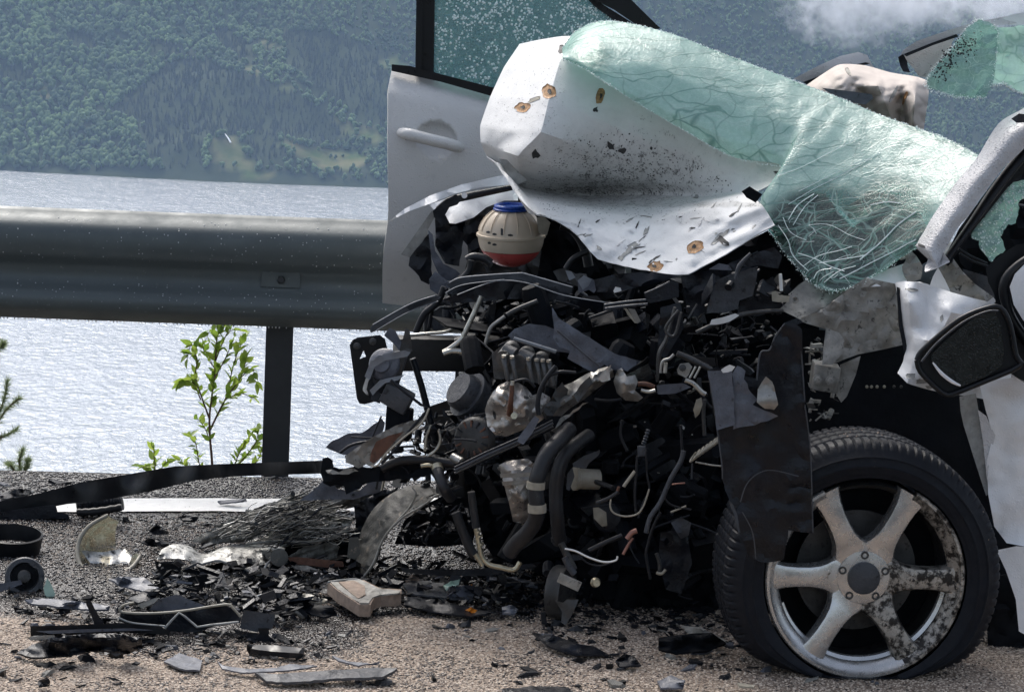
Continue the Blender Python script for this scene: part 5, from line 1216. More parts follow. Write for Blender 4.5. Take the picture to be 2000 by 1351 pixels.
S('fuse_box', 'black', 7.0, [(1258, 574), (1310, 548), (1325, 552), (1326, 580), (1300, 586), (1270, 592), (1264, 590)], th=.06, amp=.003)
T('fuse_box_edge', 'grey_plastic', 2, [(1259, 573), (1285, 562), (1308, 550)], Y=6.98); T('bar', 'grey_plastic', 3, [(1180, 596), (1220, 590), (1262, 586)], Y=7.0); T('bar', 'grey_plastic', 3, [(1182, 603), (1220, 598), (1265, 594)], Y=6.99)
S('torn_flap', 'cream', 7.02, [(1219, 602), (1224, 602), (1234, 616), (1243, 631), (1240, 631), (1226, 615)], th=.003, amp=.002); S('torn_flap', 'grime', 7.05, [(1226, 602), (1240, 604), (1252, 628), (1244, 632)], th=.003, amp=.004)
S('battery_shield', 'grey_plastic', 7.02, [(1380, 612), (1390, 565), (1402, 546), (1440, 532), (1480, 520), (1476, 555), (1470, 578), (1444, 587), (1441, 603), (1420, 610)], th=.01, amp=.010, rag=1)
S('battery_shield', 'black', 7.08, [(1330, 540), (1400, 525), (1480, 490), (1482, 522), (1440, 534), (1400, 548), (1386, 612), (1345, 620)], th=.01, amp=.02)
S('cover_panel', 'black', 7.05, [(1470, 560), (1510, 540), (1530, 600), (1480, 618), (1440, 612), (1446, 590)], th=.01, amp=.01)
S('headlamp_bracket', 'black', 6.98, [(1437, 530), (1450, 505), (1482, 492), (1512, 482), (1528, 500), (1520, 525), (1480, 518), (1448, 524), (1440, 545)], th=.02, amp=.012)
S('bracket_corner', 'blue_grey', 7.0, [(1384, 526), (1404, 514), (1424, 518), (1430, 528)], th=.01, amp=.003); T('lever', 'grey_plastic', (3, 5, 3), [(1437, 545), (1444, 520), (1466, 495)], Y=6.96)
S('white_torn_edge', 'wire_white', 6.98, [(1386, 634), (1390, 624), (1410, 620), (1436, 612), (1444, 616), (1425, 628), (1400, 634)], th=.004, amp=.005, rag=1)
T('spar', 'dark_metal', (5, 5, 4), [(1360, 650), (1400, 632), (1460, 612), (1530, 606)], Y=7.0)
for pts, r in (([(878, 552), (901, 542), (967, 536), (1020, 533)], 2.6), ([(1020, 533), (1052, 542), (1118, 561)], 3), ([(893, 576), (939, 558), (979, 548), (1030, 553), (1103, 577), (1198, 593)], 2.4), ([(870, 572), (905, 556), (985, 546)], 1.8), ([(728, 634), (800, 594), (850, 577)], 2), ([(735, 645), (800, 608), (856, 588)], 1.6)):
    T('edge_highlight', 'highlight_grey', r, pts, Y=7.19, flat=.5)  # pale tubes painting the highlights on the slam panel's top edges
S('latch_plate', 'highlight_grey', 7.17, [(1128, 548), (1140, 538), (1156, 545), (1150, 558), (1138, 566)], amp=.004); S('latch_plate', 'highlight_grey', 7.17, [(1104, 528), (1116, 530), (1124, 542), (1112, 548)], amp=.004)
S('wire_tray', 'black', 7.0, [(1290, 600), (1330, 590), (1336, 640), (1300, 700), (1284, 690)], th=.02, amp=.01)
# engine top: cover, intake runners
S('engine_cover', 'blue_grey', 7.0, [(992, 655), (1005, 642), (1034, 632), (1066, 636), (1090, 645), (1108, 660), (1116, 690), (1090, 686), (1040, 672), (1000, 664)], th=.02, amp=.008)
T('cover_rail', 'highlight_grey', 4, [(1003, 661), (1045, 674), (1086, 687)], Y=6.96)
for (a, b, r) in (((984, 700), (1000, 680), 13), ((1012, 708), (1030, 690), 13), ((1040, 716), (1058, 700), 12)): T('intake_runner', 'alu_dark', r*1.25, [(a[0], a[1], 6.96), (b[0], b[1], 7.04)], curve=False, seg=20)
T('intake_runner', 'alu_dark', 15, [(984, 684, 6.98), (1006, 694, 6.97)], curve=False, seg=20); T('intake_runner', 'alu_dark', 15, [(1016, 692, 6.98), (1040, 704, 6.97)], curve=False, seg=20)
for x in (984, 1000, 1032, 1048, 1060, 1072): T('injector', 'alu_dark', (7, 4.5, 4.5), [(x, 700+.1*(x-984), 6.95), (x+3, 716+.1*(x-984), 6.94), (x+8, 742+.12*(x-984), 6.94)], seg=10); lathe('injector_bolt', P(x, 698+.1*(x-984), 6.94), (0, -.2, 1), [(0, .006), (.006, .006)], M['steel'], car, seg=6)
S('valve_cover', 'alu_dark', 7.02, [(960, 690), (985, 672), (1010, 676), (1062, 700), (1090, 720), (1086, 760), (1040, 745), (990, 740), (965, 740)], th=.04, amp=.012, step=9)
# big dusty air-guide blade
S('air_guide', 'blue_grey', 6.93, [(1078, 600), (1090, 620), (1120, 640), (1168, 670), (1200, 690), (1252, 705), (1225, 725), (1198, 722), (1180, 712), (1160, 728), (1130, 712), (1108, 700), (1114, 685), (1092, 678), (1080, 660), (1082, 640)], th=.004, amp=.014, rag=1)
T('guide_rib', 'grey_plastic', 2, [(1088, 645), (1110, 664), (1140, 690), (1170, 714)], Y=6.90)
# washer pot, alternator, exhaust shield
lathe('pump_pot', P(924, 778, 7.2), Vector((-.6, -.35, .45)), [(-.045, .052), (.01, .054), (.012, .058), (.020, .058), (.021, .046), (.040, .046), (.050, .040), (.050, 0)], M['grey_plastic'], car, seg=28)
lathe('column_tube', P(905, 830, 7.5), (0, 0, 1), [(-.2, .028), (.1, .028)], M['beam'], car, seg=20)
AC = P(930, 857, 7.1); AX = Vector((-.45, -.85, .12)).normalized()
alt = lathe('alternator', AC, AX, [(-.05, .040), (-.04, .052), (.0, .054), (.012, .052), (.020, .044), (.024, .030), (.026, .012), (.026, 0)], M['dark_metal'], car, seg=40)
u_ = AX.cross(Vector((0, 0, 1))).normalized(); v_ = AX.cross(u_)
for k in range(26):
    a = 2*math.pi*k/26; e = u_*math.cos(a)+v_*math.sin(a); t_ = -u_*math.sin(a)+v_*math.cos(a)
    block('cooling_fin', AC+e*.0565-AX*.018, e*.0045, t_*.0022, AX*.022, M['grey_plastic'], alt, bev=.2)
    if k % 2 == 0: block('vent_slot', AC+e*.036+AX*.0205, e*.008, t_*.0022, AX*.004, M['rust' if k % 3 else 'black'], alt, bev=.2)
T('pulley_pin', 'alu', 9, [(884, 892, 7.0), (902, 902, 6.98)], curve=False)
shield = S('heat_shield', 'foil', 6.98, [(947, 800), (953, 782), (962, 766), (975, 752), (992, 744), (1010, 746), (1028, 756), (1040, 772), (1058, 766), (1074, 775), (1080, 792), (1070, 812), (1045, 830), (1015, 842), (990, 852), (968, 850), (952, 832)], th=.004, amp=.022, fr=.022, step=5, bulge=.05)
T('oxygen_sensor', 'rust', (5, 4.5, 5.5, 7), [(1000, 752, 6.88), (999, 772, 6.88), (997, 790, 6.89), (996, 808, 6.92)], seg=12); T('sensor_tip', 'steel', 4, [(1001, 744, 6.88), (1000, 752, 6.88)], curve=False)
T('sensor_wire', 'wire', 3, [(1001, 748), (1012, 743), (1030, 742), (1045, 756)], Y=6.9); lathe('shield_nut', P(1004, 812, 6.9), (0, -1, .2), [(0, .008), (.008, .008)], M['brass'], car, seg=6)
decal('shield_hole', shield, blob(982, 757, 7, 3, 9, .3, -.1), 'chip'); decal('shield_hole', shield, blob(966, 811, 3, 8, 9, .3, -.3), 'chip'); decal('shield_hole', shield, blob(1027, 776, 5, 3, 9, .3), 'chip')
T('cable', 'wire', 5, [(1052, 810), (1050, 790), (1056, 760), (1070, 735), (1086, 715)], Y=6.86); T('cable', 'wire', 3.5, [(1070, 735), (1095, 726), (1125, 728)], Y=6.86)
S('catalyst_shield', 'foil', 7.05, [(974, 908), (990, 900), (1030, 895), (1050, 910), (1046, 960), (1040, 1010), (1020, 1022), (1002, 1018), (995, 985), (984, 945)], th=.006, amp=.018, fr=.03, step=6, bulge=.04)
S('shield_band', 'alu', 7.0, [(976, 925), (1046, 922), (1046, 930), (978, 933)], th=.006, amp=.004); S('shield_band', 'alu', 7.0, [(980, 940), (1046, 936), (1046, 943), (982, 948)], th=.006, amp=.004)
# torn tubular support across the engine
rows = [[(1062, 800, 7.0), (1090, 760, 7.0), (1120, 745, 6.98), (1150, 728, 6.96), (1190, 714, 6.95)], [(1068, 815, 6.95), (1098, 785, 6.93), (1130, 765, 6.92), (1160, 745, 6.91), (1196, 722, 6.9)], [(1078, 832, 6.97), (1110, 800, 6.95), (1140, 780, 6.95), (1165, 760, 6.94), (1200, 735, 6.93)]]
grid('torn_cross_tube', rows, M['alu'], car, ku=7, kv=5, th=.003, amp=.014, fr=.03, amp2=.006, sharp=30)
S('torn_edge', 'dark_metal', 6.93, [(1058, 806), (1085, 760), (1098, 745), (1110, 760), (1102, 785), (1080, 812), (1066, 822)], th=.004, amp=.02, rag=2)
S('torn_edge', 'alu', 6.91, [(1080, 830), (1100, 812), (1130, 795), (1150, 785), (1120, 806), (1095, 828), (1072, 842)], th=.004, amp=.012, rag=3)
S('torn_edge', 'dark_metal', 6.9, [(1120, 770), (1140, 745), (1152, 735), (1158, 748), (1142, 770), (1128, 786)], th=.004, amp=.014, rag=2)
S('bright_cup', 'alu', 6.9, [(1198, 744), (1206, 722), (1214, 718), (1224, 735), (1240, 732), (1246, 745), (1240, 762), (1256, 776), (1246, 784), (1222, 782), (1205, 768)], th=.006, amp=.018, step=6, bulge=.03)
S('torn_lip', 'foil', 6.89, [(1168, 740), (1178, 724), (1194, 712), (1190, 722), (1192, 742), (1176, 746)], th=.004, amp=.008)
S('flat_bracket', 'blue_grey', 6.95, [(1282, 752), (1300, 750), (1335, 748), (1350, 756), (1320, 768), (1300, 770), (1285, 770)], th=.008, amp=.006)
T('short_link', 'steel', 4, [(1252, 762), (1268, 765), (1280, 762)], Y=6.92); T('short_link', 'rust', 5, [(1246, 750), (1262, 750), (1278, 756)], Y=6.95)
# double diagonal rail
for dy, m, r in ((0, 'grey_plastic', 3.2), (6, 'dark_metal', 2.4), (-5, 'black', 2.6)): T('trim_rail', m, r, [(888, 918+dy, 6.86), (950, 888+dy, 6.85), (1010, 862+dy, 6.84), (1080, 826+dy, 6.83)], curve=False)
S('trim_rail', 'black_matt', 6.9, [(885, 908), (950, 878), (1080, 812), (1096, 812), (1084, 836), (1010, 872), (950, 900), (895, 924)], th=.02, amp=.003)
S('clip_plate', 'blue_grey', 6.82, [(1012, 855), (1030, 830), (1044, 812), (1054, 818), (1040, 845), (1022, 868), (1010, 862)], th=.006, amp=.005)
# hoses
T('coolant_hose', 'rubber', 16, [(1112, 838, 6.9), (1090, 862, 6.84), (1068, 886, 6.8), (1052, 925, 6.78), (1046, 955, 6.78), (1049, 990, 6.78), (1046, 1015, 6.8), (1030, 1040, 6.82), (1008, 1062, 6.86), (996, 1078, 6.88)], seg=20, k=8)
for (x, y, x2, y2) in ((1047, 940, 1046, 954), (1049, 984, 1049, 1000)): T('hose_clamp', 'cream', 18.5, [(x, y, 6.78), (x2, y2, 6.78)], curve=False, seg=20)
T('coolant_hose', 'rubber', 14, [(1150, 850, 7.0), (1110, 880, 6.92), (1092, 915, 6.9), (1086, 960, 6.9), (1088, 1010, 6.9), (1093, 1060, 6.92)], seg=18, k=8)
T('hose_clamp', 'rubber', 16, [(1091, 1048, 6.92), (1092, 1056, 6.92)], curve=False, seg=18); T('bundle', 'dark_metal', (7, 9), [(1096, 1060), (1110, 1090), (1120, 1112)], Y=6.88, curve=False)
lathe('starter_motor', P(1145, 935, 7.05), Vector((-.9, -.3, .05)), [(-.03, .024), (.02, .024), (.022, .028), (.03, .028), (.032, .02), (.032, 0)], M['cream'], car, seg=24)
lathe('label_drum', P(1185, 1010, 7.1), Vector((-.4, -.9, .1)), [(-.1, .035), (.0, .036), (.004, .03), (.004, 0)], M['black'], car, seg=24)
S('label_plate', 'cream', 7.02, [(1158, 990), (1166, 988), (1184, 1000), (1186, 1026), (1176, 1028), (1160, 1012)], th=.004, amp=.003, bulge=.01)
S('guard_plate', 'grey_plastic', 7.0, [(1118, 905), (1140, 890), (1172, 878), (1170, 888), (1150, 905), (1145, 915), (1120, 912)], th=.006, amp=.006); S('guard_plate', 'grey_plastic', 7.0, [(1118, 912), (1122, 930), (1112, 958), (1106, 955), (1108, 925)], th=.006, amp=.003)
# pipes down to the compressor
T('air_con_pipe', 'brass', (5, 5, 5.5, 5), [(930, 1032), (936, 1066), (942, 1088), (955, 1102), (980, 1108), (1004, 1112), (1016, 1097)], Y=6.92, seg=12)
for (x, y) in ((933, 1038), (936, 1046), (938, 1062)): lathe('pipe_collar', P(x, y, 6.92), Vector((.15, 0, -1)), [(-.002, .008), (.002, .008)], M['brass'], car, seg=12)
T('hose', 'rubber', 8, [(920, 960), (926, 1000), (930, 1030)], Y=6.95); T('hose', 'rubber', 10, [(890, 1000), (905, 1040), (920, 1075), (930, 1085)], Y=7.0); T('pipe', 'brass', 5, [(928, 1082), (938, 1096), (942, 1104)], Y=6.98)
T('coolant_hose', 'rubber', 11, [(855, 918, 7.0), (860, 935, 6.98), (868, 955, 6.97), (880, 972, 7.0)], seg=16); T('hose_clamp', 'brass', 11.5, [(852, 908, 7.01), (856, 920, 7.0)], curve=False); T('pipe', 'brass', 4, [(822, 910), (838, 908), (850, 914)], Y=7.02)
T('hose', 'rubber', 9, [(745, 915), (780, 900), (830, 898), (890, 906)], Y=7.1)
T('ring_bracket', 'steel', 3, [(842, 830), (832, 855), (830, 880)], Y=7.1); T('ring_bracket', 'steel', 3, [(856, 838), (860, 860), (850, 880), (832, 892)], Y=7.1)
# spring, links, solenoid
W = []
for i in range(90):
    t = i/89; a = t*2*math.pi*8; x = 1352+(1412-1352)*t; y = 894+(852-894)*t; W.append(P(x, y, 6.82)+Vector((math.cos(a)*.0085, math.sin(a)*.014, math.cos(a)*.0125)))
tube_w('coil_spring', W, [.0021]*90, M['cream'], car, seg=6)
T('spring_link', 'steel', 1.8, [(1358, 902), (1390, 908), (1410, 910)], Y=6.84)
block('relay', P(1253, 880, 6.85), Vector((.009, 0, .001)), Vector((0, .01, 0)), Vector((-.001, 0, .011)), M['grey_plastic'], car)
T('corrugated_sleeve', 'grey_plastic', 4, [(1266, 838), (1261, 855), (1256, 868)], Y=6.86, corr=.3, cn=16)
T('mount_bracket', 'dark_metal', (6, 8, 10, 6), [(1318, 600), (1302, 660), (1288, 690), (1284, 745)], Y=6.95, flat=.5)
T('mount_bracket', 'dark_metal', (6, 7, 5), [(1322, 690), (1350, 702), (1390, 722)], Y=6.9)
T('mount_bracket', 'dark_metal', 3, [(1330, 610), (1320, 650), (1310, 656), (1300, 640), (1325, 606)], Y=6.92)
hx = S('mounting_eye', 'alu', 6.85, [(1322, 722), (1328, 710), (1345, 708), (1352, 716), (1345, 732), (1340, 738), (1324, 730)], th=.012, amp=.002); lathe('eye_bolt', P(1333, 718, 6.84), (0, -1, .1), [(0, .008), (.004, .008), (.005, .004)], M['dark_metal'], car, seg=12)
for x in (1347, 1356): T('mount_rib', 'steel', 2.4, [(x, 738), (x+12, 716)], Y=6.84, curve=False)
T('u_clamp', 'alu', 3, [(1290, 728), (1294, 706), (1308, 700), (1316, 692)], Y=6.86); T('clamp_bolt', 'steel', 4, [(1300, 708), (1299, 728)], Y=6.85, curve=False)
S('torn_insulation', 'cream', 6.8, [(1354, 800), (1360, 780), (1370, 776), (1372, 790), (1366, 808), (1358, 816)], th=.01, amp=.01, rag=2); T('pipe', 'steel', 5, [(1338, 742), (1355, 750), (1370, 765), (1378, 770)], Y=6.85); T('pipe', 'dark_metal', 4, [(1376, 780), (1374, 810), (1376, 850)], Y=6.84)
# cables
for pts, m, r, Y in (([(1103, 1071), (1125, 1076), (1150, 1088), (1180, 1097), (1202, 1094), (1206, 1086)], 'wire_white', 2, 6.7), ([(1130, 1085), (1150, 1100), (1175, 1104), (1200, 1096)], 'wire', 1.8, 6.72),
    ([(1193, 975), (1192, 990), (1200, 1002), (1222, 1008), (1245, 1003), (1258, 985), (1268, 955)], 'cream', 1.8, 6.75), ([(1245, 890), (1243, 920), (1240, 960), (1242, 1000)], 'wire', 3, 6.78), ([(1262, 880), (1264, 930), (1268, 955), (1255, 985), (1247, 1010)], 'wire', 2.2, 6.77),
    ([(1335, 880), (1330, 900), (1310, 935), (1290, 980), (1270, 1010), (1262, 1040)], 'grey_plastic', 5, 6.76), ([(1330, 830), (1332, 880)], 'wire', 3, 6.77), ([(1240, 920), (1225, 940), (1218, 950)], 'cream', 3.5, 6.78), ([(1208, 960), (1190, 972), (1165, 982)], 'rubber', 4, 6.8),
    ([(1290, 1000), (1275, 1030), (1265, 1065), (1262, 1085), (1270, 1130)], 'wire', 3, 6.8), ([(1217, 1082), (1228, 1062), (1236, 1050)], 'copper', 3, 6.74), ([(1225, 1052), (1234, 1040), (1244, 1036)], 'copper', 5.5, 6.74), ([(1312, 946), (1325, 944), (1338, 943)], 'copper', 1.6, 6.78), ([(1206, 958), (1209, 950)], 'rust', 3, 6.76),
    ([(1215, 820), (1212, 850), (1225, 880)], 'wire', 3, 6.9), ([(1150, 1075), (1180, 1060), (1215, 1045)], 'rubber', 5, 6.85), ([(1310, 1000), (1330, 992), (1340, 988)], 'cream', 2, 6.8), ([(1352, 905), (1351, 935)], 'grey_plastic', 2, 6.84), ([(1290, 960), (1310, 985), (1350, 995)], 'wire', 2, 6.8)):
    T('cable' if m in ('wire', 'rubber', 'grey_plastic') else 'stripped_wire', m, r, pts, Y=Y, seg=8)
S('steering_joint', 'grey_plastic', 6.95, [(1310, 1020), (1330, 1010), (1350, 1020), (1345, 1045), (1330, 1052), (1322, 1040)], th=.02, amp=.02); S('steering_boot', 'black', 6.98, [(1290, 1040), (1340, 1030), (1352, 1100), (1330, 1160), (1300, 1150), (1285, 1090)], th=.05, amp=.02)
T('link_arm', 'dark_metal', 4, [(1282, 1080), (1288, 1100), (1288, 1118)], Y=6.85); T('link_arm', 'cream', 3, [(1282, 1118), (1292, 1120), (1300, 1112)], Y=6.84)
# disc and bits under the engine
lathe('crank_pulley', P(1085, 1155, 7.0), Vector((-.93, .36, 0)), [(-.03, .055), (-.03, .062), (.0, .064), (.006, .06), (.006, .04), (-.004, .036), (-.004, 0)], M['dark_metal'], car, seg=40)
block('sensor_box', P(1112, 1136, 6.72), Vector((.024, 0, -.010)), Vector((0, .006, 0)), Vector((.004, 0, .010)), M['grime'], car); lathe('brass_plug', P(1163, 1137, 6.8), (.2, -1, .1), [(0, .012), (.006, .009), (.012, .008), (.012, 0)], M['brass'], car, seg=12)
S('pulley_guard', 'dark_metal', 6.7, [(1085, 1172), (1100, 1176), (1115, 1165), (1130, 1170), (1120, 1195), (1105, 1220), (1096, 1215), (1098, 1195)], th=.005, amp=.015, rag=1)
T('stub_pipe', 'grey_plastic', (6, 7), [(1102, 1088), (1112, 1108), (1122, 1120)], Y=6.78, curve=False)

# ---- random small hardware filling the gaps
def clutter(name, poly, n, Yr, m, size, parent=car, long_=.35):
    x0, x1 = min(p[0] for p in poly), max(p[0] for p in poly); y0, y1 = min(p[1] for p in poly), max(p[1] for p in poly); V, Fs = [], []
    cb = [(-1, -1, -1), (1, -1, -1), (1, 1, -1), (-1, 1, -1), (-1, -1, 1), (1, -1, 1), (1, 1, 1), (-1, 1, 1)]; cf = [(0, 3, 2, 1), (4, 5, 6, 7), (0, 1, 5, 4), (1, 2, 6, 5), (2, 3, 7, 6), (3, 0, 4, 7)]
    c = 0
    while c < n:
        x, y = random.uniform(x0, x1), random.uniform(y0, y1)
        if not inpoly(x, y, poly): continue
        c += 1; Y = random.uniform(*Yr); p = P(x, y, Y); s = random.uniform(*size)*Y/F; b = len(V)
        q = Matrix.Rotation(random.random()*6.3, 3, Vector((random.gauss(0, 1), random.gauss(0, 1), random.gauss(0, 1))).normalized())
        if random.random() < long_:                     # curved pipe or wire
            L_ = s*random.uniform(2.5, 6); r = s*random.uniform(.10, .3); d = q @ Vector((1, 0, 0)); e = q @ Vector((0, 1, 0)); k = random.uniform(-.8, .8)
            pts = np.array([tuple(p+d*L_*(t-.5)+e*L_*k*(t-.5)**2) for t in (0, .2, .4, .6, .8, 1)]); T_, N_, B_ = frames(pts)
            for i in range(6):
                for j in range(6): a = j*math.pi/3; V.append(Vector(pts[i]+r*(math.cos(a)*N_[i]+math.sin(a)*B_[i])))
            Fs += [(b+i*6+j, b+i*6+(j+1) % 6, b+(i+1)*6+(j+1) % 6, b+(i+1)*6+j) for i in range(5) for j in range(6)]; Fs += [tuple(b+j for j in range(6)), tuple(b+30+j for j in reversed(range(6)))]
        elif random.random() < .35:                     # round boss / bolt
            r = s*.6; h = s*random.uniform(.3, 1.2); k = 10
            for hh, rr in ((-h, r), (h*.7, r), (h, r*.75)):
                for j in range(k): a = 2*math.pi*j/k; V.append(p+q @ Vector((rr*math.cos(a), rr*math.sin(a), hh)))
            Fs += [(b+i*k+j, b+i*k+(j+1) % k, b+(i+1)*k+(j+1) % k, b+(i+1)*k+j) for i in range(2) for j in range(k)]; Fs += [tuple(b+j for j in reversed(range(k))), tuple(b+2*k+j for j in range(k))]
        else:                                           # torn plate or box
            sx, sy, sz = s*random.uniform(.5, 1.8), s*random.uniform(.3, 1.1), s*random.choice((.06, .08, .4))
            for (u, v, w_) in cb: V.append(p+q @ Vector((u*sx*random.uniform(.6, 1.2), v*sy*random.uniform(.6, 1.2), w_*sz+random.uniform(-.2, .2)*sy)))
            Fs += [tuple(b+i for i in f) for f in cf]
    o = emit(name, V, Fs, M[m], parent, True, 'stuff'); sharpen(o, 30); return o
BAY = [(900, 640), (1000, 590), (1200, 590), (1300, 560), (1360, 600), (1380, 720), (1370, 900), (1400, 1080), (1420, 1170), (1120, 1180), (1060, 1100), (1000, 1060), (950, 960), (900, 900), (900, 750)]
for m, n, sz, Yr in (('black', 110, (12, 44), (7.15, 7.6)), ('black_matt', 240, (11, 46), (7.05, 7.5)), ('dark_metal', 60, (4, 14), (7.2, 7.5)), ('grey_plastic', 16, (4, 12), (7.2, 7.4)), ('wire', 80, (7, 20), (6.95, 7.3)), ('grime', 10, (2, 6), (7.0, 7.3)), ('steel', 12, (1.5, 4), (6.95, 7.3)), ('cream', 8, (1.5, 3), (6.95, 7.3))):
    clutter('engine_hardware', BAY, n, Yr, m, sz, long_=.85 if m == 'wire' else .10)
TOPB = [(880, 570), (960, 562), (1060, 560), (1200, 566), (1330, 545), (1350, 640), (1240, 680), (1080, 640), (960, 650), (880, 640)]
for m, n, sz in (('black', 80, (5, 18)), ('black_matt', 60, (5, 18)), ('dark_metal', 10, (3, 10)), ('grey_plastic', 4, (3, 9)), ('wire', 24, (6, 16)), ('steel', 4, (1.5, 4))): clutter('slam_panel_hardware', TOPB, n, (7.32, 7.5), m, sz)
RB = [(1330, 560), (1480, 530), (1540, 560), (1560, 640), (1500, 690), (1470, 760), (1360, 740), (1330, 650)]
for m, n, sz in (('black', 90, (5, 20)), ('dark_metal', 20, (3, 10)), ('grime', 8, (2, 7)), ('wire', 20, (5, 14)), ('steel', 3, (1.5, 4))): clutter('battery_side_hardware', RB, n, (7.0, 7.4), m, sz)
LB = [(745, 840), (800, 810), (890, 800), (900, 960), (860, 960), (780, 930), (745, 900)]
for m, n, sz in (('black', 80, (4, 14)), ('dark_metal', 30, (3, 9)), ('wire', 30, (5, 12)), ('grey_plastic', 14, (3, 8))): clutter('radiator_side_hardware', LB, n, (7.1, 7.5), m, sz)
AB = [(1575, 640), (1640, 700), (1640, 800), (1590, 860), (1575, 800)]
for m, n, sz in (('grime', 40, (3, 10)), ('dark_metal', 20, (3, 8))): clutter('strut_hardware', AB, n, (6.95, 7.15), m, sz)
# ------------------------------------------------------------ debris on the road
def gY(px, py, z=0.): return G(px, py, z).y
def slab(name, pts, m, parent=None, h=.004, th=.004, amp=.004, fr=.05, step=9, rag=0, bulge=0, smooth=True, label=None):
    """plate lying on the road; points are (pixel, pixel[, height of the plate above the road])"""
    seed = random.random()*90; ctrl = [(p[0], p[1], p[2] if len(p) > 2 else h) for p in pts]; B = []; n = len(ctrl)
    for i in range(n):
        a, b = ctrl[i], ctrl[(i+1) % n]; k = max(1, int(math.hypot(b[0]-a[0], b[1]-a[1])/step+.5))
        for j in range(k):
            t = j/k; B.append((a[0]+(b[0]-a[0])*t+(random.uniform(-rag, rag) if j else 0), a[1]+(b[1]-a[1])*t+(random.uniform(-rag, rag)*.5 if j else 0)))
    pv = [Vector(b) for b in B]; x0, x1 = min(b[0] for b in B), max(b[0] for b in B); y0, y1 = min(b[1] for b in B), max(b[1] for b in B)
    y = y0+step*.3
    while y < y1:
        x = x0+step*random.random()
        while x < x1:
            if inpoly(x, y, B) and min((x-b[0])**2+(y-b[1])**2 for b in B) > (step*.3)**2: pv.append(Vector((x, y)))
            x += step
        y += step*.55
    o = delaunay_2d_cdt(pv, [(i, (i+1) % len(B)) for i in range(len(B))], [], 0, 1e-5); vv = o[0]; tris = []
    for f in o[2]:
        if inpoly(sum(vv[i].x for i in f)/3, sum(vv[i].y for i in f)/3, B): tris.append(tuple(f))
    W = []
    for v in vv:
        sw = sz = 0
        for c in ctrl: k = 1/((v.x-c[0])**2+(2*(v.y-c[1]))**2+4); sw += k; sz += k*c[2]
        z = sz/sw+.006; q = G(v.x, v.y, z)
        z += max(-z+.002, amp*ridged(v.x*fr, v.y*fr*1.6, seed))
        if bulge: z += bulge*max(0, 1-((v.x-(x0+x1)/2)/(x1-x0)*2)**2)*max(0, 1-((v.y-(y0+y1)/2)/(y1-y0)*2)**2)
        W.append(Vector((q.x, q.y, z)))
    nV = len(W); V = W+[p-Vector((0, 0, th)) for p in W]; Fs = []; ec = {}
    for f in tris:
        Fs.append(tuple(f)); Fs.append(tuple(i+nV for i in reversed(f)))
        for i in range(3): ec[(f[i], f[(i+1) % 3])] = 1
    for (a, b) in ec:
        if (b, a) not in ec: Fs.append((b, a, a+nV, b+nV))
    used = sorted({i for f in Fs for i in f}); mp = {u: k for k, u in enumerate(used)}
    ob = emit(name, [V[u] for u in used], [tuple(mp[i] for i in f) for f in Fs], m, parent, smooth, None, label); sharpen(ob, 32); return ob
def base(px, py): g = G(px, py); g.z = 0; return g
def K(*a, **k): return slab(a[0], a[2], M[a[1]], **k)
def SH(name, m, Y, pts, par=None, th=.003, amp=.006, **k): return sheet(name, pts, M[m], par, Y=Y, th=th, amp=amp, **k)
def TB(name, m, r, pts, par=None, Y=7.4, **k): return tube(name, pts, r, M[m], par, Y=Y, **k)

tag(SH('trim_strip', 'black_clean', 7.9, [(-60, 992, 8.0), (0, 978, 8.0), (73, 964, 7.98), (160, 941, 7.95), (254, 925, 7.9), (342, 910, 7.8), (454, 905, 7.65), (600, 900, 7.5), (650, 898, 7.4), (650, 924, 7.4), (600, 925, 7.5), (454, 930, 7.65), (380, 938, 7.75), (290, 960, 7.85), (200, 977, 7.92), (130, 984, 7.95), (73, 995, 7.98), (0, 1009, 8.0), (-60, 1024, 8.0)], th=.025, amp=.002, step=10),
    'long bent black trim strip rising from the road to the wreck', 'trim strip')
tag(SH('trim_block', 'black', 7.93, [(-60, 1005), (20, 996), (108, 984), (113, 1000), (134, 1004), (135, 1012), (-60, 1016)], th=.05, amp=.003), 'flat black plastic block under the left end of the long trim strip', 'plastic piece')
r_ = thing('rubber_roll', 'rolled scrap of black rubber lying across the white road line', 'rubber scrap', base(195, 1006))
TB('roll', 'black', (15, 18, 19, 18, 16, 13), [(152, 992), (170, 988), (190, 986), (210, 984), (228, 984), (240, 982)], r_, Y=8.02, corr=.06, cn=24, seg=14)
TB('roll_fold', 'rubber', (7, 8, 7), [(150, 1000), (190, 998), (238, 990)], r_, Y=7.98, corr=.1, cn=20)
# headlamp bowl
hb = thing('headlamp_bowl', 'broken clear headlamp bowl with a white rim standing on the wet asphalt', 'headlamp', base(210, 1120))
rows = [[(211, 1006, 7.47), (172, 1030, 7.46), (153, 1066, 7.44), (160, 1106, 7.40), (196, 1122, 7.37), (252, 1112, 7.38), (275, 1086, 7.42)],
        [(217, 1012, 7.52), (188, 1032, 7.53), (174, 1066, 7.52), (180, 1098, 7.48), (206, 1110, 7.44), (250, 1102, 7.43), (271, 1082, 7.45)],
        [(232, 1018, 7.53), (226, 1036, 7.56), (226, 1064, 7.57), (228, 1084, 7.52), (236, 1092, 7.48), (254, 1090, 7.46), (266, 1078, 7.46)]]
bowl = grid('lens_bowl', rows, M['clear_lens'], hb, ku=8, kv=6, th=.003, amp2=.002)
rowA = [(a[0]-1, a[1], a[2]-.004) for a in rows[0]]; TB('rim', 'cream', (3.5, 4.2, 4.5, 4.5, 4.5, 4), rowA, hb, k=8)
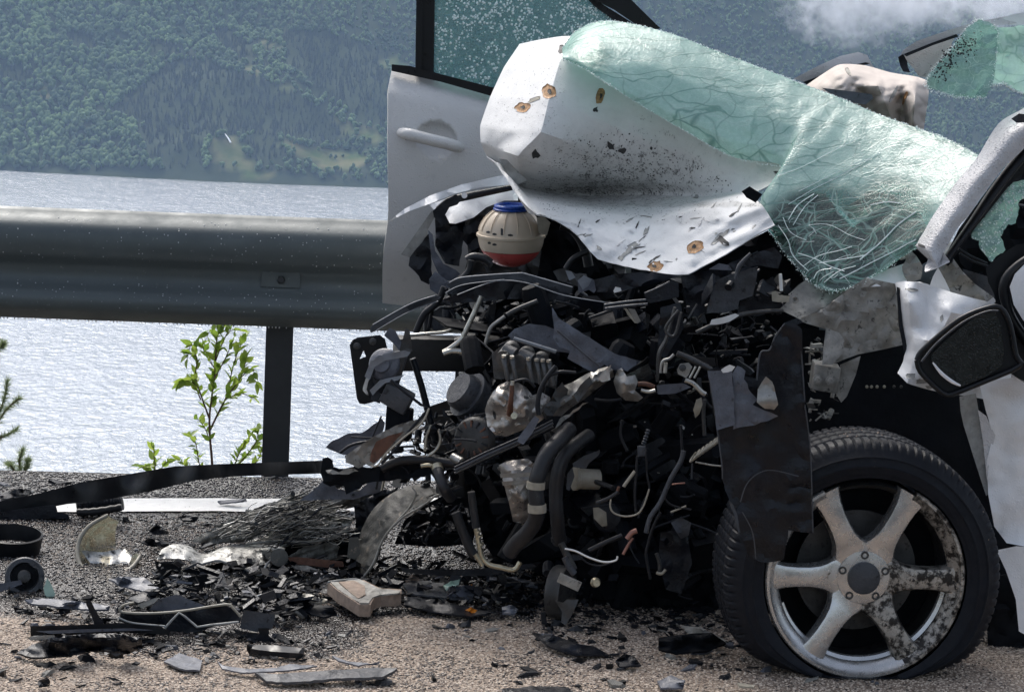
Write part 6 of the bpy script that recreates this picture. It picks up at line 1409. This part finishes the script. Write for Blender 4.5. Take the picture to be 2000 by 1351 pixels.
SH('inner_reflector', 'silver', 7.5, [(158, 1074, 7.42), (200, 1078, 7.46), (242, 1070, 7.50), (258, 1084, 7.46), (252, 1100, 7.42), (215, 1108, 7.40), (180, 1104, 7.41)], hb, th=.002, amp=.006, step=6, tilt=(0, -.5))
# fan ring and motor at the left
fr_ = thing('fan_ring', 'round black fan ring lying at the left edge of the debris', 'fan ring', base(22, 1092)); c = G(22, 1078); c.z = .035
lathe('ring', c, (0.05, -.12, 1), [(-.03, .072), (.012, .078), (.014, .073), (-.026, .066), (-.03, .072)], M['black_clean'], fr_, seg=48, caps=False)
SH('ring_mount', 'black', 7.6, [(78, 1080), (88, 1085), (96, 1104), (90, 1106), (78, 1098)], fr_, th=.01)
bm_ = thing('blower_motor', 'round grey blower motor with a dark hub lying beside the fan ring', 'motor', base(48, 1160)); Yb = gY(48, 1160)+.03
lathe('housing', P(48, 1126, Yb), Vector((.1, -1, .3)), [(-.05, .030), (-.045, .044), (.0, .047), (.004, .044), (.004, .034), (-.012, .031), (-.012, .0)], M['grey_plastic'], bm_, seg=36)
lathe('dark_face', P(48, 1126, Yb+.008), Vector((.1, -1, .3)), [(0, .030), (.003, .030), (.003, 0)], M['black_matt'], bm_, seg=24)
lathe('hub', P(48, 1126, Yb), Vector((.1, -1, .3)), [(0, .016), (.02, .015), (.024, .006), (.024, 0)], M['dark_metal'], bm_, seg=20)
SH('mounting_blade', 'blue_grey', Yb-.06, [(-30, 1144), (40, 1132), (44, 1140), (10, 1152), (-30, 1165)], bm_, th=.006); SH('mounting_lug', 'grey_plastic', Yb-.03, [(56, 1100), (64, 1092), (74, 1100), (76, 1112), (66, 1108)], bm_, th=.02); SH('mounting_lug', 'grey_plastic', Yb-.02, [(76, 1118), (86, 1130), (84, 1152), (76, 1148)], bm_, th=.02)
tag(SH('clear_shard', 'pale_green', gY(95, 1166), [(85, 1148), (92, 1128), (100, 1140), (108, 1160), (104, 1166), (88, 1164)], th=.003, amp=.004), 'pale clear plastic shard standing beside the blower motor', 'plastic shard')
tag(K('trim_piece', 'blue_grey', [(48, 1172, .02), (90, 1170, .02), (140, 1174, .03), (215, 1184, .02), (212, 1192, .01), (140, 1188, .01), (60, 1180, .01)], th=.004), 'thin pale-edged trim piece above the black grille bar', 'trim piece')
# broken grille bar with upright
gb = thing('grille_bar', 'broken black grille bar with one short upright, left foreground', 'grille bar', base(190, 1243)); Yg = gY(190, 1246)
SH('bar', 'black_clean', Yg, [(59, 1222), (140, 1220), (240, 1216), (310, 1222), (333, 1232), (330, 1239), (240, 1234), (160, 1238), (60, 1244)], gb, th=.03, amp=.002); SH('bar', 'blue_grey', Yg-.02, [(70, 1232), (160, 1228), (260, 1226), (300, 1230), (220, 1232), (100, 1237)], gb, th=.004, amp=.002)
SH('upright', 'black', Yg, [(166, 1172), (174, 1168), (186, 1190), (203, 1214), (200, 1224), (186, 1224), (178, 1200)], gb, th=.012, amp=.004, rag=1)
tag(K('scoop', 'black', [(32, 1277, .004), (60, 1262, .02), (100, 1248, .06), (150, 1240, .07), (240, 1240, .07), (276, 1248, .06), (278, 1266, .03), (250, 1276, .01), (180, 1272, .01), (120, 1284, .004), (60, 1286, .004)], th=.004, amp=.006), 'curled black plastic scoop under the broken grille bar', 'plastic scoop')
# lamp frame
lf = thing('lamp_frame', 'grey-edged black headlamp frame lying open in the debris', 'headlamp frame', base(350, 1240)); Yl = gY(350, 1240)
SH('frame_plate', 'black', Yl+.03, [(236, 1196), (262, 1200), (330, 1196), (440, 1180), (456, 1190), (472, 1202), (468, 1216), (420, 1222), (380, 1236), (335, 1236), (320, 1224), (262, 1222), (232, 1212)], lf, th=.03, amp=.01)
TB('frame_edge', 'cream', 2.6, [(262, 1176), (240, 1182), (234, 1192), (250, 1196), (300, 1197), (360, 1192), (440, 1180), (456, 1188), (470, 1204)], lf, Y=Yl); TB('frame_edge', 'fold', 2.4, [(322, 1226), (336, 1210), (350, 1196), (362, 1204), (385, 1224), (410, 1220), (466, 1214)], lf, Y=Yl-.01, curve=False); TB('frame_edge', 'fold', 2, [(232, 1206), (260, 1216), (322, 1222)], lf, Y=Yl-.01)
SH('frame_wing', 'blue_grey', Yl+.05, [(290, 1190), (310, 1170), (345, 1160), (400, 1182), (380, 1190), (330, 1194)], lf, th=.004, amp=.006); SH('frame_wing', 'grime', Yl+.04, [(268, 1180), (300, 1168), (312, 1166), (300, 1178), (276, 1188)], lf, th=.004)
cb_ = thing('clip_box', 'small dark grey plastic clip box right of the headlamp frame', 'clip box', base(500, 1250)); Yc = gY(500, 1250)
SH('box_side', 'grey_plastic', Yc+.02, [(476, 1190), (538, 1200), (532, 1226), (520, 1232), (508, 1226), (504, 1234), (468, 1226)], cb_, th=.03, amp=.002); SH('box_face', 'black_clean', Yc, [(504, 1226), (526, 1226), (524, 1246), (508, 1246)], cb_, th=.012, amp=0); SH('box_foot', 'black', Yc-.01, [(455, 1228), (500, 1236), (530, 1244), (542, 1256), (500, 1252), (462, 1238)], cb_, th=.01, amp=.004)
tag(K('strip', 'black_clean', [(482, 1258, .02), (540, 1260, .02), (594, 1266, .02), (592, 1276, .01), (530, 1272, .01), (486, 1266, .01)], th=.012, amp=.001), 'short straight black plastic strip lying on the beige granules', 'plastic strip')
tag(K('strip', 'blue_grey', [(424, 1290, .01), (436, 1300, .01), (480, 1306, .01), (540, 1304, .01), (566, 1296, .012), (620, 1300, .01), (560, 1310, .006), (470, 1313, .006), (434, 1306, .006)], th=.003, amp=.002), 'thin curved dark strip with a purple-grey edge in the foreground', 'plastic strip')
tag(K('strip', 'grey_plastic', [(498, 1314, .01), (540, 1316, .015), (640, 1310, .015), (730, 1304, .015), (776, 1306, .02), (748, 1322, .012), (650, 1326, .008), (560, 1334, .006), (520, 1330, .006)], th=.006, amp=.003), 'large flat grey-black plastic strip nearest the camera', 'plastic strip')
tag(K('strip', 'blue_grey', [(648, 1280, .01), (680, 1292, .01), (735, 1296, .01), (742, 1292, .02), (700, 1300, .01), (660, 1290, .01)], th=.003, amp=.002), 'slim bent grey strip lying just above the large flat strip', 'plastic strip')
# crushed silver sheet
cs = thing('crushed_sheet', 'crumpled silver metal sheet with a torn wavy edge over black scraps', 'metal sheet', base(430, 1150))
rows = [[(316, 1072, 7.36), (340, 1062, 7.42), (370, 1066, 7.44), (400, 1082, 7.44), (440, 1066, 7.5), (480, 1062, 7.52), (530, 1064, 7.52), (560, 1066, 7.54)],
        [(312, 1080, 7.30), (335, 1076, 7.34), (365, 1082, 7.35), (396, 1094, 7.36), (430, 1078, 7.42), (476, 1078, 7.42), (520, 1074, 7.44), (556, 1072, 7.5)],
        [(308, 1092, 7.26), (330, 1090, 7.30), (362, 1092, 7.31), (388, 1104, 7.33), (424, 1094, 7.36), (462, 1102, 7.34), (512, 1120, 7.33), (545, 1080, 7.45)]]
grid('sheet', rows, M['silver'], cs, ku=7, kv=5, th=.003, amp=.012, fr=.05, amp2=.008, fr2=.1, sharp=30)
TB('torn_edge', 'fold', 2.2, [(384, 1104, 7.3), (405, 1098, 7.31), (426, 1094, 7.32), (446, 1100, 7.32), (470, 1108, 7.31), (500, 1121, 7.3), (512, 1120, 7.3), (522, 1100, 7.33), (545, 1082, 7.4)], cs)
SH('black_scrap', 'black_clean', 7.36, [(302, 1094), (330, 1100), (356, 1100), (352, 1120), (318, 1124), (306, 1112)], cs, th=.02, amp=.006); SH('black_scrap', 'black_matt', 7.40, [(380, 1112), (430, 1098), (500, 1124), (540, 1090), (560, 1100), (560, 1140), (480, 1150), (400, 1146), (360, 1130)], cs, th=.04, amp=.03)
SH('black_scrap', 'blue_grey', 7.24, [(306, 1120), (345, 1122), (370, 1140), (372, 1166), (340, 1160), (312, 1172), (300, 1150)], cs, th=.006, amp=.014, rag=1); SH('black_scrap', 'black_clean', 7.22, [(335, 1145), (370, 1126), (420, 1118), (452, 1120), (420, 1140), (370, 1152)], cs, th=.006, amp=.008)
tag(K('black_scrap', 'blue_grey', [(212, 1134, .01), (240, 1128, .03), (280, 1130, .03), (310, 1150, .02), (290, 1160, .01), (240, 1146, .006)], amp=.006), 'dull grey plastic flake between the headlamp bowl and silver sheet', 'plastic flake')
tag(K('black_scrap', 'black', [(250, 1172, .01), (290, 1150, .03), (312, 1156, .03), (300, 1172, .01), (270, 1180, .01)], amp=.006), 'shiny black scrap just above the lamp frame', 'plastic flake')
# crushed radiator pack
ra = thing('crushed_radiator', 'crushed radiator pack with crumpled fins, black rods and a muddy liner', 'radiator', base(610, 1125))
def FN(pts, Y, m='fins', amp=.035, th=.006):
    o = SH('fin_sheet', m, Y, pts, ra, th=th, amp=amp, fr=.02, step=5, rag=1.5); off = WL[o.name]
    for v in o.data.vertices:                            # folds running along the pack
        px, py = proj(v.co+off); v.co.y += .02*ridged((px+py)*.010, (py+px*.32)*.055, 3)+.007*mn.noise(Vector((px*.2, py*.3, 1)))
    o.data.update(); return o
FN([(370, 1058, 7.55), (420, 1030), (470, 1005), (520, 985), (590, 966), (650, 958), (742, 960), (752, 968), (735, 984), (690, 992), (640, 1002), (590, 1022), (540, 1030), (505, 1048), (480, 1062), (420, 1062)], 7.5)
FN([(490, 1060), (540, 1040), (600, 1026), (650, 1010), (692, 1000), (698, 1012), (680, 1030), (640, 1046), (600, 1056), (550, 1068)], 7.42, 'silver', .03); FN([(560, 1088), (596, 1068), (650, 1058), (662, 1070), (658, 1090), (620, 1100)], 7.40, 'fins', .03)
FN([(520, 1030), (560, 1018), (620, 1018), (680, 1000), (640, 1030), (580, 1048), (520, 1052)], 7.46, 'black_matt', .03); FN([(470, 1070), (560, 1064), (640, 1056), (700, 1030), (705, 1080), (690, 1130), (560, 1140), (520, 1100)], 7.5, 'black_matt', .03, .06)
FN([(690, 990), (740, 960), (780, 952), (740, 1000), (712, 1040), (705, 1075), (690, 1060), (695, 1020)], 7.42, 'black', .02)
for a, b, r in (((432, 1034), (668, 944), 6.5), ((460, 1042), (500, 1022), 4), ((540, 985), (572, 964), 5), ((600, 988), (690, 966), 3)): TB('rod', 'black_clean', r, [(*a, gY(*a)-.04), (*b, 7.35)], ra, curve=False)
TB('fin_edge', 'cream', 2, [(526, 1048), (536, 1030), (552, 1018)], ra, Y=7.38); TB('fin_edge', 'fins', 3.4, [(480, 1062), (540, 1056), (600, 1058), (650, 1048), (682, 1030)], ra, Y=7.38); TB('fin_edge', 'fins', 3, [(540, 1030), (580, 1028), (596, 1018), (594, 1006), (610, 1000), (660, 990)], ra, Y=7.42); TB('fin_edge', 'fins', 2.4, [(430, 1050), (480, 1022), (530, 1000), (600, 978), (650, 972)], ra, Y=7.44)
def strands(name, n, m, a0, a1, b0, b1, Yr, rr):
    V, Fs = [], []
    for _ in range(n):
        t = random.random(); x0, y0 = a0[0]+(a1[0]-a0[0])*t, a0[1]+(a1[1]-a0[1])*t; t += random.gauss(0, .12); x1, y1 = b0[0]+(b1[0]-b0[0])*t, b0[1]+(b1[1]-b0[1])*t; Y = random.uniform(*Yr); u0 = random.uniform(0, .55); u1 = u0+random.uniform(.2, .6)
        pts = crline([(x0+(x1-x0)*u+random.gauss(0, 3), y0+(y1-y0)*u+random.gauss(0, 4)-14*math.sin(u*3)*random.random(), Y+random.gauss(0, .008)) for u in np.linspace(u0, min(1, u1), 5)], 4)
        W = np.array([tuple(P(*q)) for q in pts]); T_, N_, B_ = frames(W); b = len(V); r0 = random.uniform(*rr)*Y/F; k = 5
        for i in range(len(W)):
            for j in range(k): a = 2*math.pi*j/k; V.append(Vector(W[i]+r0*(math.cos(a)*N_[i]+math.sin(a)*B_[i]*.5)))
        Fs += [(b+i*k+j, b+i*k+(j+1) % k, b+(i+1)*k+(j+1) % k, b+(i+1)*k+j) for i in range(len(W)-1) for j in range(k)]
    return emit(name, V, Fs, M[m], ra, True, 'stuff')
for m, n, rr in (('fins', 70, (.7, 2.6)), ('black', 50, (1, 3)), ('silver', 26, (.6, 1.8)), ('grime', 30, (.7, 2.2)), ('cream', 8, (.5, 1))): strands('fin_strands', n, m, (400, 1040), (520, 1072), (660, 958), (705, 1050), (7.36, 7.46), rr)
SH('duct', 'rust', 7.33, [(560, 1088), (580, 1087), (670, 1096), (672, 1106), (640, 1108), (570, 1100)], ra, th=.03, amp=.002); SH('duct_lining', 'foil', 7.31, [(568, 1103), (600, 1104), (632, 1116), (600, 1116), (575, 1110)], ra, th=.004, amp=.003)
lathe('round_stub', P(546, 1088, 7.33), (0, -1, .2), [(0, .02), (.01, .022), (.012, .016), (.012, 0)], M['mudcloth'], ra, seg=20); SH('pad', 'mudcloth', 7.28, [(682, 1050), (700, 1048), (704, 1080), (694, 1092), (678, 1088)], ra, th=.02, amp=.003)
rows = [[(688, 1128, 7.36), (697, 1085, 7.38), (704, 1040, 7.38), (728, 995, 7.36), (762, 965, 7.34), (800, 948, 7.32), (832, 944, 7.3)], [(700, 1131, 7.28), (718, 1090, 7.28), (732, 1045, 7.30), (757, 1010, 7.26), (790, 980, 7.26), (822, 958, 7.25), (850, 954, 7.24)],
        [(706, 1132, 7.27), (732, 1095, 7.24), (746, 1052, 7.26), (770, 1022, 7.22), (806, 994, 7.22), (838, 968, 7.2), (862, 962, 7.2)]]
grid('liner', rows, M['mudcloth'], ra, ku=8, kv=8, th=.005, amp=.012, fr=.035, amp2=.008, fr2=.09, sharp=35)
TB('liner_edge', 'grime', 2.4, [(706, 1130, 7.25), (728, 1102, 7.23), (744, 1062, 7.23), (760, 1036, 7.21), (790, 1008, 7.2), (830, 985, 7.19), (850, 968, 7.19), (864, 966, 7.19)], ra); TB('liner_edge', 'grime', 2, [(806, 952, 7.24), (812, 965, 7.23), (800, 990, 7.23), (776, 1016, 7.22)], ra)
SH('torn_lining', 'silver', 7.2, [(812, 980), (835, 968), (844, 974), (826, 990), (800, 1008), (794, 1004)], ra, th=.004, amp=.008, rag=1)
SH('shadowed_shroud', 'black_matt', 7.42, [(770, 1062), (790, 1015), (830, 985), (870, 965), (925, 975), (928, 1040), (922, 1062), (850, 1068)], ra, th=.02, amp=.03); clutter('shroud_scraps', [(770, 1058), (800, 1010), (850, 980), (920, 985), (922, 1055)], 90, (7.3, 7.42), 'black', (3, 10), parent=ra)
SH('lower_hoop', 'black', 7.15, [(780, 1108), (850, 1112), (940, 1110), (1040, 1100), (1050, 1106), (960, 1124), (860, 1124), (790, 1118)], ra, th=.02, amp=.003)
# torn curled front panel, still hanging on the car
SH('torn_fan_plate', 'blue_grey', 7.15, [(636, 874), (650, 860), (681, 846), (707, 845), (730, 828), (746, 817), (752, 826), (745, 850), (696, 888), (671, 888), (657, 883)], car, th=.004, amp=.008, rag=1)
TB('plate_rib', 'black', 3, [(664, 884), (684, 870), (712, 863), (735, 862)], car, Y=7.12)
SH('curled_panel', 'grime', 7.03, [(673, 890), (700, 872), (728, 853), (772, 831), (822, 817), (836, 800), (832, 818), (800, 845), (753, 886), (728, 911), (715, 906), (700, 914), (684, 906), (675, 903)], car, th=.004, amp=.016, fr=.04, step=7, rag=1)
SH('curled_panel', 'rust', 7.0, [(735, 862), (760, 850), (790, 842), (770, 862), (744, 892), (730, 905), (722, 900), (726, 880)], car, th=.004, amp=.008)
TB('panel_edge', 'cream', 2, [(838, 797, 6.99), (824, 826, 6.98), (790, 853, 6.98), (755, 885, 6.98), (738, 908, 6.98), (724, 910, 6.98)], car)
SH('torn_front_panel', 'black_matt', 7.1, [(630, 895), (640, 892), (648, 897), (652, 911), (673, 915), (700, 908), (726, 913), (764, 902), (810, 894), (882, 900), (870, 915), (848, 924), (787, 936), (740, 940), (719, 943), (692, 958), (676, 965), (672, 950), (658, 946), (645, 950), (631, 943), (626, 924)], car, th=.02, amp=.02, rag=2)
SH('torn_front_panel', 'grime', 7.05, [(636, 918), (648, 916), (662, 922), (676, 914), (690, 914), (700, 920), (670, 926), (650, 926), (640, 924)], car, th=.004, amp=.01, rag=2)
SH('grey_flap', 'blue_grey', 7.35, [(620, 950), (640, 930), (660, 955), (700, 960), (720, 942), (738, 930), (748, 940), (742, 960), (690, 975), (640, 975), (585, 978)], car, th=.004, amp=.01, rag=1); SH('grey_flap', 'fold', 7.3, [(766, 948), (768, 930), (776, 924), (786, 938), (782, 952)], car, th=.004, amp=.006)
TB('strap', 'cream', (4.5, 5, 4.5), [(757, 920), (752, 930), (746, 956)], car, Y=7.28, flat=.6); TB('strap', 'wire', 2.4, [(756, 921), (740, 934), (735, 955)], car, Y=7.27)
# cast bracket and neighbours
wb = thing('cast_bracket', 'mud-filled tan cast metal bracket with a tapering arm', 'metal bracket', base(690, 1190))
K('body', 'tan', [(640, 1136, .05), (690, 1130, .05), (712, 1134, .05), (740, 1148, .045), (784, 1152, .04), (784, 1160, .035), (744, 1163, .035), (730, 1168, .035), (724, 1181, .035), (702, 1181, .035), (680, 1168, .04), (656, 1152, .045)], parent=wb, th=.028, amp=.003)
K('top_web', 'grime', [(645, 1136, .052), (690, 1132, .052), (712, 1136, .052), (740, 1149, .048), (782, 1153, .044), (780, 1158, .04), (744, 1161, .038), (728, 1166, .038), (720, 1178, .038), (704, 1178, .038), (684, 1166, .042), (660, 1151, .047)], parent=wb, th=.004, amp=.002)
K('mud_fill', 'tan', [(662, 1137, .052), (690, 1134, .052), (712, 1144, .05), (714, 1160, .044), (700, 1168, .042), (684, 1158, .044)], parent=wb, th=.004, amp=.003); TB('rim', 'fold', 2.4, [(641, 1136, gY(641, 1136, .058)), (690, 1131, gY(690, 1131, .058)), (714, 1138, gY(714, 1138, .055)), (742, 1151, gY(742, 1151, .05)), (782, 1155, gY(782, 1155, .045))], wb)
for nm, m, pts, lab in (('plate', 'grey_plastic', [(785, 1140, .03), (830, 1134, .03), (868, 1140, .03), (880, 1152, .02), (872, 1168, .02), (800, 1160, .02)], 'dark broken plate right of the cast bracket'),
    ('plate', 'blue_grey', [(868, 1158, .02), (884, 1146, .04), (920, 1144, .04), (930, 1156, .02), (918, 1170, .01), (880, 1168, .01)], 'slate-blue broken plate below the pale green shard'),
    ('plate', 'black', [(790, 1166, .02), (860, 1168, .02), (880, 1178, .02), (960, 1196, .01), (920, 1204, .004), (850, 1196, .004), (790, 1182, .01)], 'long black plate under the two dark broken plates'),
    ('shard', 'orange', [(908, 1192, .01), (920, 1187, .02), (932, 1192, .01), (936, 1197, .004), (915, 1197, .004)], 'small amber lens shard lying on the beige granules'),
    ('shard', 'orange', [(914, 1146, .02), (922, 1142, .03), (930, 1146, .02), (924, 1151, .02)], 'tiny amber lens shard behind the slate-blue plate'),
    ('shard', 'pale_green', [(866, 1144, .03), (880, 1136, .05), (898, 1132, .05), (896, 1142, .04), (872, 1152, .03)], 'pale green translucent shard leaning on the slate-blue plate'),
    ('shard', 'tan', [(792, 1132, .03), (806, 1122, .05), (820, 1132, .03), (812, 1142, .02), (796, 1140, .02)], 'beige crusted lump behind the dark broken plate'),
    ('strip', 'blue_grey', [(950, 1126, .03), (1010, 1128, .03), (1050, 1140, .03), (1050, 1148, .02), (1000, 1136, .02), (950, 1132, .02)], 'thin slate strip under the oily engine hoses'),
    ('plate', 'blue_grey', [(980, 1186, .02), (1000, 1182, .03), (1012, 1190, .02), (1004, 1200, .01), (982, 1198, .01)], 'small slate-blue tile below the engine pulley'),
    ('plate', 'black', [(0, 966, .02), (30, 956, .04), (50, 955, .04), (68, 960, .02), (50, 968, .01), (0, 976, .01)], 'black scrap on the gravel behind the trim strip'),
    ('plate', 'black_matt', [(560, 1170, .01), (600, 1175, .03), (650, 1186, .03), (658, 1200, .01), (630, 1206, .005), (588, 1192, .01)], 'rough black lump of plastic below the radiator'),
    ('strip', 'grey_plastic', [(574, 1165, .02), (582, 1168, .02), (572, 1196, .004), (564, 1196, .004)], 'narrow grey strip standing beside the rough black lump'),
    ('plate', 'cream', [(588, 1160, .03), (612, 1162, .03), (640, 1172, .02), (628, 1178, .01), (596, 1170, .02)], 'pale crusted flake above the rough black lump'),
    ('plate', 'black', [(1040, 1236, .01), (1080, 1240, .03), (1120, 1256, .02), (1160, 1262, .01), (1190, 1280, .004), (1120, 1278, .004), (1070, 1262, .01)], 'jagged black scrap on the beige granules below the engine'),
    ('plate', 'blue_grey', [(1056, 1238, .02), (1080, 1238, .03), (1092, 1248, .02), (1070, 1250, .01)], 'slate flake on top of the jagged black scrap'),
    ('plate', 'black_matt', [(1286, 1246, .03), (1330, 1240, .05), (1390, 1236, .05), (1418, 1256, .02), (1380, 1272, .01), (1320, 1276, .004), (1286, 1268, .01)], 'matt black torn liner scrap left of the flat tyre'),
    ('plate', 'grime', [(1330, 1222, .03), (1370, 1226, .04), (1420, 1252, .02), (1400, 1258, .01), (1350, 1240, .02)], 'muddy grey flap over the matt black liner scrap'),
    ('plate', 'black', [(1202, 1290, .01), (1220, 1276, .03), (1240, 1284, .02), (1252, 1300, .004), (1210, 1302, .004)], 'small black lump on the granules in the middle foreground'),
    ('plate', 'blue_grey', [(1284, 1330, .01), (1310, 1320, .02), (1338, 1328, .02), (1334, 1344, .004), (1290, 1344, .004)], 'slate flake at the bottom edge of the picture'),
    ('plate', 'black', [(980, 1346, .01), (1040, 1340, .01), (1110, 1342, .01), (1120, 1352, .004), (980, 1356, .004)], 'long black sliver cut by the bottom edge'),
    ('plate', 'black', [(74, 1330, .01), (92, 1322, .03), (98, 1330, .02), (96, 1338, .004), (76, 1340, .004)], 'lone dark lump on the granules in the lower left corner'),
    ('plate', 'blue_grey', [(320, 1292, .004), (350, 1276, .004), (395, 1290, .004), (390, 1310, .004), (350, 1306, .004)], 'flat bluish wet scrap sunk in the granules'),
    ('strip', 'cream', [(1440, 1334, .01), (1474, 1338, .01), (1472, 1342, .006), (1444, 1340, .006)], 'little pale strip beside the flat tyre'),
    ('plate', 'black', [(276, 1060, .01), (290, 1050, .03), (312, 1058, .02), (330, 1062, .01), (300, 1066, .004)], 'black twisted scrap right of the headlamp bowl'),
    ('plate', 'black', [(350, 1010, .01), (372, 1004, .02), (388, 1010, .02), (380, 1018, .004), (356, 1016, .004)], 'black flake on the near edge of the white line'),
    ('strip', 'blue_grey', [(425, 979, .01), (480, 974, .02), (482, 978, .01), (430, 984, .004)], 'thin slate strip lying on the far edge of the white line'),
    ('strip', 'black', [(388, 1068, .01), (430, 1052, .02), (434, 1056, .01), (394, 1072, .004)], 'thin black rod-like strip above the silver sheet'),
    ('plate', 'black', [(292, 1036, .01), (306, 1022, .04), (316, 1032, .02), (330, 1040, .004), (300, 1042, .004)], 'upright black splinter behind the headlamp bowl')):
    tag(K(nm+'_fragment' if nm != 'shard' else 'lens_shard', m, pts, th=.004, amp=.003, step=7), lab, {'plate': 'plastic plate', 'shard': 'shard', 'strip': 'plastic strip'}[nm] if m != 'tan' else 'lump')
tag(TB('small_wire', 'wire_white', 1.6, [(500, 1164), (520, 1160), (545, 1172)], None, Y=gY(520, 1175)), 'thin pale wire lying among the scraps below the radiator', 'wire')

# countable little fragments
FR = {}
def fragmesh(m, k):
    if (m, k) in FR: return FR[(m, k)]
    r = random.Random(k*7+len(m)); n = r.choice((4, 5, 6)); V = []
    for z in (0, r.uniform(.08, .3)):
        for i in range(n):
            a = 2*math.pi*i/n; rr = r.uniform(.6, 1.1) if z == 0 else r.uniform(.45, .95); V.append((rr*math.cos(a), rr*.55*math.sin(a), z+(r.uniform(0, .35) if z else 0)))
    Fs = [tuple(reversed(range(n))), tuple(range(n, 2*n))]+[(i, (i+1) % n, n+(i+1) % n, n+i) for i in range(n)]
    me = bpy.data.meshes.new('fragment'); me.from_pydata(V, [], Fs); me.materials.append(M[m]); FR[(m, k)] = me; return me
ZONES = [([(240, 1140), (560, 1130), (720, 1190), (640, 1250), (420, 1290), (300, 1280), (220, 1250)], 105, 'small dark fragment in the debris field around the lamp frame', 'small fragments around the lamp frame'),
         ([(0, 1180), (240, 1200), (260, 1290), (420, 1310), (800, 1300), (900, 1340), (0, 1345)], 40, 'small dark fragment on the beige granules of the left foreground', 'small fragments in the left foreground'),
         ([(250, 1000), (560, 1000), (460, 1060), (300, 1090), (90, 1040), (60, 1010)], 34, 'small dark fragment on the wet asphalt near the white line', 'small fragments near the white line'),
         ([(780, 1150), (1060, 1140), (1440, 1190), (1480, 1290), (1900, 1340), (1000, 1345), (820, 1250)], 95, 'small dark fragment on the granules below the engine and tyre', 'small fragments below the engine'),
         ([(0, 925), (600, 935), (560, 975), (0, 980)], 16, 'small dark fragment on the gravel beyond the white line', 'small fragments on the gravel verge')]
for poly, n, lab, grp in ZONES:
    x0, x1 = min(p[0] for p in poly), max(p[0] for p in poly); y0, y1 = min(p[1] for p in poly), max(p[1] for p in poly); c = 0
    while c < n:
        x, y = random.uniform(x0, x1), random.uniform(y0, y1)
        if not inpoly(x, y, poly): continue
        c += 1; m = random.choice(('black', 'black', 'black_matt', 'black', 'blue_grey', 'grey_plastic', 'black_clean', 'grime'))
        o = bpy.data.objects.new('fragment', fragmesh(m, random.randrange(7))); col.objects.link(o); s = random.choice((5, 7, 8, 10, 12, 15, 20))*.00115; g = G(x, y)
        o.location = (g.x, g.y, gh(g.x, g.y)+.002); o.scale = (s*random.uniform(.8, 1.9), s, s*random.uniform(.6, 1.4)); o.rotation_euler = (random.uniform(-.25, .25), random.uniform(-.25, .25), random.uniform(-1.2, 1.2) if random.random() < .7 else random.random()*6)
        big = 'tiny' if s < .009 else 'small' if s < .014 else 'larger'; hue = {'black': 'black', 'black_matt': 'matt black', 'black_clean': 'glossy black', 'blue_grey': 'slate grey', 'grey_plastic': 'dusty grey', 'grime': 'muddy brown'}[m]
        tag(o, lab.replace('small dark', big+' '+hue), 'fragment', grp)

# crumbled plastic nobody could count: the low heap under the torn front
def heap(name, poly, n, m, size, zmax, root=None):
    x0, x1 = min(p[0] for p in poly), max(p[0] for p in poly); y0, y1 = min(p[1] for p in poly), max(p[1] for p in poly); V, Fs = [], []; c = 0
    cb = [(-1, -1, -1), (1, -1, -1), (1, 1, -1), (-1, 1, -1), (-1, -1, 1), (1, -1, 1), (1, 1, 1), (-1, 1, 1)]; cf = [(0, 3, 2, 1), (4, 5, 6, 7), (0, 1, 5, 4), (1, 2, 6, 5), (2, 3, 7, 6), (3, 0, 4, 7)]
    while c < n:
        x, y = random.uniform(x0, x1), random.uniform(y0, y1)
        if not inpoly(x, y, poly): continue
        c += 1; g = G(x, y); s_ = random.uniform(*size)*g.y/F; g.z = random.random()**1.6*zmax+s_*.15; b = len(V)
        q = Matrix.Rotation(random.random()*6.3, 3, 'Z') @ Matrix.Rotation(random.gauss(0, .45), 3, 'X') @ Matrix.Rotation(random.gauss(0, .35), 3, 'Y'); sx, sy, sz = s_*random.uniform(.6, 2.2), s_*random.uniform(.3, .9), s_*random.choice((.05, .08, .25))
        for (u, v, w_) in cb: V.append(g+q @ Vector((u*sx*random.uniform(.5, 1.2), v*sy*random.uniform(.5, 1.2), w_*sz+random.uniform(-.25, .25)*sy)))
        Fs += [tuple(b+i for i in f) for f in cf]
    o = emit(name, V, Fs, M[m], root, True, 'stuff'); sharpen(o, 25); return o
H1 = [(300, 1132), (380, 1140), (470, 1128), (560, 1128), (620, 1104), (700, 1100), (780, 1120), (960, 1120), (1050, 1140), (1060, 1200), (900, 1200), (780, 1185), (640, 1200), (560, 1230), (480, 1215), (400, 1200), (300, 1190)]
for m, n, sz, zm in (('black', 520, (3, 15), .05), ('black_matt', 300, (3, 16), .05), ('blue_grey', 60, (3, 9), .05), ('grey_plastic', 90, (2, 8), .05), ('grime', 70, (2, 9), .03), ('fins', 50, (2, 8), .03)): heap('crumbled_plastic', H1, n, m, sz, zm)
H2 = [(0, 1130), (120, 1150), (230, 1170), (330, 1240), (560, 1250), (700, 1230), (640, 1290), (420, 1300), (260, 1290), (60, 1250)]
for m, n, sz, zm in (('black', 240, (2, 8), .01), ('black_matt', 160, (2, 9), .01), ('grey_plastic', 50, (2, 5), .01), ('grime', 50, (2, 6), .01)): heap('crumbled_plastic', H2, n, m, sz, zm)
H3 = [(1060, 1180), (1440, 1170), (1500, 1260), (1400, 1290), (1240, 1230), (1060, 1250)]
for m, n, sz, zm in (('black', 150, (2, 9), .02), ('black_matt', 120, (2, 10), .02), ('grime', 40, (2, 7), .01)): heap('crumbled_plastic', H3, n, m, sz, zm)
